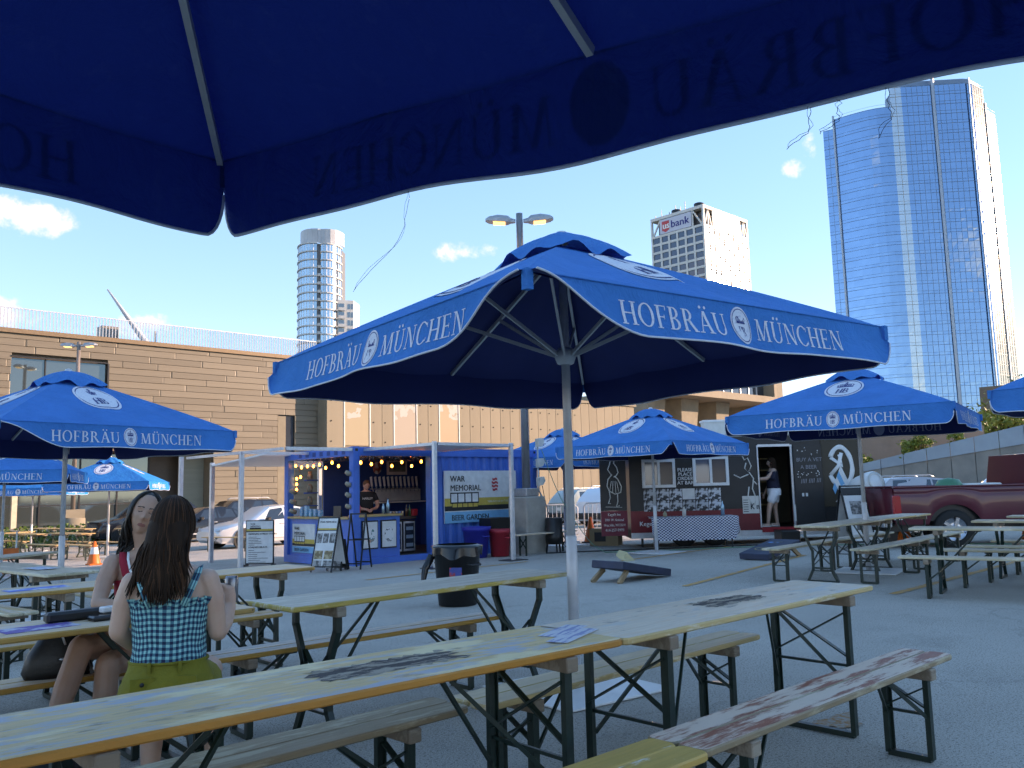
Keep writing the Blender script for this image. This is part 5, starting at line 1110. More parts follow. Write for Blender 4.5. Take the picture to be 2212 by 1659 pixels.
def sandwich(lab,x,y,rz,w,h_,spread,kind):
    t=thing('sandwich_board',lab,'sign',(x,y,zg(y)),rz)
    for sg in (-1,1):
        a=math.atan2(spread/2,h_)*sg; Mx=Matrix.Translation((0,0,h_))@Matrix.Rotation(-a,4,'X')
        fr=MB()
        for xx in (-w/2,w/2-.03): fr.box(xx,xx+.03,-.014,.014,-h_*1.02,0,M=Mx)
        for zz in (-.03,-h_*.93,-h_*.5 if kind=='bare' else -h_*.93): fr.box(-w/2+.03,w/2-.03,-.012,.012,zz,zz+.028,M=Mx)
        f=fr.build('frame',m_black,t)
        if kind=='bare': continue
        pn=MB().box(-w/2+.03,w/2-.03,-.008,.008,-h_*.9,-.035,M=Mx).build('panel',m_paper,f)
        s=-sg
        def rc(mb,x0,x1,z0,z1,mi,o=.010): mb.add([Mx@Vector(p) for p in ((x0,-sg*o,z0),(x1,-sg*o,z0),(x1,-sg*o,z1),(x0,-sg*o,z1))] if True else 0,[(0,1,2,3)],mi)
        pr=MB(); 
        if kind=='menu':
            if sg>0:
                rc(pr,-w/2+.03,w/2-.03,-.31,-.27,0); rc(pr,-w/2+.03,w/2-.03,-.33,-.311,1)
                for i in range(3): rc(pr,-.24+i*.17,-.1+i*.17,-.62,-.39,2)
                for i in range(2):
                    rc(pr,-.24+i*.26,-.02+i*.26,-1.0,-.8,3); rc(pr,-.24+i*.26,-.02+i*.26,-1.2,-1.03,2)
            else:
                rd=random.Random(8)
                for i in range(14): rc(pr,-.22,-.22+rd.uniform(.15,.42),-.16-i*.078,-.145-i*.078,1)
        else:
            rc(pr,-w/2+.03,w/2-.03,-.22,-.05,1); rc(pr,-.14,.14,-.62,-.34,2); rc(pr,-.1,.12,-.95,-.72,2)
        pr.build('print',[m_yel,m_ink,M('print_photo',(.35,.34,.33),(.1,.1,.1),scale=9,lo=.45,hi=.55),M('print_photo_warm',(.45,.36,.22),(.2,.14,.07),scale=9,lo=.45,hi=.55)],pn)
        if kind=='menu' and sg>0:
            lt=MB(); text(lt,'WAR MEMORIAL',Mx@Vector((-w/2+.06,-.012,-.14)),(1,0,0),Mx.to_3x3()@Vector((0,0,1)),.06,0,bold=.02); text(lt,'FOR A & POUR OF THE WAY IN',Mx@Vector((-.25,-.012,-.7)),(1,0,0),Mx.to_3x3()@Vector((0,0,1)),.05,0,width=.48) if False else None; lt.build('lettering',m_ink,pn)
    return t
sandwich('black-framed sandwich board with drinks menu before the container',9.30,15.05,R(-64),.56,1.28,.72,'menu').scale=(.86,.86,.84)
sandwich('empty black folding easel behind the drinks sandwich board',10.05,15.15,R(-58),.40,1.28,.62,'bare').scale=(.9,.9,.88)
sandwich('small sandwich board leaning under the drinks board',9.62,15.25,R(-60),.34,.62,.35,'photo')
# ------------------------------------------------------------------ bins
def bin_(lab,x,y,r0,r1,h_,mat,rimw=.03,bag=False,lid=None):
    t=thing('rubbish_bin',lab,'bin',(x,y,zg(y))); n=28
    MB().lathe([(0,.01),(r0,.01),(r1,h_*.86),(r1+rimw*.4,h_*.86),(r1+rimw,h_),(r1+rimw*.3,h_),(r0*.9,.06)],n).build('drum',mat,t)
    for sy in (-1,1): MB().tube([(-.09,sy*(r1+.01),h_*.72),(-.07,sy*(r1+.07),h_*.70),(.07,sy*(r1+.07),h_*.70),(.09,sy*(r1+.01),h_*.72)],.014,6).build('handle',mat,t)
    if bag:
        rd=random.Random(6)
        def f(p,q):
            a=p*2*PI; rr=r1+rimw+.012+.02*math.sin(a*7)*q+.012*math.sin(a*13+1)*q+q*.03*math.sin(a*2); z=h_+.02-q*(.13+.02*math.sin(a*3+2)+.02*math.sin(a*7)); 
            if q<.12: rr=r1-.03+.5*q
            return Vector((rr*math.cos(a),rr*math.sin(a),z))
        MB().grid(f,72,8).build('bin_liner',M('bin_bag',(.012,.012,.014),rough=.22),t,fixn=False)
        MB().tube([(-(r1+.03),.1,h_-.1),(-(r1+.12),.12,h_-.25),(-(r1+.16),.12,h_-.42),(-(r1+.2),.1,h_-.48)],[.05,.045,.03,.008],8).build('liner_tail',M('bin_bag_tail',(.012,.012,.014),rough=.22),t)
    return t
bl=bin_('black rubbish bin with bin liner in front of the container',6.95,8.3,.235,.285,.72,M('bin_black',(.018,.018,.02),rough=.5,bmp=.2,scale=20),bag=True)
d=Vector((-math.cos(AZ),-math.sin(AZ),0)); s_=Vector((math.sin(AZ),-math.cos(AZ),0)); c0=d*.282+Vector((0,0,.36))
mb=MB(); q=lambda a,b:c0+s_*a+Vector((0,0,b))+d*(.02-.9*a*a)
mb.add([q(-.075,-.12),q(.075,-.12),q(.075,.12),q(-.075,.12)],[(0,1,2,3)]); mb.build('sticker',M('bin_sticker',(.45,.06,.08),(.05,.08,.3),scale=8,lo=.48,hi=.52),bl)
bin_('tall blue rubbish bin with flared rim by the beer garden sign',13.1,14.95,.24,.30,.70,M('bin_blue',(.012,.03,.36),rough=.45),.045)
bin_('red rubbish bin beside the blue bin',13.62,14.72,.21,.25,.62,M('bin_red',(.5,.03,.05),rough=.45),.04)
t=thing('black_tub','black plastic tub behind the red bin','tub',(13.95,15.25,zg(14.9)+.60)); MB().prism([(-.3,-.2,0),(.3,-.2,0),(.33,-.22,.24),(-.33,-.22,.24)],(0,.4,0)).build('tub',m_black,t); MB().box(-.35,.35,-.24,.22,.24,.27).build('rim',m_black,t)
t=thing('cut_off_bench','short plank bench on black X legs beside the red bin','bench',(14.05,14.3,zg(14.3)),R(2)); MB().cb(-.4,1.7,-.12,.12,.46,.49,.005).build('seat_plank',m_wgrey,t)
for x in (-.1,1.4):
    MB().bar((x,-.1,.46),(x,-.1,0),.03,.03).build('leg',m_green,t); MB().bar((x,.1,.46),(x,.1,0),.03,.03).build('leg',m_green,t); MB().bar((x,-.1,.4),(x,.1,.15),.02,.02).bar((x,.1,.4),(x,-.1,.15),.02,.02).build('cross_brace',m_green,t)
t=thing('smoker_drum','black steel drum standing on thin legs beside the concrete block','drum',(15.05,14.35,zg(14.35))); MB().lathe([(0,.2),(.2,.2),(.21,.4),(.2,.42),(.21,.8),(.19,.82),(0,.82)],20).build('drum',m_black,t)
for a in range(3): MB().bar((.17*math.cos(a*2.1),.17*math.sin(a*2.1),.21),(.2*math.cos(a*2.1),.2*math.sin(a*2.1),0),.03,.03).build('leg',m_black,t)
# ------------------------------------------------------------------ cones, box, barricades, cornhole
def cone(lab,x,y,h_=.7,stripe=True,z=None):
    t=thing('traffic_cone',lab,'cone',(x,y,zg(y) if z is None else z),group='orange traffic cones'); MB().cb(-h_*.27,h_*.27,-h_*.27,h_*.27,0,.04,.01).build('base',m_orange if stripe else m_black,t); r=lambda k:.19*h_/.7*(1-k)+.035*k
    MB().lathe([(r(0),.04),(r(1),h_),(0,h_)],18).build('body',m_orange,t)
    if stripe: MB().lathe([(r(.42)+.003,.04+h_*.40),(r(.72)+.003,.04+h_*.69)],18).build('reflective_band',m_white,t)
cone('orange cone with white band standing on the sunlit ground left',8.0,24.7,.62); cone('plain orange cone beside the cardboard box',18.6,16.3,.72,False); cone('orange cone behind the right umbrella base near the pickup',18.6,7.55,.6,False); cone('orange cone half hidden by tables at the right edge',20.4,5.7,.6,False)
t=thing('barrier_sign','red and white barrier board at the left edge','barrier',(5.35,22.4,zg(22))); MB().box(-.4,.25,-.02,.02,.35,.62).box(-.4,.25,-.02,.02,.05,.25).build('board',m_orange,t); MB().tube([(-.3,0,0),(-.3,0,1.0),(.2,0,1.0),(.2,0,0)],.02,6).build('hoop',m_white,t)
t=thing('cardboard_box','opened brown cardboard box on the ground under the banner','box',(17.55,14.85,zg(14.9)),AZ-PI/2-R(20)); m_card=M('cardboard',(.36,.24,.13),(.3,.2,.11),rough=.85); MB().box(-.38,.38,-.25,.25,.01,.44).build('carton',m_card,t); MB().box(-.25,.05,-.256,-.251,.12,.36).build('printed_panel',m_ink,t)
for sx,a in ((-1,.5),(1,.3)): MB().prism([(sx*.385,-.25,.44),(sx*.385,.25,.44),(sx*(.385+.15),.25,.44-.1*a),(sx*(.385+.15),-.25,.44-.1*a)],(0,0,.008)).build('flap',m_card,t)
def barricade(lab,x,y,rz,w=2.2):
    t=thing('crowd_barrier',lab,'barrier',(x,y,zg(y)),rz,'white crowd barriers'); z1,z0=1.1,.2
    MB().tube([(-w/2,0,z0),(-w/2,0,z1-.1),(-w/2+.1,0,z1),(w/2-.1,0,z1),(w/2,0,z1-.1),(w/2,0,z0),(-w/2,0,z0)],.02,7).build('frame',m_white,t)
    bm_=MB().tube([(0,0,z0),(0,0,z1)],.009,5).mesh('upright'); bm_.materials.append(m_white)
    n=int(w/.125)
    for i in range(1,n): obj('upright',bm_,t,(-w/2+w*i/n,0,0))
    for sx in (-1,1): MB().tube([(sx*w*.42,-.28,.0),(sx*w*.42,-.2,.1),(sx*w*.42,0,.22),(sx*w*.42,.2,.1),(sx*w*.42,.28,0)],.018,6).build('foot',m_white,t)
barricade('white crowd barrier beside the container in front of the silver car',18.6,18.3,R(-38),2.3); barricade('white crowd barrier between umbrella pole and banner',20.1,16.6,R(-42),1.9)
m_cornb=M('cornhole_navy',(.02,.03,.06),(.03,.045,.09),rough=.6,scale=5); m_leg=M('raw_timber',(.42,.27,.15),rough=.7,scale=8)
def cornhole(lab,x,y,rz,z,legs_front,swap):
    t=thing('cornhole_board',lab,'game board',(x,y,zg(y)),rz,'navy cornhole boards'); a=R(9.5); L_=1.2; Mx=Matrix.Translation((0,-.6,.06))@Matrix.Rotation(a,4,'X')
    MB().cb(-.3,.3,0,L_,-.05,.06,.008,M=Mx).build('deck',m_cornb,t)
    for sx in (-1,1): MB().bar(Mx@Vector((sx*.22,1.0,-.05)),Vector((sx*.25,.64,.0)),.045,.07).build('leg',m_leg,t)
    MB().lathe([(0,.0),(.076,0)],20,M=Mx@Matrix.Translation((0,.95,.0615))).build('hole',m_black,t)
    return t,Mx
t,Mx=cornhole('navy cornhole board with raised end toward the viewer on raw timber legs',10.45,8.36,R(91),0,True,False)
tag(MB().prism([(-.1,-.1,0),(.12,-.08,.0),(.1,.06,.12),(-.04,.02,.05)],(.02,.16,.03)).build('bean_bag',M('bag_yellow',(.55,.42,.22),rough=.8),None,(10.25,8.3,.24)),'yellow bean bag lying on the near cornhole board','bean bag')
t,Mx=cornhole('navy cornhole board with gold ring design lying left of the right tables',14.78,8.5,R(-90),0,False,True)
rg=MB().lathe([(.14,0),(.16,0)],24,M=Mx@Matrix.Translation((0,.4,.062))@Matrix.Diagonal((1.2,.8,1,1)).to_4x4()); rg.lathe([(.07,0),(.085,0)],24,M=Mx@Matrix.Translation((.02,.4,.062))); rg.build('gold_ring',M('gold_line',(.5,.36,.12)),t)
for i in range(3): tag(MB().lathe([(0,-.03),(.06,-.028),(.08,0),(.06,.03),(0,.035)],12).build('bean_bag',M('bag_blue',(.08,.3,.6),rough=.8),None,(15.1+.03*i,8.65-.14*i,.19)),['left','middle','right'][i]+' blue bean bag on the far cornhole board','bean bag',group='blue bean bags')
# ------------------------------------------------------------------ food trailer (long side towards the tables)
D0=21.0; tx_,ty_=site(0,D0); zt_=-.14
tr=thing('food_trailer','black and red food trailer with two white windows and an open door','food trailer',(tx_,ty_,zt_),AZ-PI/2)
m_tb=M('trailer_black',(.014,.014,.015),(.022,.022,.024),rough=.42,scale=3,bmp=.05); m_trd=M('trailer_red',(.24,.014,.02),rough=.4)
u0,u1=2.8,8.45; dL,dR=5.96,6.74
m_trw=M('trailer_inside',(.16,.12,.08),(.1,.08,.05),rough=.6,scale=2)
MB().box(u0,dL,0,.05,.88,2.62).box(dR,u1,0,.05,.88,2.62).box(dL,dR,0,.05,2.36,2.62).build('upper_panel',m_tb,tr)
MB().box(u0,dL,-.005,.05,.36,.876).box(dR,7.5,-.005,.05,.36,.876).box(7.5,u1,-.003,.05,.36,.876,1).build('lower_panel',[m_trd,m_tb],tr)
MB().box(u0,dL,-.012,.05,.22,.355).box(dL,u1,-.012,.05,.22,.30).box(dL,dR,-.02,.06,.302,.42,1).build('skirt',[m_alu,m_red],tr)
MB().box(u0,u1,2.15,2.2,.22,2.62).box(u0,u0+.05,.05,2.15,.22,2.62).box(u1-.05,u1,.05,2.15,.22,2.62).build('wall',m_tb,tr); MB().cb(u0-.02,u1+.02,-.03,2.23,2.62,2.72,.03).build('roof',m_offw,tr); MB().box(u0,u1,.05,2.15,.38,.42).build('floor',m_black,tr)
MB().box(dL-.6,dR+.6,2.1,2.14,.42,2.6).build('inside_lining',m_trw,tr)
for i in range(5): MB().box(dL+.05,dL+.75,1.5,2.1,.9+i*.3,.93+i*.3).build('inside_shelf',m_counter,tr)
MB().box(dL-.03,dL,-.03,.02,.42,2.4).box(dR,dR+.05,-.03,.02,.42,2.4).box(dL,dR,-.03,.02,2.36,2.42).build('door_frame',m_alu,tr)
# open door swung against the wall, with chalk writing
dr=MB().cb(dR+.06,7.48,-.09,-.05,.42,2.38,.006).build('door',m_tb,tr); lt=MB(); chalk=M('chalk',(.30,.30,.33),rough=.9)
text(lt,'BUY A VET',(6.86,-.095,1.98),(1,0,0),(0,0,1),.13,0); text(lt,'A BEER',(6.95,-.095,1.80),(1,0,0),(0,0,1),.13,0); text(lt,'IIII IIII III',(6.93,-.095,1.45),(1,0,.04),(0,0,1),.15,0,shear=.2); lt.build('chalk_lettering',chalk,dr)
rd=random.Random(3); stp=MB()
for i in range(26):
    a=rd.uniform(6.86,7.42); b=rd.choice((rd.uniform(2.12,2.34),rd.uniform(1.6,1.76))); r=rd.uniform(.010,.022); stp.add([(a+r*math.cos(k*PI/5*1)*(1 if k%2==0 else .42),-.0955,b+r*math.sin(k*PI/5)*(1 if k%2==0 else .42)) for k in range(10)],[tuple(range(10))])
stp.build('chalk_star',m_white,dr); MB().box(6.95,7.0,-.1,-.092,1.14,1.22).box(7.04,7.09,-.1,-.092,1.14,1.22).build('note',m_paper,dr)
MB().box(dR+.005,dR+.055,-.05,-.03,.55,.95).build('letter_plate',m_paper,tr)
# pretzel panel
pp=MB().box(7.5,u1,-.02,-.004,.88,2.6).build('pretzel_panel',M('dark_brown_panel',(.05,.035,.02),rough=.5),tr)
c_=(7.95,1.83)
ring=[]; 
for i in range(41):
    a=R(-62+i*304/40); ring.append((c_[0]-.28*math.sin(a+PI)*(1-.1*math.cos(a)),-.035,c_[1]-.46*math.cos(a+PI)+.02))
pz=MB(); pz.tube(ring,[.055+.02*math.sin(i*.9)*.3 for i in range(41)],8)
pz.tube([(ring[0][0],-.036,ring[0][2]),(c_[0]+.05,-.036,c_[1]+.02),(c_[0]-.02,-.036,c_[1]+.3)],.045,8); pz.tube([(ring[-1][0],-.045,ring[-1][2]),(c_[0]-.05,-.045,c_[1]+.02),(c_[0]+.04,-.045,c_[1]+.34)],.045,8)
for v in range(len(pz.v)): x,y,z=pz.v[v]; pz.v[v]=(x,-.026+(y+.036)*.15,z)
pz.build('pretzel',m_white,pp)
dm=MB()
for r_ in range(4):
    for k in range(r_+1):
        x=c_[0]+(k-r_/2)*.115; z=c_[1]-.10-r_*.14; dm.add([(x,-.034,z+.14),(x+.057,-.034,z),(x,-.034,z-.14),(x-.057,-.034,z)],[(0,1,2,3)],(k+r_)%2)
dm.build('lozenge_pattern',[m_white,m_cyan],pp); lt=MB(); text(lt,'414-257',(7.78,-.03,.96),(1,0,0),(0,0,1),.13,0,bold=.01); lt.build('lettering',m_white,pp)
# windows
for (a,b,c,d) in ((3.11,3.92,1.43,2.12),(4.35,5.22,1.45,2.16)):
    w=MB()
    for q in ((a,b,c,c+.07),(a,b,d-.07,d),(a,a+.07,c+.07,d-.07),(b-.07,b,c+.07,d-.07),((a+b)/2-.03,(a+b)/2+.03,c+.07,d-.07)): w.box(q[0],q[1],-.05,-.002,q[2],q[3])
    w=w.build('window',m_white,tr); MB().box(a+.07,(a+b)/2-.03,-.02,-.012,c+.07,d-.07).build('pane',glass('trailer_pane',(.14,.18,.24),.05,.35),w); MB().box((a+b)/2+.03,b-.07,-.015,-.008,c+.07,d-.07).build('pane',glass('trailer_pane_dark',(.08,.08,.09),.15,.2),w)
lt=MB()
for i,s in enumerate(('PLEASE','PLACE','ORDER','AT BAR')): text(lt,s,(4.16,-.012,1.81-i*.105),(1,0,0),(0,0,1),.118,0,'CENTER',bold=.015)
bd=MB().box(4.0,4.32,-.008,-.003,1.44,1.94).build('order_sign',m_ink,tr); lt.build('lettering',m_white,bd)
# strip of printed photos
m_ph=M('photo_print',(.5,.52,.56),(.03,.03,.035),rough=.5,scale=9,lo=.46,hi=.54,rnd=.25)
for i in range(6):
    for j in range(2):
        MB().box(0,.30,-.006,0,0,.26).build('photo',m_ph if (i,j)!=(3,1) else m_paper,tr,(3.13+i*.315,-.004,.86+j*.275))
lt=MB(); text(lt,"KEGEL'S INN",(4.72,-.016,1.3),(1,0,0),(0,0,1),.075,0,bold=.015,width=.28); lt.build('lettering',m_white,tr)
lt=MB(); text(lt,"Kegel's",(3.0,-.012,.52),(1,0,0),(0,0,1),.15,0,bold=.01); lt.build('lettering',m_white,tr)
# line drawing of a figure with a mug by the door
dg_=MB()
for pts in ([(5.55,2.2),(5.62,2.05),(5.7,2.1),(5.78,1.9),(5.7,1.75),(5.62,1.85),(5.66,1.98)],[(5.72,1.75),(5.82,1.6),(5.78,1.35),(5.86,1.1),(5.8,.95)],[(5.7,1.7),(5.5,1.62),(5.35,1.7)],[(5.8,1.55),(5.9,1.45)],[(5.7,1.4),(5.66,1.15),(5.74,1.0)]): dg_.tube([(x,-.008,z) for x,z in pts],.016,5)
dg_.build('figure_drawing',m_offw,tr); sg=MB().box(5.52,5.92,-.014,-.006,.76,1.18).build('scroll_sign',m_offw,tr); mb=MB()
for i in range(6): mb.box(5.54,5.66,-.018,-.0145,.80+i*.055,.815+i*.055)
text(mb,'K n',(5.7,-.018,.86),(1,0,0),(0,0,1),.2,0,bold=.02,width=.2); mb.build('lettering',m_ink,sg)
# wheels and jack
def wheel(par,x,y,z,r,w,axis='y',rimmat=None,name='wheel'):
    Mx=Matrix.Translation((x,y,z))@Matrix.Rotation(R(90),4,'X')
    t=MB().lathe([(r*.62,-w/2),(r*.93,-w/2),(r,-w*.32),(r,w*.32),(r*.93,w/2),(r*.62,w/2)],26,M=Mx).build(name,m_rubber,par)
    rm=MB().lathe([(r*.62,-w*.42),(r*.60,-w*.30),(r*.2,-w*.36),(r*.12,-w*.42),(0,-w*.42)],20,M=Mx).lathe([(r*.62,w*.42),(r*.60,w*.30),(r*.2,w*.36),(r*.12,w*.42),(0,w*.42)],20,M=Mx)
    for k in range(5):
        a=k*2*PI/5
        for s in (-1,1): rm.bar(Mx@Vector((r*.15*math.cos(a),r*.15*math.sin(a),s*w*.40)),Mx@Vector((r*.6*math.cos(a),r*.6*math.sin(a),s*w*.40)),r*.16,.02,upv=(0,1,0))
    rm.build('rim',rimmat or m_alu,t); return t
for x in (4.1,4.85): wheel(tr,x,.2,.34,.34,.22)
MB().prism([(3.6,-.06,.66),(5.2,-.06,.66),(5.35,-.06,.55),(5.4,-.06,.3),(3.5,-.06,.3),(3.5,-.06,.55)],(0,.2,0)).build('mudguard',m_black,tr)
MB().prism([(5.24,-.05,.72),(5.36,-.05,.72),(5.44,-.05,.30),(5.36,-.05,.26)],(0,.08,0)).build('chrome_trim',m_alu,tr)
MB().bar((3.1,.3,.3),(3.1,.3,0),.05,.05).bar((3.5,.5,.3),(3.5,.5,0),.05,.05).bar((7.9,.5,.3),(7.9,.5,0),.05,.05).build('jack_stand',m_black,tr)
# rear door of the trailer swung out: tall banner panel
bn=MB().cb(2.08,2.72,.0,.04,.90,2.45,.005).build('banner_door',m_tb,tr); MB().box(2.08,2.72,-.003,.04,.30,.897).build('banner_foot',M('banner_red',(.20,.012,.03),rough=.5),bn)
fg=MB()
for pts,r in (([(2.30,2.25),(2.36,2.15),(2.33,2.02),(2.28,1.9),(2.34,1.8),(2.38,1.75)],.013),([(2.42,2.28),(2.46,2.16),(2.43,2.05),(2.50,1.95),(2.53,1.82),(2.46,1.72),(2.42,1.72)],.013),([(2.38,1.78),(2.28,1.66),(2.25,1.5),(2.30,1.38),(2.44,1.30),(2.58,1.34),(2.6,1.48),(2.52,1.66),(2.44,1.74)],.013),([(2.31,1.38),(2.36,1.62)],.008),([(2.38,1.34),(2.40,1.62)],.008),([(2.46,1.33),(2.45,1.62)],.008),([(2.53,1.36),(2.49,1.6)],.008),([(2.30,1.38),(2.32,1.22),(2.27,1.08),(2.33,1.08)],.012),([(2.5,1.3),(2.5,1.12),(2.46,1.0),(2.54,1.02)],.012),([(2.2,1.0),(2.6,.98)],.006),([(2.36,2.3),(2.5,2.34),(2.58,2.26)],.01),([(2.36,2.12),(2.44,2.12)],.012)): fg.tube([(x,-.006,z) for x,z in pts],r,5)
fg.build('dancing_figure_drawing',m_offw,bn); lt=MB()
for i,(s,sz) in enumerate((("Kegel's Inn",.095),('5901 W. National',.085),('West Allis, WI 53214',.085),('414-257-9999',.10))): text(lt,s,(2.40,-.008,.78-i*.125),(1,0,0),(0,0,1),sz,0,'CENTER',bold=.006,width=(.3,.45,.52,.45)[i])
lt.build('lettering',m_offw,bn)
# rooftop box
t=thing('roof_cooler','white plastic storage box standing on the trailer roof','box',(*site(5.2,D0+1.),zt_+2.72),AZ-PI/2); MB().prism([(-.3,-.2,0),(.3,-.2,0),(.34,-.2,.34),(-.34,-.2,.34)],(0,.4,0)).build('tub',m_offw,t); MB().box(-.36,.36,-.23,.23,.34,.39).build('lid',m_white,t)
t=thing('roof_hatch','dark open hatch on the trailer roof','hatch',(*site(6.3,D0+1.),zt_+2.73),AZ-PI/2); MB().prism([(-.35,-.3,.05),(.35,-.3,.3),(.35,.3,.3),(-.35,.3,.05)],(0,0,.03)).box(-.33,.33,-.28,.28,0,.05).build('lid',m_dark,t)
# gingham-covered table before the trailer
m,n,l,b=nm('gingham_cloth'); tcn=n.new('ShaderNodeUVMap'); ck=n.new('ShaderNodeTexChecker'); ck.inputs['Scale'].default_value=1; ck.inputs[1].default_value=c4((.62,.66,.74)); ck.inputs[2].default_value=c4((.02,.025,.09)); l.new(tcn.outputs[0],ck.inputs[0]); l.new(ck.outputs[0],b.inputs['Base Color']); b.inputs['Roughness'].default_value=.85; m_ging=m
gtb=thing('serving_table','folding table under a navy gingham cloth before the trailer','table',(*site(4.12,D0-.75),-.13),AZ-PI/2)
MB().box(-.95,.95,-.35,.35,.70,.74).build('table_top',m_offw,gtb)
for sx in (-1,1):
    for sy in (-1,1): MB().bar((sx*.85,sy*.28,.7),(sx*.85,sy*.28,0),.03,.03).build('leg',m_dark,gtb)
def cl(p,q):
    if q<.35: return Vector((-1+2*p,.37-.74*(q/.35),.745))
    k=(q-.35)/.65; dz=.52*k; bell=.05*math.sin(p*19)*k+.03*math.sin(p*43)*k; corner=max(0,(abs(p-.5)-.42)/.08)
    return Vector(((-1+2*p)*(1+.0*k),-.375-.05*k-bell*.6,.742-dz*(1-.35*corner*corner)))
cg=MB().grid(cl,64,22)
o=cg.build('gingham_cloth',m_ging,gtb,fixn=False); uv=o.data.uv_layers.new(name='UVMap')
for pl in o.data.polygons:
    for li,vi in zip(pl.loop_indices,pl.vertices): i,j=vi%65,vi//65; uv.data[li].uv=(i/64*48,j/22*26)
for i,(u,h_,mm,lab) in enumerate(((3.95,.24,m_offw,'small white bottle on the gingham table'),(4.85,.36,m_steelb,'tall blue bottle at the right of the gingham table'),(3.5,.14,M('sauce_tub',(.4,.37,.25)),'squat sauce tub at the left of the gingham table'))):
    bottle(*site(u,D0-.75),-.13+.747,.045,h_,mm,lab)
tag(MB().cb(-.22,.22,-.3,.3,0,.36,.02).build('step_box',m_black,None,(*site(6.4,D0-.5),-.13),AZ-PI/2),'black plastic step box below the trailer door','step')
# trailer nose: white water drum, gas bottle, easel
wd_=thing('water_drum','white plastic drum lying on its side at the trailer hitch','drum',(*site(8.25,D0-.75),zt_+1.36),AZ-PI/2+R(18)); MB().lathe([(0,-.34),(.23,-.34),(.26,-.31),(.28,-.16),(.28,.16),(.26,.31),(.23,.34),(0,.34)],24,M=Matrix.Rotation(R(74),4,'X')).build('drum',m_white,wd_); MB().lathe([(.21,.344),(.23,.356),(.17,.35)],24,M=Matrix.Rotation(R(74),4,'X')).build('end_ring',m_offw,wd_); MB().box(-.3,.3,-.35,.35,-.42,-.33).bar((-.25,-.3,-.4),(-.25,-.3,-1.3),.05,.05).bar((.25,-.3,-.4),(.25,-.3,-1.3),.05,.05).build('stand',m_dark,wd_)
gb=thing('gas_bottle','white gas bottle with yellow label by the trailer hitch','gas bottle',(*site(8.62,D0-1.3),-.1)); MB().lathe([(0,.0),(.16,0),(.19,.06),(.19,.42),(.15,.52),(.05,.56),(.05,.62),(0,.62)],20,c=(0,0,.3)).build('cylinder',m_white,gb); MB().lathe([(.192,.1),(.192,.3)],20,c=(0,0,.3)).build('label_band',M('yellow_green_label',(.55,.55,.03)),gb); MB().lathe([(.11,.56),(.12,.72)],16,c=(0,0,.3)).build('collar',m_offw,gb); MB().box(-.2,.2,-.2,.2,0,.3).build('crate',m_black,gb)
sandwich('tall black sandwich board with a white poster beside the hitch',*site(7.05,D0-2.9),AZ-PI/2+R(14),.56,1.3,.7,'photo')
# ------------------------------------------------------------------ vehicles
def lerp(a,b,t): return a+(b-a)*t
def vehicle(name,label,cat,x,y,rz,paint,st,W,wb,wr,kind,z=None,lamp_r=None,group='parked cars'):
    # st: stations (x, zbottom, zbelt, ztop, halfwidth belt, halfwidth top); front at -x
    t=thing(name,label,cat,(x,y,zg(y) if z is None else z),rz,group)
    m_p=M(name+'_paint',paint,tuple(k*.92 for k in paint),rough=.22,scale=.8,coat=.6,metal=.15); m_gl=glass('car_glass',(.10,.13,.15),.03,.75); m_trim=m_black
    def ring(s):
        X,zb,ze,zt,w,wt=s; zm=lerp(zb,ze,.55)
        return [(X,-w*.90,zb),(X,-w*.985,lerp(zb,zm,.45)),(X,-w,zm),(X,-w*.97,ze),(X,-wt,zt),(X,-wt*.6,zt+.02),(X,wt*.6,zt+.02),(X,wt,zt),(X,w*.97,ze),(X,w,zm),(X,w*.985,lerp(zb,zm,.45)),(X,w*.90,zb)]
    b=MB(); vs=[]; n=12
    for s in st: vs+=ring(s)
    fs=[(i*n+k,i*n+(k+1)%n,(i+1)*n+(k+1)%n,(i+1)*n+k) for i in range(len(st)-1) for k in range(n)]+[tuple(range(n)),tuple(range((len(st)-1)*n,len(st)*n))]
    b.add(vs,fs,0,True); body=b.build('body',m_p,t)
    md=body.modifiers.new('edge','EDGE_SPLIT'); md.split_angle=R(38)
    def side(X,tt,sy,off=.006):
        for a,c in zip(st[:-1],st[1:]):
            if a[0]<=X<=c[0]:
                k=(X-a[0])/max(1e-6,c[0]-a[0]); ze,zt,w,wt=[lerp(a[i],c[i],k) for i in (2,3,4,5)]
                return Vector((X,sy*(lerp(w*.97,wt,tt)+off),lerp(ze,zt,tt)))
    return t,side,m_p,m_gl,body
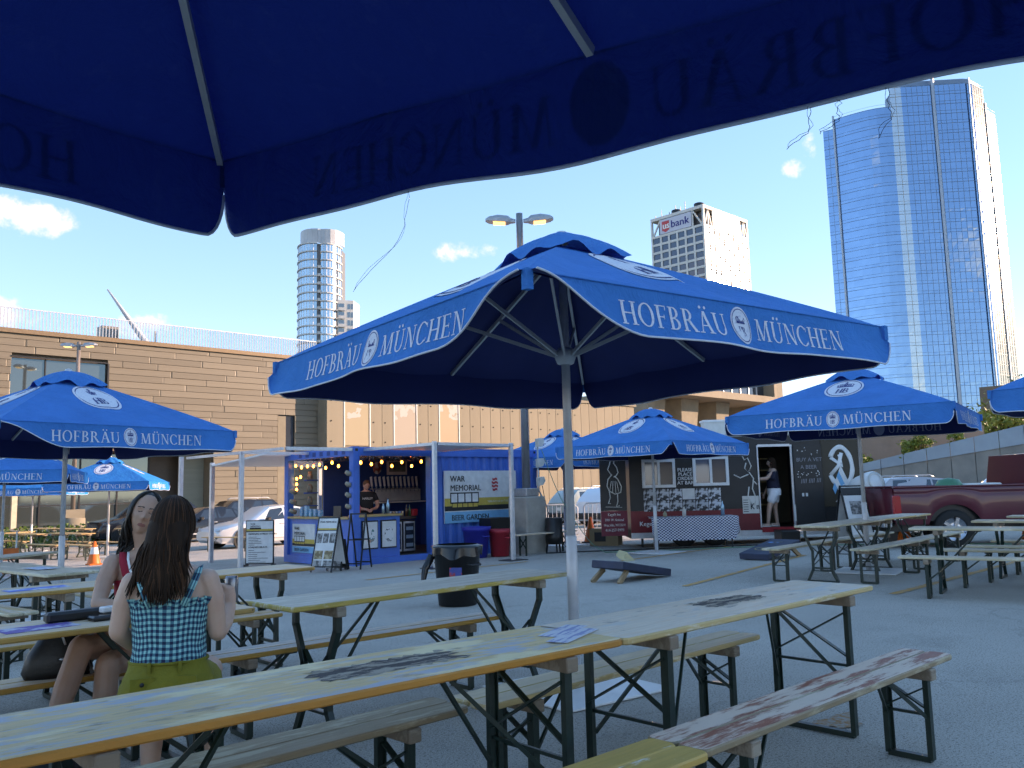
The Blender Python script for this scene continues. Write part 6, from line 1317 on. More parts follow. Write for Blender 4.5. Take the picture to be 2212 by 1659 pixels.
def finish(t,side,m_gl,wins,shield,rear,wheels,r,W,lights,tails,plate=None,mirror=None,rails=None,strip=None):
    for sy in (-1,1):
        for (xa,xb,xc,xd) in wins:      # bottom xa..xb, top xc..xd
            q=[side(xa,.10,sy),side(xb,.10,sy),side(xd,.88,sy),side(xc,.88,sy)]
            MB().add(q,[(0,1,2,3)]).build('side_window',m_gl,t,fixn=False)
    for pr,nme in ((shield,'windscreen'),(rear,'rear_window')):
        if pr:
            (xa,ta),(xb,tb)=pr; a0,a1,b1,b0=side(xa,ta,-1,-.04),side(xa,ta,1,-.04),side(xb,tb,1,-.05),side(xb,tb,-1,-.05)
            nn=(a1-a0).cross(b0-a0).normalized(); nn=nn if nn.z>-.2 and nn.z>0 else -nn
            MB().add([p+nn*.022 for p in (a0,a1,b1,b0)],[(0,1,2,3)]).build(nme,m_gl,t,fixn=False)
    for x in wheels:
        for sy in (-1,1):
            wheel(t,x,sy*(W/2-.11),r,r,.23)
            MB().lathe([(r*1.16,0),(0,0)],24,M=Matrix.Translation((x,sy*(W/2+.004),r*1.03))@Matrix.Rotation(R(90),4,'X')).build('wheel_arch',m_black,t)
    for sy in (-1,1):
        for (pts,mat,nme) in lights+tails:
            MB().prism([(p[0],sy*p[1],p[2]) for p in pts],(0,0,.0) if False else (pts[0][3] if len(pts[0])>3 else .02,0,0)).build(nme,mat,t)
        if mirror: MB().cb(mirror[0]-.06,mirror[0]+.08,sy*(W/2+.09)-.09,sy*(W/2+.09)+.09,mirror[1]-.06,mirror[1]+.08,.02).build('wing_mirror',m_black,t)
        if rails: MB().tube([(rails[0],sy*rails[2],rails[3]-.04),(rails[0]+.15,sy*rails[2],rails[3]+.03),(rails[1]-.15,sy*rails[2],rails[3]+.03),(rails[1],sy*rails[2],rails[3]-.04)],.02,6).build('roof_rail',m_alu,t)
        if strip:
            MB().bar((strip[0],sy*(W/2+.004),strip[2]),(strip[1],sy*(W/2+.004),strip[2]),.012,.05).build('trim_strip',m_alu,t)
            for hx in strip[3]: MB().cb(hx,hx+.2,sy*(W/2+.012)-.012,sy*(W/2+.012)+.012,strip[4],strip[4]+.03,.006).build('door_handle',m_alu,t)
    if plate: MB().box(plate[0]-.008,plate[0]+.008,-.15,.15,plate[1],plate[1]+.15).build('number_plate',m_offw,t)
m_hl=M('headlamp',(.6,.63,.66),rough=.1,metal=.3); m_tl=M('tail_lamp',(.5,.012,.02),rough=.15)
SED=[(-2.35,.32,.55,.60,.72,.60),(-2.2,.22,.68,.72,.84,.7),(-1.5,.20,.84,.88,.90,.74),(-.95,.20,.90,.95,.91,.74),(-.25,.2,.92,1.40,.91,.60),(.5,.2,.93,1.46,.91,.60),(1.1,.2,.95,1.36,.91,.60),(1.75,.22,.98,1.05,.90,.68),(2.2,.26,.92,1.0,.86,.68),(2.38,.36,.80,.88,.76,.6)]
SUV=[(-2.38,.36,.62,.68,.76,.62),(-2.25,.25,.86,.92,.88,.74),(-1.5,.24,1.0,1.05,.94,.80),(-1.15,.24,1.04,1.10,.95,.80),(-.45,.24,1.06,1.64,.95,.66),(.4,.24,1.08,1.72,.95,.68),(1.7,.24,1.10,1.68,.95,.66),(2.2,.26,1.10,1.28,.92,.72),(2.36,.40,1.0,1.08,.86,.68)]
def mk_sedan(label,x,y,rz,paint,z=None):
    t,side,mp,mg,b=vehicle('saloon_car',label,'car',x,y,rz,paint,SED,1.82,2.8,.33,'s',z)
    finish(t,side,mg,((-.62,.22,-.28,.22),(.30,1.1,.30,.98),(1.16,1.55,1.05,1.18)),((-.85,.1),(-.28,.92)),((1.7,.2),(1.12,.9)),(-1.45,1.42),.33,1.82,[([(-2.34,.42,.62),(-2.3,.72,.66),(-2.22,.80,.74),(-2.28,.5,.72)],m_hl,'headlight')],[([(2.30,.5,.70),(2.24,.80,.74),(2.24,.80,.88),(2.3,.5,.84)],m_tl,'taillight')],(2.40,.5),(-.55,.98),None,(-1.0,1.2,.36,(.0,.95),.80)); return t
def mk_suv(label,x,y,rz,paint,z=None,sc_=1.,rails=True):
    t,side,mp,mg,b=vehicle('parked_suv',label,'car',x,y,rz,paint,SUV,1.92,2.8,.37,'u',z)
    finish(t,side,mg,((-.85,.05,-.42,.05),(.13,1.0,.13,1.0),(1.08,1.75,1.08,1.62)),((-1.1,.1),(-.48,.94)),((2.16,.2),(1.74,.9)),(-1.5,1.42),.37,1.92,[([(-2.36,.45,.70),(-2.3,.80,.76),(-2.2,.86,.88),(-2.3,.5,.84)],m_hl,'headlight')],[([(2.30,.42,.95),(2.22,.86,.93),(2.2,.88,1.08),(2.28,.5,1.03)],m_tl,'taillight')],(2.385,.72),(-.8,1.14),(-.1,1.6,.58,1.76) if rails else None,(-1.1,1.1,.45,(.2,1.15),.92))
    MB().cb(2.28,2.42,-.84,.84,.34,.62,.05).cb(-2.44,-2.3,-.8,.8,.3,.56,.05).build('bumper',m_black,t); MB().box(2.2,2.32,.55,.7,.24,.32).build('exhaust',m_steel,t)
    if sc_!=1: t.scale=(sc_,)*3
    return t
mk_sedan('black saloon with chrome window line parked behind the women',16.2,36.4,R(2),(.010,.012,.018))
mk_suv('black car with bonnet showing behind the sunlit tables',14.9,39.3,R(3),(.008,.009,.014),gz(14.9,39.3))
mk_suv('dark car with silver roof rails behind the black saloon',19.6,40.4,R(2),(.015,.016,.02),gz(19.6,40.4))
mk_sedan('white saloon seen past the menu board and through the bar',15.5,29.4,R(4),(.72,.73,.74))
mk_suv('silver-green car with open tailgate glass right of the container',33.4,29.2,PI+R(0),(.33,.38,.36)); mk_suv('white car seen from behind with red tail lamps by the banner',31.0,25.1,PI,(.72,.73,.76))
mk_suv('silver car behind the pickup bed with a red tail lamp',*site(15.4,32.5),AZ-PI/2+PI+R(4),(.33,.36,.40),-.22,.95); mk_suv('white car beyond the pickup at the right edge',*site(21.3,35),AZ-PI/2+PI,(.6,.62,.64),-.15,.95)
# red pickup, bed towards us
pk=thing('pickup_truck','dark red pickup truck with dented bed parked behind the right tables','truck',(*site(7.58,17.3),-.05),AZ-PI/2); pk.scale=(1.065,1,1)
m_pk=M('pickup_red',(.135,.010,.022),(.10,.008,.018),rough=.28,scale=1.5,coat=.5,bmp=.04); 
def bedside(y,sg):
    mb=MB(); ax,ar=1.12,.52; prof=[(0.0,.50),(0.02,.62)]
    zb=.50
    pts=[(0,.52),(0,1.22),(2.66,1.22),(2.66,.46)]
    arch=[(ax+ar*math.cos(R(a)),.36+ar*.98*math.sin(R(a))) for a in range(12,169,12)]
    poly=[(2.66,1.235),(0.03,1.25),(0.0,1.2),(0.0,.56)]+[(ax-ar,.52)]+[p for p in arch[::-1]]+[(ax+ar,.50),(2.66,.46)]
    # as grid columns so the panel is well shaped
    xs2=[0,.15,.3,.45]+[ax+ar*math.cos(R(a)) for a in range(175,4,-10)]+[1.8,2.05,2.3,2.5,2.66]; xs2=sorted(set([x for x in xs2 if 0<=x<=2.66]))
    def low(x):
        k=abs(x-ax)/ar
        return .36+ar*math.sqrt(max(0,1-k*k)) if k<1 and .36+ar*math.sqrt(1-k*k)>.5 else .5
    rows=[0,.12,.3,.5,.7,.78,.80,.84,.86,.94,1.0]
    bul=[-.02,.0,.015,.022,.02,.012,.004,.004,.012,.008,-.02]
    vs=[];fs=[]
    for x in xs2:
        for r_,bq in zip(rows,bul):
            z=low(x)+(1.24-low(x))*r_; fl=.03*math.exp(-((abs(x-ax)-ar)/.12)**2)*(1-r_) if abs(x-ax)<ar+.3 else 0
            vs.append((x,y-sg*(bq+fl+ (.04*max(0,1-abs(z-(.36+ar))/.1) if abs(x-ax)<.35 else 0)*.5),z))
    m_=len(rows)
    for i in range(len(xs2)-1):
        for j in range(m_-1): fs.append((i*m_+j,(i+1)*m_+j,(i+1)*m_+j+1,i*m_+j+1))
    mb.add(vs,fs,0,True); return mb
bs=bedside(0,1).build('bed_side',m_pk,pk,fixn=False); MB().box(.0,2.66,-.012,-.006,1.005,1.02).build('pinstripe',m_offw,bs); bedside(1.9,-1).build('bed_side',m_pk,pk,fixn=False)
MB().cb(0,2.66,-.02,.09,1.225,1.26,.012).cb(0,2.66,1.81,1.92,1.225,1.26,.012).build('bed_rail',m_pk,pk); MB().box(0,.06,.05,1.85,.55,1.22).build('tailgate',m_pk,pk); MB().box(.06,2.6,.1,1.8,.56,.62).box(.05,2.62,.09,.1,.6,1.2).build('bed_floor',m_black,pk)
MB().cb(-.03,.12,-.035,.05,.70,1.08,.02).build('taillight',m_tl,pk); MB().box(-.02,.12,-.036,.03,.60,.69).build('reverse_lamp',m_offw,pk); MB().cb(-.22,-.06,.0,1.9,.45,.62,.02).build('bumper',m_steel,pk); MB().box(-.02,.7,.3,1.6,.35,.5).box(.1,5.2,.5,.6,.38,.52).box(.1,5.2,1.3,1.4,.38,.52).build('chassis',m_black,pk)
for x in (1.12,4.75):
    for y in (.16,1.74): wheel(pk,x,y,.39,.39,.27,rimmat=M('chrome_rim',(.5,.52,.56),rough=.15,metal=.9))
cab=MB(); cst=[(2.72,.42,1.22,1.86,.95,.74),(3.3,.42,1.22,1.9,.95,.76),(3.9,.42,1.22,1.82,.95,.74),(4.35,.42,1.20,1.26,.95,.86),(5.6,.45,1.12,1.18,.92,.82),(5.75,.5,1.0,1.05,.88,.78)]
vs=[]; 
for X,zb,ze,zt,w,wt in cst: vs+= [(X,.95-w*.95,zb),(X,.95-w,lerp(zb,ze,.5)),(X,.95-w,ze),(X,.95-wt,zt),(X,.95+wt,zt),(X,.95+w,ze),(X,.95+w,lerp(zb,ze,.5)),(X,.95+w*.95,zb)]
cab.add(vs,[(i*8+k,i*8+(k+1)%8,(i+1)*8+(k+1)%8,(i+1)*8+k) for i in range(5) for k in range(8)]+[tuple(range(8)),tuple(range(40,48))]); cab.build('cab',m_pk,pk); MB().add([(2.9,-.0+.005,1.27),(3.75,.005,1.27),(3.6,.17,1.78),(2.92,.17,1.78)],[(0,1,2,3)]).build('side_window',m_glassD,pk,fixn=False)
# load in the bed
tag(MB().cb(-.35,.35,-.2,.2,0,.22,.03).build('plastic_crate',M('crate_white',(.6,.62,.63)),None,(*site(10.1,17.7),.98),AZ-PI/2),'white crate in the pickup bed near the cab','crate'); tag(MB().cb(-.35,.3,-.25,.25,0,.2,.05).lathe([(.0,.3),(.2,.26),(.28,.12),(.3,0)],14,c=(0,0,.1)).build('green_tarp',M('tarp_green',(.02,.22,.12),rough=.4),None,(*site(8.95,17.8),.96),AZ-PI/2),'green tarpaulin bundle in the pickup bed','tarpaulin'); tag(MB().cb(-.4,.4,-.2,.2,0,.24,.04).build('foam_box',m_offw,None,(*site(9.6,17.85),1.0),AZ-PI/2),'pale foam box in the middle of the pickup bed','box')
# ------------------------------------------------------------------ people
m_hair=M('dark_brown_hair',(.040,.019,.010),(.018,.009,.006),spec=.15,rough=.6,scale=30,stretch=(1,1,.12)); m_hair2=M('black_hair',(.012,.008,.006),rough=.4); m_hairtip=M('auburn_hair',(.11,.045,.022),(.045,.02,.011),spec=.15,rough=.6,scale=30,stretch=(1,1,.12))
def skinmat(name,c):
    m,n,l,b=nm(name); x=noise(n,l,9,4); col=mixc(n,l,ramp(n,l,x.outputs['Fac'],.3,.75).outputs[0],c,(c[0]*.9,c[1]*.8,c[2]*.76)); l.new(col,b.inputs['Base Color']); b.inputs['Roughness'].default_value=.5; b.inputs['Subsurface Weight'].default_value=.12; b.inputs['Subsurface Radius'].default_value=(.012,.005,.003); return m
m_lip=M('lip',(.36,.13,.11),rough=.4); m_brow=M('brow',(.045,.025,.018),rough=.8); m_lid=M('eyelid_line',(.10,.05,.04),rough=.7)
def ell(mb,c,rx,ry,rz,M_=None,n=14,m_=10):
    prof=[]
    vs=[];
    for j in range(m_+1):
        a=-PI/2+PI*j/m_
        for k in range(n): p=Vector((c[0]+rx*math.cos(a)*math.cos(2*PI*k/n),c[1]+ry*math.cos(a)*math.sin(2*PI*k/n),c[2]+rz*math.sin(a))); vs.append(M_@p if M_ is not None else p)
    return mb.add(vs,[(j*n+k,j*n+(k+1)%n,(j+1)*n+(k+1)%n,(j+1)*n+k) for j in range(m_) for k in range(n)],0,True)
def limb(mb,pts,rs,n=12):
    P=[Vector(p) for p in pts]; d0=(P[0]-P[1]).normalized(); d1=(P[-1]-P[-2]).normalized()
    P=[P[0]+d0*rs[0]*.8,P[0]+d0*rs[0]*.45]+P+[P[-1]+d1*rs[-1]*.45,P[-1]+d1*rs[-1]*.8]; rs=[rs[0]*.35,rs[0]*.85]+list(rs)+[rs[-1]*.85,rs[-1]*.35]
    return mb.tube(P,rs,n)
def loft(mb,rings,n=24,cap=True,smooth=True,mi=0):
    vs=[]
    for z,cx,cy,rx,ry in rings:
        for k in range(n): a=2*PI*k/n; vs.append((cx+rx*math.copysign(abs(math.cos(a))**.85,math.cos(a)),cy+ry*math.copysign(abs(math.sin(a))**.85,math.sin(a)),z))
    fs=[(i*n+k,i*n+(k+1)%n,(i+1)*n+(k+1)%n,(i+1)*n+k) for i in range(len(rings)-1) for k in range(n)]
    if cap: fs+=[tuple(range(n))[::-1],tuple(range((len(rings)-1)*n,len(rings)*n))]
    return mb.add(vs,fs,mi,smooth)
def headshape(mb,Mh,fem=True):
    # face looks along +y, crown up; origin at head centre
    nu,nv=56,44; vs=[]
    for j in range(nv+1):
        ph=-PI/2+PI*j/nv
        for i in range(nu):
            th=2*PI*i/nu; dx,dy,dz=math.cos(ph)*math.sin(th),math.cos(ph)*math.cos(th),math.sin(ph)
            x,y,z=dx*.074,dy*.094,dz*.116
            if z<0: k=min(1,-z/.11); x*=1-.34*k**1.4; y*=1-.10*k if y>0 else 1-.34*k
            if y<0: y*=1.06
            if y>0 and abs(x)<.075:
                y=y*.93
                g=lambda cx,cz,sx,sz: math.exp(-((abs(x)-cx)/sx)**2-((z-cz)/sz)**2)
                y+=.028*math.exp(-(x/.012)**2)*math.exp(-((z+.030)/.013)**2)+.014*math.exp(-(x/.009)**2)*math.exp(-((z+.012)/.02)**2)
                y+=.006*g(.012,-.032,.008,.008)
                y-=.014*g(.031,.006,.015,.010); y+=.008*g(.03,.024,.022,.008); y+=.004*g(.031,.004,.010,.006)
                y+=.006*math.exp(-(x/.024)**2)*math.exp(-((z+.062)/.007)**2)+.004*math.exp(-(x/.02)**2)*math.exp(-((z+.073)/.006)**2)-.003*math.exp(-(x/.024)**2)*math.exp(-((z+.0675)/.003)**2)
                y+=.010*math.exp(-(x/.022)**2)*math.exp(-((z+.098)/.014)**2); y+=.005*g(.042,-.025,.016,.02)
            vs.append(Mh@Vector((x,y,z)))
    mb.add(vs,[(j*nu+i,j*nu+(i+1)%nu,(j+1)*nu+(i+1)%nu,(j+1)*nu+i) for j in range(nv) for i in range(nu)],0,True)
    for s in (-1,1): ell(mb,(s*.076,-.008,-.008),.008,.018,.030,Mh)
def hand(mb,w,d,up,curl=.5,flip=1,k=1.):
    # w wrist, d finger direction, up = back of hand normal; five fingers, thumb from the side of the palm
    d=Vector(d).normalized(); up=Vector(up); up=(up-d*up.dot(d)).normalized(); s=d.cross(up)*flip; w=Vector(w)
    limb(mb,[w,w+d*.045*k,w+d*.075*k],[.024*k,.032*k,.030*k],10)
    for i,(o,L) in enumerate(((-.027,.062),(-.009,.074),(.010,.070),(.027,.054))):
        b=w+d*.08*k+s*o*k; p1=b+(d*math.cos(curl*.7)-up*math.sin(curl*.7))*L*.42*k; p2=p1+(d*math.cos(curl*1.6)-up*math.sin(curl*1.6))*L*.34*k; p3=p2+(d*math.cos(curl*2.3)-up*math.sin(curl*2.3))*L*.26*k
        limb(mb,[b,p1,p2,p3],[.0105*k,.0098*k,.009*k,.0078*k],8)
    b=w+d*.028*k-s*.028*k; p1=b+(d*.55-s*.75-up*.3).normalized()*.034*k; p2=p1+(d*.85-s*.2-up*.4).normalized()*.03*k; limb(mb,[b,p1,p2],[.0135*k,.0115*k,.0095*k],8)
def person(label,loc,rz,torso,limbs,Mh,skin,voxel,hands=(),extra=None,neck=None):
    t=thing('person',label,'person',loc,rz); mb=MB(); loft(mb,torso)
    for pts,rs in limbs: limb(mb,pts,rs)
    hp=Mh@Vector((0,-.015,-.07)); n0=neck or Vector((torso[-1][1],torso[-1][2],torso[-1][0]-.02)); limb(mb,[n0,n0.lerp(hp,.5),hp],[.058,.050,.052])
    headshape(mb,Mh)
    for h_ in hands: hand(mb,*h_)
    if extra: extra(mb)
    me=mb.mesh('body'); bm=bmesh.new(); bm.from_mesh(me); bmesh.ops.recalc_face_normals(bm,faces=bm.faces); bm.to_mesh(me); bm.free()
    o=bpy.data.objects.new('tmp',me); COL.objects.link(o); r=o.modifiers.new('r','REMESH'); r.mode='VOXEL'; r.voxel_size=voxel; s=o.modifiers.new('s','SMOOTH'); s.factor=.5; s.iterations=3
    dg=bpy.context.evaluated_depsgraph_get(); m2=bpy.data.meshes.new_from_object(o.evaluated_get(dg)); bpy.data.objects.remove(o); bpy.data.meshes.remove(me)
    m2.materials.clear()
    for m_ in (skin,m_lip,m_brow,m_lid): m2.materials.append(m_)
    Mi=Mh.inverted()
    for p in m2.polygons:
        p.use_smooth=True; c=Mi@p.center; ax=abs(c.x)
        if c.y>.05 and -.11<c.z<.06:
            if (ax/.022)**2+((c.z+.067)/.009)**2<1: p.material_index=1
            elif .010<ax<.048 and abs(c.z-(.028-.25*(ax-.03)**2/.03*1.2))<.0030: p.material_index=2
            elif .016<ax<.043 and abs(c.z-.0015-1.2*(ax-.03)**2/.03*.5)<.0026: p.material_index=3
    m2.name='body'; obj('body',m2,t); return t
def strands(name,par,Mh,fn,n,seed,mats,r=.0035):
    rd=random.Random(seed); sets={}
    for i in range(n):
        pts,mi=fn(rd); sets.setdefault(mi,MB()).tube([Mh@Vector(p) for p in pts],[r*.8]+[r]*(len(pts)-2)+[r*.35],5,cap=False)
    for mi,mb in sets.items(): o=mb.build(name,mats[mi],par,fixn=False); tag(o,kind='stuff')
def I4(x,y,z,rx=0,ry=0,rz=0): return Matrix.Translation((x,y,z))@Matrix.Rotation(rz,4,'Z')@Matrix.Rotation(ry,4,'Y')@Matrix.Rotation(rx,4,'X')
# gingham cloth with UVs round the body
m,n,l,b=nm('green_gingham'); uvn=n.new('ShaderNodeUVMap'); sp=n.new('ShaderNodeSeparateXYZ'); l.new(uvn.outputs[0],sp.inputs[0])
def stripe(o):
    f=n.new('ShaderNodeMath'); f.operation='FRACT'; l.new(o,f.inputs[0]); g=n.new('ShaderNodeMath'); g.operation='GREATER_THAN'; g.inputs[1].default_value=.5; l.new(f.outputs[0],g.inputs[0]); return g.outputs[0]
sx_,sy_=stripe(sp.outputs[0]),stripe(sp.outputs[1]); c1=mixc(n,l,sy_,(.25,.62,.60),(.035,.20,.26)); c2=mixc(n,l,sy_,(.035,.20,.26),(.008,.02,.07)); l.new(mixc(n,l,sx_,c1,c2),b.inputs['Base Color']); b.inputs['Roughness'].default_value=.85; wv=noise(n,l,22,4,(1,1,3)); bump(n,l,b,wv.outputs['Fac'],.5,.02); m_gg=m
def cloth(par,name,rings,mat,n=48,uvs=None,wr=0.,seed=1):
    rd=random.Random(seed); ph=[rd.uniform(0,6) for _ in range(4)]; mb=MB(); vs=[]
    for j,(z,cx,cy,rx,ry) in enumerate(rings):
        for k in range(n+1):
            a=2*PI*k/n; w=1+wr*(math.sin(a*5+z*60+ph[0])*.5+math.sin(a*9-z*90+ph[1])*.35); vs.append((cx+rx*w*math.copysign(abs(math.cos(a))**.85,math.cos(a)),cy+ry*w*math.copysign(abs(math.sin(a))**.85,math.sin(a)),z+wr*.12*math.sin(a*7+ph[2])))
    mb.add(vs,[(j*(n+1)+k,j*(n+1)+k+1,(j+1)*(n+1)+k+1,(j+1)*(n+1)+k) for j in range(len(rings)-1) for k in range(n)],0,True)
    o=mb.build(name,mat,par,fixn=False)
    if uvs:
        uv=o.data.uv_layers.new(name='UVMap')
        for p in o.data.polygons:
            for li,vi in zip(p.loop_indices,p.vertices): j,k=divmod(vi,n+1); uv.data[li].uv=(k/n*uvs[0],rings[j][0]*uvs[1])
    return o
def lerprings(R_,m_=3):
    o=[]
    for a,b in zip(R_[:-1],R_[1:]):
        for k in range(m_): o.append(tuple(lerp(p,q,k/m_) for p,q in zip(a,b)))
    return o+[R_[-1]]
def strap(par,name,pts,w,mat,nrm_,uvs=None):
    P=[Vector(p) for p in pts]; mb=MB(); vs=[]
    for i,p in enumerate(P):
        d=(P[min(i+1,len(P)-1)]-P[max(i-1,0)]).normalized(); s=d.cross(Vector(nrm_)).normalized()*w/2; nn=Vector(nrm_).normalized()*.003; vs+=[p-s+nn,p+s+nn,p+s-nn,p-s-nn]
    mb.add(vs,[(i*4+k,i*4+(k+1)%4,i*4+4+(k+1)%4,i*4+4+k) for i in range(len(P)-1) for k in range(4)]+[(0,1,2,3),(len(vs)-4,len(vs)-3,len(vs)-2,len(vs)-1)],0,True); o=mb.build(name,mat,par)
    if uvs:
        uv=o.data.uv_layers.new(name='UVMap')
        for p in o.data.polygons:
            for li,vi in zip(p.loop_indices,p.vertices): uv.data[li].uv=((vi%4 in (1,2))*uvs[0],(vi//4)*uvs[1])
    return o
# --- woman in checked top, back to the viewer
sk1=skinmat('fair_skin',(.66,.41,.31)); Mh=I4(.0,.035,1.235,R(-4),R(2),R(-12))
TOR=[(.47,0,.0,.13,.10),(.50,0,.0,.178,.13),(.58,0,.0,.176,.128),(.66,0,.005,.143,.105),(.74,0,.01,.136,.098),(.84,0,.015,.148,.104),(.92,0,.015,.160,.106),(.99,0,.01,.158,.096),(1.04,0,.005,.135,.078),(1.075,0,.0,.075,.062)]
w2=person('person with long brown hair in green checked top seen from behind',(1.535,3.76,0),R(-30),TOR,
 [([(-.145,.0,1.0),(-.182,-.005,.92),(-.205,.0,.80)],[.055,.046,.039]),([(-.205,.0,.80),(-.17,.12,.735),(-.10,.24,.70)],[.039,.038,.027]),
  ([(.145,.0,1.0),(.178,.0,.92),(.195,.02,.77)],[.055,.046,.040]),([(.195,.02,.77),(.215,.12,.80),(.232,.20,.855)],[.040,.038,.027]),
  ([(-.09,.0,.54),(-.11,.22,.545),(-.12,.43,.54)],[.098,.085,.066]),([(-.12,.43,.54),(-.12,.40,.32),(-.12,.36,.10)],[.062,.058,.038]),([(-.12,.34,.07),(-.125,.50,.045)],[.04,.034]),
  ([(.09,.0,.54),(.11,.22,.545),(.12,.43,.54)],[.098,.085,.066]),([(.12,.43,.54),(.12,.40,.32),(.12,.36,.10)],[.062,.058,.038]),([(.12,.34,.07),(.125,.50,.045)],[.04,.034])],Mh,sk1,.0065,
 hands=[((-.10,.24,.70),(.7,.6,-.1),(0,.3,1),.5,1),((.232,.20,.855),(-.12,.25,.8),(.9,-.2,.1),.85,-1)])
TOP=lerprings([(.655,0,.004,.153,.113),(.70,0,.006,.150,.110),(.74,0,.01,.147,.106),(.80,0,.012,.151,.109),(.86,0,.015,.160,.113),(.905,0,.016,.168,.114)],4)
cloth(w2,'checked_top',TOP,m_gg,60,(44,42),.022,4)
# ruffle on the upper edge
rf=MB(); nR=140; vs=[]
for j,(z,e) in enumerate(((.90,.0),(.918,.010),(.934,.016))):
    for k in range(nR+1): a=2*PI*k/nR; q=e*math.sin(a*26)*.8+e*.4*math.sin(a*11); vs.append(((.168+e*.3+q)*math.copysign(abs(math.cos(a))**.85,math.cos(a)),.016+(.114+e*.3+q)*math.copysign(abs(math.sin(a))**.85,math.sin(a)),z+.004*math.sin(a*19)))
rf.add(vs,[(j*(nR+1)+k,j*(nR+1)+k+1,(j+1)*(nR+1)+k+1,(j+1)*(nR+1)+k) for j in range(2) for k in range(nR)],0,True); o=rf.build('ruffle',m_gg,w2,fixn=False); uv=o.data.uv_layers.new(name='UVMap')
for p in o.data.polygons:
    for li,vi in zip(p.loop_indices,p.vertices): j,k=divmod(vi,nR+1); uv.data[li].uv=(k/nR*44,(.9+.02*j)*42)
for s in (-1,1): strap(w2,'strap',[(s*.065,-.098,.905),(s*.085,-.100,.95),(s*.105,-.088,1.0),(s*.118,-.055,1.04),(s*.12,.0,1.058),(s*.11,.06,1.02)],.028,m_gg,(0,-1,.3),(2.4,.7))
m_olive=M('olive_shorts',(.23,.20,.012),(.17,.15,.01),rough=.8,scale=7,bmp=.4,bscale=60)
sh=cloth(w2,'shorts',lerprings([(.462,0,.0,.140,.112),(.49,0,-.002,.186,.140),(.54,0,-.002,.190,.142),(.60,0,.0,.182,.136),(.65,0,.003,.160,.118),(.678,0,.004,.154,.114)],3),m_olive,48,None,.02,7)
MB().tube([(.157*math.cos(a),.004+.117*math.sin(a),.672) for a in [2*PI*k/40 for k in range(41)]],.007,6).build('waistband',m_olive,w2)
for s in (-1,1):
    q=MB(); limb(q,[(s*.095,.0,.535),(s*.11,.18,.54)],[.107,.097],16); q.build('shorts_leg',m_olive,w2)
    MB().box(-.048,.048,-.005,.005,-.055,.05).build('back_pocket',m_olive,w2,(s*.082,-.132,.575),R(12)*-s)
    MB().box(-.006,.006,-.006,.006,-.022,.022).build('belt_loop',m_olive,w2,(s*.06,-.118,.66))
MB().lathe([(0,0),(.009,0),(.009,.006),(0,.008)],8,M=Matrix.Translation((-.082,-.139,.60))@Matrix.Rotation(R(90),4,'X')).build('button',m_black,w2)
def h2(rd):
    th=rd.gauss(0,.95); th=max(-2.0,min(2.0,th)); e=rd.uniform(.0,.008); pts=[]; ze=rd.uniform(-.325,-.20)-.02*math.cos(th)+.03*abs(math.sin(th))
    for k in range(7):
        ph=PI/2-k/6*(PI/2+.12); pts.append((math.cos(ph)*math.sin(th)*(.083+e),-math.cos(ph)*math.cos(th)*(.108+e)-.004,math.sin(ph)*(.125+e)))
    x0,y0,z0=pts[-1]; j=rd.uniform(-.018,.018)
    for k in range(1,9):
        t=k/8; z=z0+(ze-z0)*t; yb=-.128-.012*math.cos(th)+.012*e*100*.1; y=y0+(min(y0,yb+.02*abs(math.sin(th)))-y0)*min(1,t*1.7); x=x0*(1-.05*t+.28*t*t)+j*1.6*t+.008*math.sin(t*8+th*5+j*200)*t
        pts.append((x,y,z))
    return pts,(1 if rd.random()<.22 else 0)
cp_=MB(); ell(cp_,(0,-.008,.008),.082,.106,.124,Mh); hc=cp_.build('hair_cap',m_hair,w2)
hb=MB(); loft(hb,[(z,0,cy,rx,ry) for z,cy,rx,ry in ((-.24,-.110,.078,.014),(-.18,-.105,.088,.024),(-.1,-.085,.088,.042),(0,-.05,.084,.07),(.05,-.03,.07,.07))],20); 
for v in range(len(hb.v)): hb.v[v]=tuple(Mh@Vector(hb.v[v]))
hb.build('hair_mass',m_hair,w2); strands('hair_strands',w2,Mh,h2,420,3,[m_hair,m_hairtip])
# drink can in her right hand
tag(MB().lathe([(0,0),(.028,0),(.031,.006),(.031,.105),(.026,.118),(0,.118)],16).build('drink_can',M('drink_can',(.25,.25,.27),rough=.25,metal=.7),None,tuple(w2.matrix_world@Vector((0,0,0)) if False else (1.535+.232*math.cos(R(-30))-.25*math.sin(R(-30)),3.76+.232*math.sin(R(-30))+.25*math.cos(R(-30)),.87))),'small can held by the person in the checked top','can')
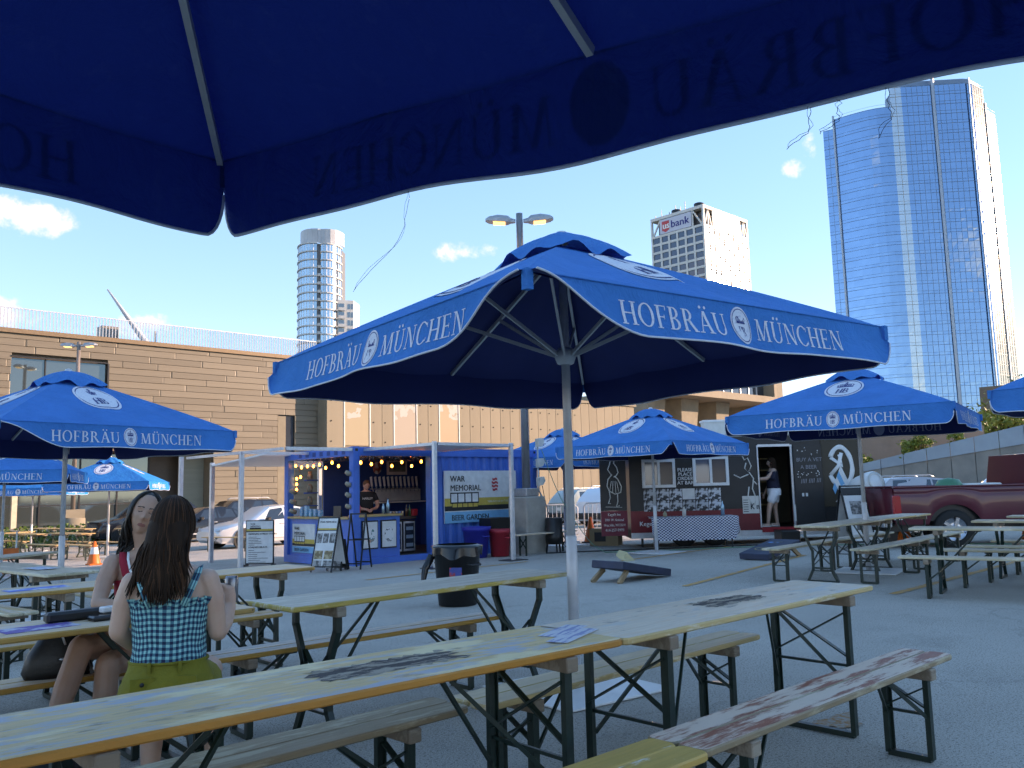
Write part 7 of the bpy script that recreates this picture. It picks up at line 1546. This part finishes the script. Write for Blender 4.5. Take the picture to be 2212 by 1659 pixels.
# --- woman facing us across the table
sk2=skinmat('tanned_skin',(.50,.285,.20)); Mh=I4(.012,.060,1.268,R(7),R(-16),R(-4))
TOR1=[(z,cx,cy,rx*.96,ry*.96) for z,cx,cy,rx,ry in TOR]
w1=person('person with dark hair in red top facing the viewer at the table',(1.875,4.95,0),R(163),[(z+.0,cx,cy+.05*(z-.5),rx,ry) for z,cx,cy,rx,ry in TOR1],
 [([(.16,.03,1.01),(.205,.10,.92),(.236,.225,.815)],[.054,.046,.038]),([(.236,.225,.815),(.13,.31,.80),(.03,.36,.805)],[.038,.034,.025]),
  ([(-.16,.03,1.01),(-.205,.10,.92),(-.22,.22,.815)],[.054,.046,.038]),([(-.22,.22,.815),(-.14,.30,.80),(-.06,.36,.805)],[.038,.034,.025]),
  ([(.09,.0,.55),(.20,.22,.61),(.31,.42,.635)],[.092,.08,.060]),([(.31,.42,.635),(.37,.50,.46),(.43,.60,.27)],[.058,.056,.034]),([(.43,.60,.26),(.44,.70,.20)],[.036,.03]),
  ([(-.08,.0,.54),(.05,.24,.545),(.19,.46,.545)],[.092,.08,.060]),([(.19,.46,.545),(.20,.47,.32),(.20,.47,.10)],[.058,.056,.036]),([(.20,.45,.07),(.20,.60,.045)],[.038,.032])],Mh,sk2,.0055,
 hands=[((.03,.36,.805),(-.8,.3,.0),(0,0,1),.35,1),((-.06,.36,.805),(.8,.4,0),(0,0,1),.35,-1)])
m_rt=M('red_top',(.42,.01,.03),rough=.8,scale=12)
cloth(w1,'red_top',lerprings([(.60,0,.006,.158,.118),(.70,0,.014,.143,.106),(.80,0,.026,.146,.108),(.88,0,.034,.158,.114),(.92,0,.038,.162,.112)],3),m_rt,40,None,.015,3)
for s in (-1,1):
    strap(w1,'strap',[(s*.08,.152,.90),(s*.105,.138,.96),(s*.118,.115,1.02),(s*.115,.06,1.062),(s*.10,-.02,1.05),(s*.09,-.06,.98)],.040,m_rt,(0,1,.35)); strap(w1,'under_strap',[(s*.058,.150,.92),(s*.082,.138,.97),(s*.094,.112,1.03),(s*.09,.06,1.066)],.012,m_white,(0,1,.35))
cloth(w1,'shorts',lerprings([(.46,0,.0,.14,.11),(.50,0,.0,.18,.134),(.58,0,.0,.178,.132),(.63,0,.006,.16,.12)],3),m_black,36,None,.01,2)
for s,p in ((1,(.19,.2,.605)),(-1,(.03,.2,.545))):
    q=MB(); limb(q,[(s*.09,.0,.55),p],[.1,.09],14); q.build('shorts_leg',m_black,w1)
for sx,(x,y,z,dx) in ((1,(.43,.64,.235,.01)),(-1,(.20,.52,.06,0))): q=MB(); limb(q,[(x,y-.07,z+.02),(x+dx,y+.02,z),(x+dx,y+.12,z-.03)],[.046,.044,.034],12); q.build('shoe',m_black,w1)
def h1(rd):
    th=rd.uniform(-2.05,2.05); e=rd.uniform(.0,.010); pts=[]
    for k in range(6): ph=PI/2-.1-k/5*(PI/2+.15); pts.append((math.cos(ph)*math.sin(th)*(.081+e),-math.cos(ph)*math.cos(th)*(.104+e)-.004,math.sin(ph)*(.122+e)))
    if rd.random()<.62:
        x0,y0,z0=pts[-1]; sd=1 if rd.random()<.75 else -1; ze=rd.uniform(-.25,-.15); xt=sd*rd.uniform(.03,.085)
        for k in range(1,8): t=k/7; pts.append((x0+(xt-x0)*t+.010*math.sin(t*8+th*3),y0+(-.075-y0)*t+.008*math.cos(t*9+th),z0+(ze-z0)*t))
    return pts,0
cp_=MB(); ell(cp_,(0,-.020,.016),.080,.094,.113,Mh); cp_.build('hair_cap',m_hair2,w1); strands('hair_strands',w1,Mh,h1,300,5,[m_hair2],.0045)
# --- bartender behind the counter
sk3=skinmat('ruddy_skin',(.55,.30,.22)); Mh=I4(0,.06,1.60,R(-32),0,R(6))
TORS=[(.86,0,0,.15,.11),(.95,0,0,.165,.115),(1.06,0,0,.155,.112),(1.2,0,.005,.165,.118),(1.32,0,.01,.18,.118),(1.40,0,.005,.185,.105),(1.45,0,.0,.15,.08),(1.48,0,.0,.075,.065)]
pb=person('bartender in black lettered T-shirt looking down behind the counter',(11.52,17.05,ZC+.16),R(-120)-PI/2+R(10),TORS,[([(.19,0,1.38),(.24,.05,1.24),(.25,.12,1.12)],[.06,.052,.044]),([(.25,.12,1.12),(.17,.24,1.06),(.08,.30,1.05)],[.044,.038,.028]),([(-.19,0,1.38),(-.24,.05,1.24),(-.25,.12,1.12)],[.06,.052,.044]),([(-.25,.12,1.12),(-.17,.24,1.06),(-.08,.30,1.05)],[.044,.038,.028]),([(.09,0,.9),(.10,.02,.5),(.10,.0,.08)],[.09,.065,.045]),([(-.09,0,.9),(-.10,.02,.5),(-.10,.0,.08)],[.09,.065,.045]),([(.1,-.02,.05),(.1,.14,.04)],[.045,.035]),([(-.1,-.02,.05),(-.1,.14,.04)],[.045,.035])],Mh,sk3,.011,hands=[((.08,.30,1.05),(-.5,.7,-.2),(0,.3,1),.6,1),((-.08,.30,1.05),(.5,.7,-.2),(0,.3,1),.6,-1)])
m_tee=M('black_tee',(.012,.012,.014),rough=.85); cloth(pb,'t_shirt',lerprings([(.9,0,0,.172,.122),(1.06,0,0,.166,.122),(1.2,0,.005,.176,.128),(1.32,0,.01,.19,.128),(1.40,0,.005,.193,.113),(1.455,0,.0,.15,.085)],3),m_tee,32,None,.015,2)
for s in (-1,1): q=MB(); limb(q,[(s*.185,0,1.385),(s*.235,.04,1.26)],[.07,.066],12); q.build('sleeve',m_tee,pb)
lt=MB(); text(lt,'HARLEY',(.12,.148,1.27),(-1,0,0),(0,0,1),.075,0,bold=.01,width=.24); lt.build('lettering',m_offw,pb)
q=MB(); limb(q,[(.09,0,.9),(.10,.02,.5),(.10,.0,.1)],[.1,.08,.065]); limb(q,[(-.09,0,.9),(-.10,.02,.5),(-.10,.0,.1)],[.1,.08,.065]); q.build('trousers',m_black,pb)
q=MB(); ell(q,(0,-.018,.03),.080,.092,.100,Mh); q.build('short_hair',M('ginger_brown_hair',(.10,.045,.02),rough=.7),pb)
# --- woman at the trailer door, side view facing left
sk4=skinmat('pale_skin',(.58,.36,.28)); Mh=I4(0,.03,1.56,R(-2),0,R(0))
TORW=[(.80,0,0,.15,.12),(.88,0,-.01,.178,.15),(.98,0,0,.165,.135),(1.08,0,.01,.15,.125),(1.2,0,.015,.155,.135),(1.30,0,.01,.165,.12),(1.36,0,.0,.16,.095),(1.40,0,.0,.12,.08),(1.43,0,0,.07,.06)]
pw=person('person in navy top and white shorts standing in the trailer doorway',(*site(6.36,D0+.22),zt_+.42),AZ-PI/2+R(82),TORW,[([(-.17,0,1.33),(-.19,.18,1.17),(-.18,.36,1.16)],[.055,.048,.042]),([(-.18,.36,1.16),(-.17,.45,1.22),(-.16,.54,1.32)],[.04,.035,.026]),([(.17,0,1.33),(.22,.0,1.16),(.22,.05,1.04)],[.055,.05,.043]),([(.22,.05,1.04),(.20,.14,.90),(.17,.20,.80)],[.042,.036,.026]),([(.085,-.04,.85),(.10,-.02,.45),(.10,-.06,.08)],[.10,.062,.04]),([(-.085,.0,.85),(-.10,.14,.45),(-.10,.19,.08)],[.10,.062,.04]),([(.1,-.08,.05),(.1,.10,.035)],[.042,.034]),([(-.1,.17,.05),(-.1,.35,.035)],[.042,.034])],Mh,sk4,.011,hands=[((-.16,.54,1.32),(.1,.5,.8),(1,0,0),.3,1),((.17,.20,.80),(-.1,.3,-.9),(1,.2,0),.5,1)])
m_nv=M('navy_top',(.008,.010,.03),rough=.85); cloth(pw,'navy_top',lerprings([(.93,0,-.005,.19,.16),(1.08,0,.01,.172,.145),(1.2,0,.015,.17,.148),(1.30,0,.01,.178,.132),(1.34,0,.005,.182,.12)],3),m_nv,32,None,.02,2)
for s in (-1,1): q=MB(); limb(q,[(s*.17,.0,1.30),(s*.205,.03,1.17)],[.07,.068],12); q.build('sleeve',m_nv,pw)
m_ws=M('white_shorts',(.72,.73,.76),(.6,.61,.64),rough=.8); cloth(pw,'shorts',lerprings([(.76,0,-.01,.175,.16),(.86,0,-.012,.19,.165),(.96,0,0,.172,.145)],3),m_ws,28,None,.02,3)
for x,a,b2 in ((.09,(.092,-.035,.82),(.098,-.03,.64)),(-.09,(-.092,.0,.82),(-.1,.08,.64))): q=MB(); limb(q,[a,b2],[.118,.108],14); q.build('shorts_leg',m_ws,pw)
def hw(rd):
    th=rd.uniform(-1.9,1.9); e=rd.uniform(0,.01); pts=[]
    for k in range(6): ph=PI/2-k/5*(PI/2+.1); pts.append((math.cos(ph)*math.sin(th)*(.082+e),-math.cos(ph)*math.cos(th)*(.108+e)-.006,math.sin(ph)*(.124+e)))
    x0,y0,z0=pts[-1]
    for k in range(1,6): t=k/5; pts.append((x0*(1+.15*t)+.008*math.sin(t*7+th),y0-.03*t,z0-(.34+.05*math.sin(th*3))*t))
    return pts,0
q=MB(); ell(q,(0,-.014,.012),.080,.10,.118,Mh); q.build('hair_cap',m_hair,pw); strands('hair_strands',pw,Mh,hw,220,8,[m_hair],.005)
for x,y in ((.1,.02),(-.1,.26)): q=MB(); q.cb(x-.045,x+.045,y-.13,y+.13,0,.025,.01); q.tube([(x-.045,y+.05,.02),(x,y+.05,.075),(x+.045,y+.05,.02)],.012,6); q.build('sandal',m_offw,pw)
# ------------------------------------------------------------------ bags and phones
hbg=thing('handbag','black leather handbag with grey strap standing on the left bench','handbag',(1.42,4.87,.47),R(-15)); 
q=MB(); loft(q,[(0,0,0,.15,.06),(.03,0,0,.165,.07),(.12,0,0,.14,.055),(.2,0,0,.085,.03),(.24,0,0,.05,.02)],20); q.build('bag_body',M('black_leather',(.012,.012,.013),rough=.35,bmp=.2,scale=20),hbg); MB().tube(smooth([(-.05,0,.22),(-.03,0,.30),(.03,0,.31),(.06,0,.22),(.12,-.02,.1),(.16,-.03,.0)],6),.010,6).build('strap',M('grey_strap',(.2,.21,.22)),hbg); MB().tube([(.0,-.03,.24),(.03,-.05,.16)],.006,6).lathe([(.012,0),(.018,.004),(.012,.008)],10,c=(.02,-.075,.09)).build('clasp',m_alu,hbg)
bp=thing('backpack','black backpack with neon green edge on the ground by crossed legs','bag',(1.17,4.22,0),R(30)); q=MB(); loft(q,[(0,0,0,.22,.11),(.05,0,0,.24,.13),(.16,.02,0,.2,.11),(.24,.04,0,.12,.07),(.27,.05,0,.05,.03)],22); q.build('bag_body',M('black_nylon',(.012,.013,.014),rough=.7,bmp=.4,scale=15),bp); MB().tube(smooth([(-.25,-.03,.02),(-.235,-.07,.08),(-.19,-.08,.14),(-.13,-.08,.17)],5),.010,6).build('neon_edge',M('neon_green',(.25,.85,.05)),bp); MB().tube(smooth([(.0,-.05,.24),(.02,-.06,.34),(.10,-.05,.34),(.12,-.04,.22)],5),.014,6).build('grab_strap',m_black,bp)
tag(MB().cb(-.16,.16,-.035,.035,0,.05,.012).build('speaker_case',m_black,None,(1.44,4.62,.771),R(2)),'long black case lying on the table by the women','case')
tag(MB().cb(-.12,.12,-.045,.045,0,.024,.008).build('phone',M('phone_black',(.015,.015,.017),rough=.2),None,(1.57,4.52,.771),R(6)),'dark phone lying in front of the black case','phone')
tag(MB().cb(-.035,.035,-.025,.025,0,.03,.006).tube(smooth([(.03,0,.015),(.08,.02,.02),(.12,.0,.01),(.16,.03,.008)],5),.003,5).build('charger_plug',m_white,None,(1.555,4.575,.797),R(10)),'white charger with cable on the black case','charger')
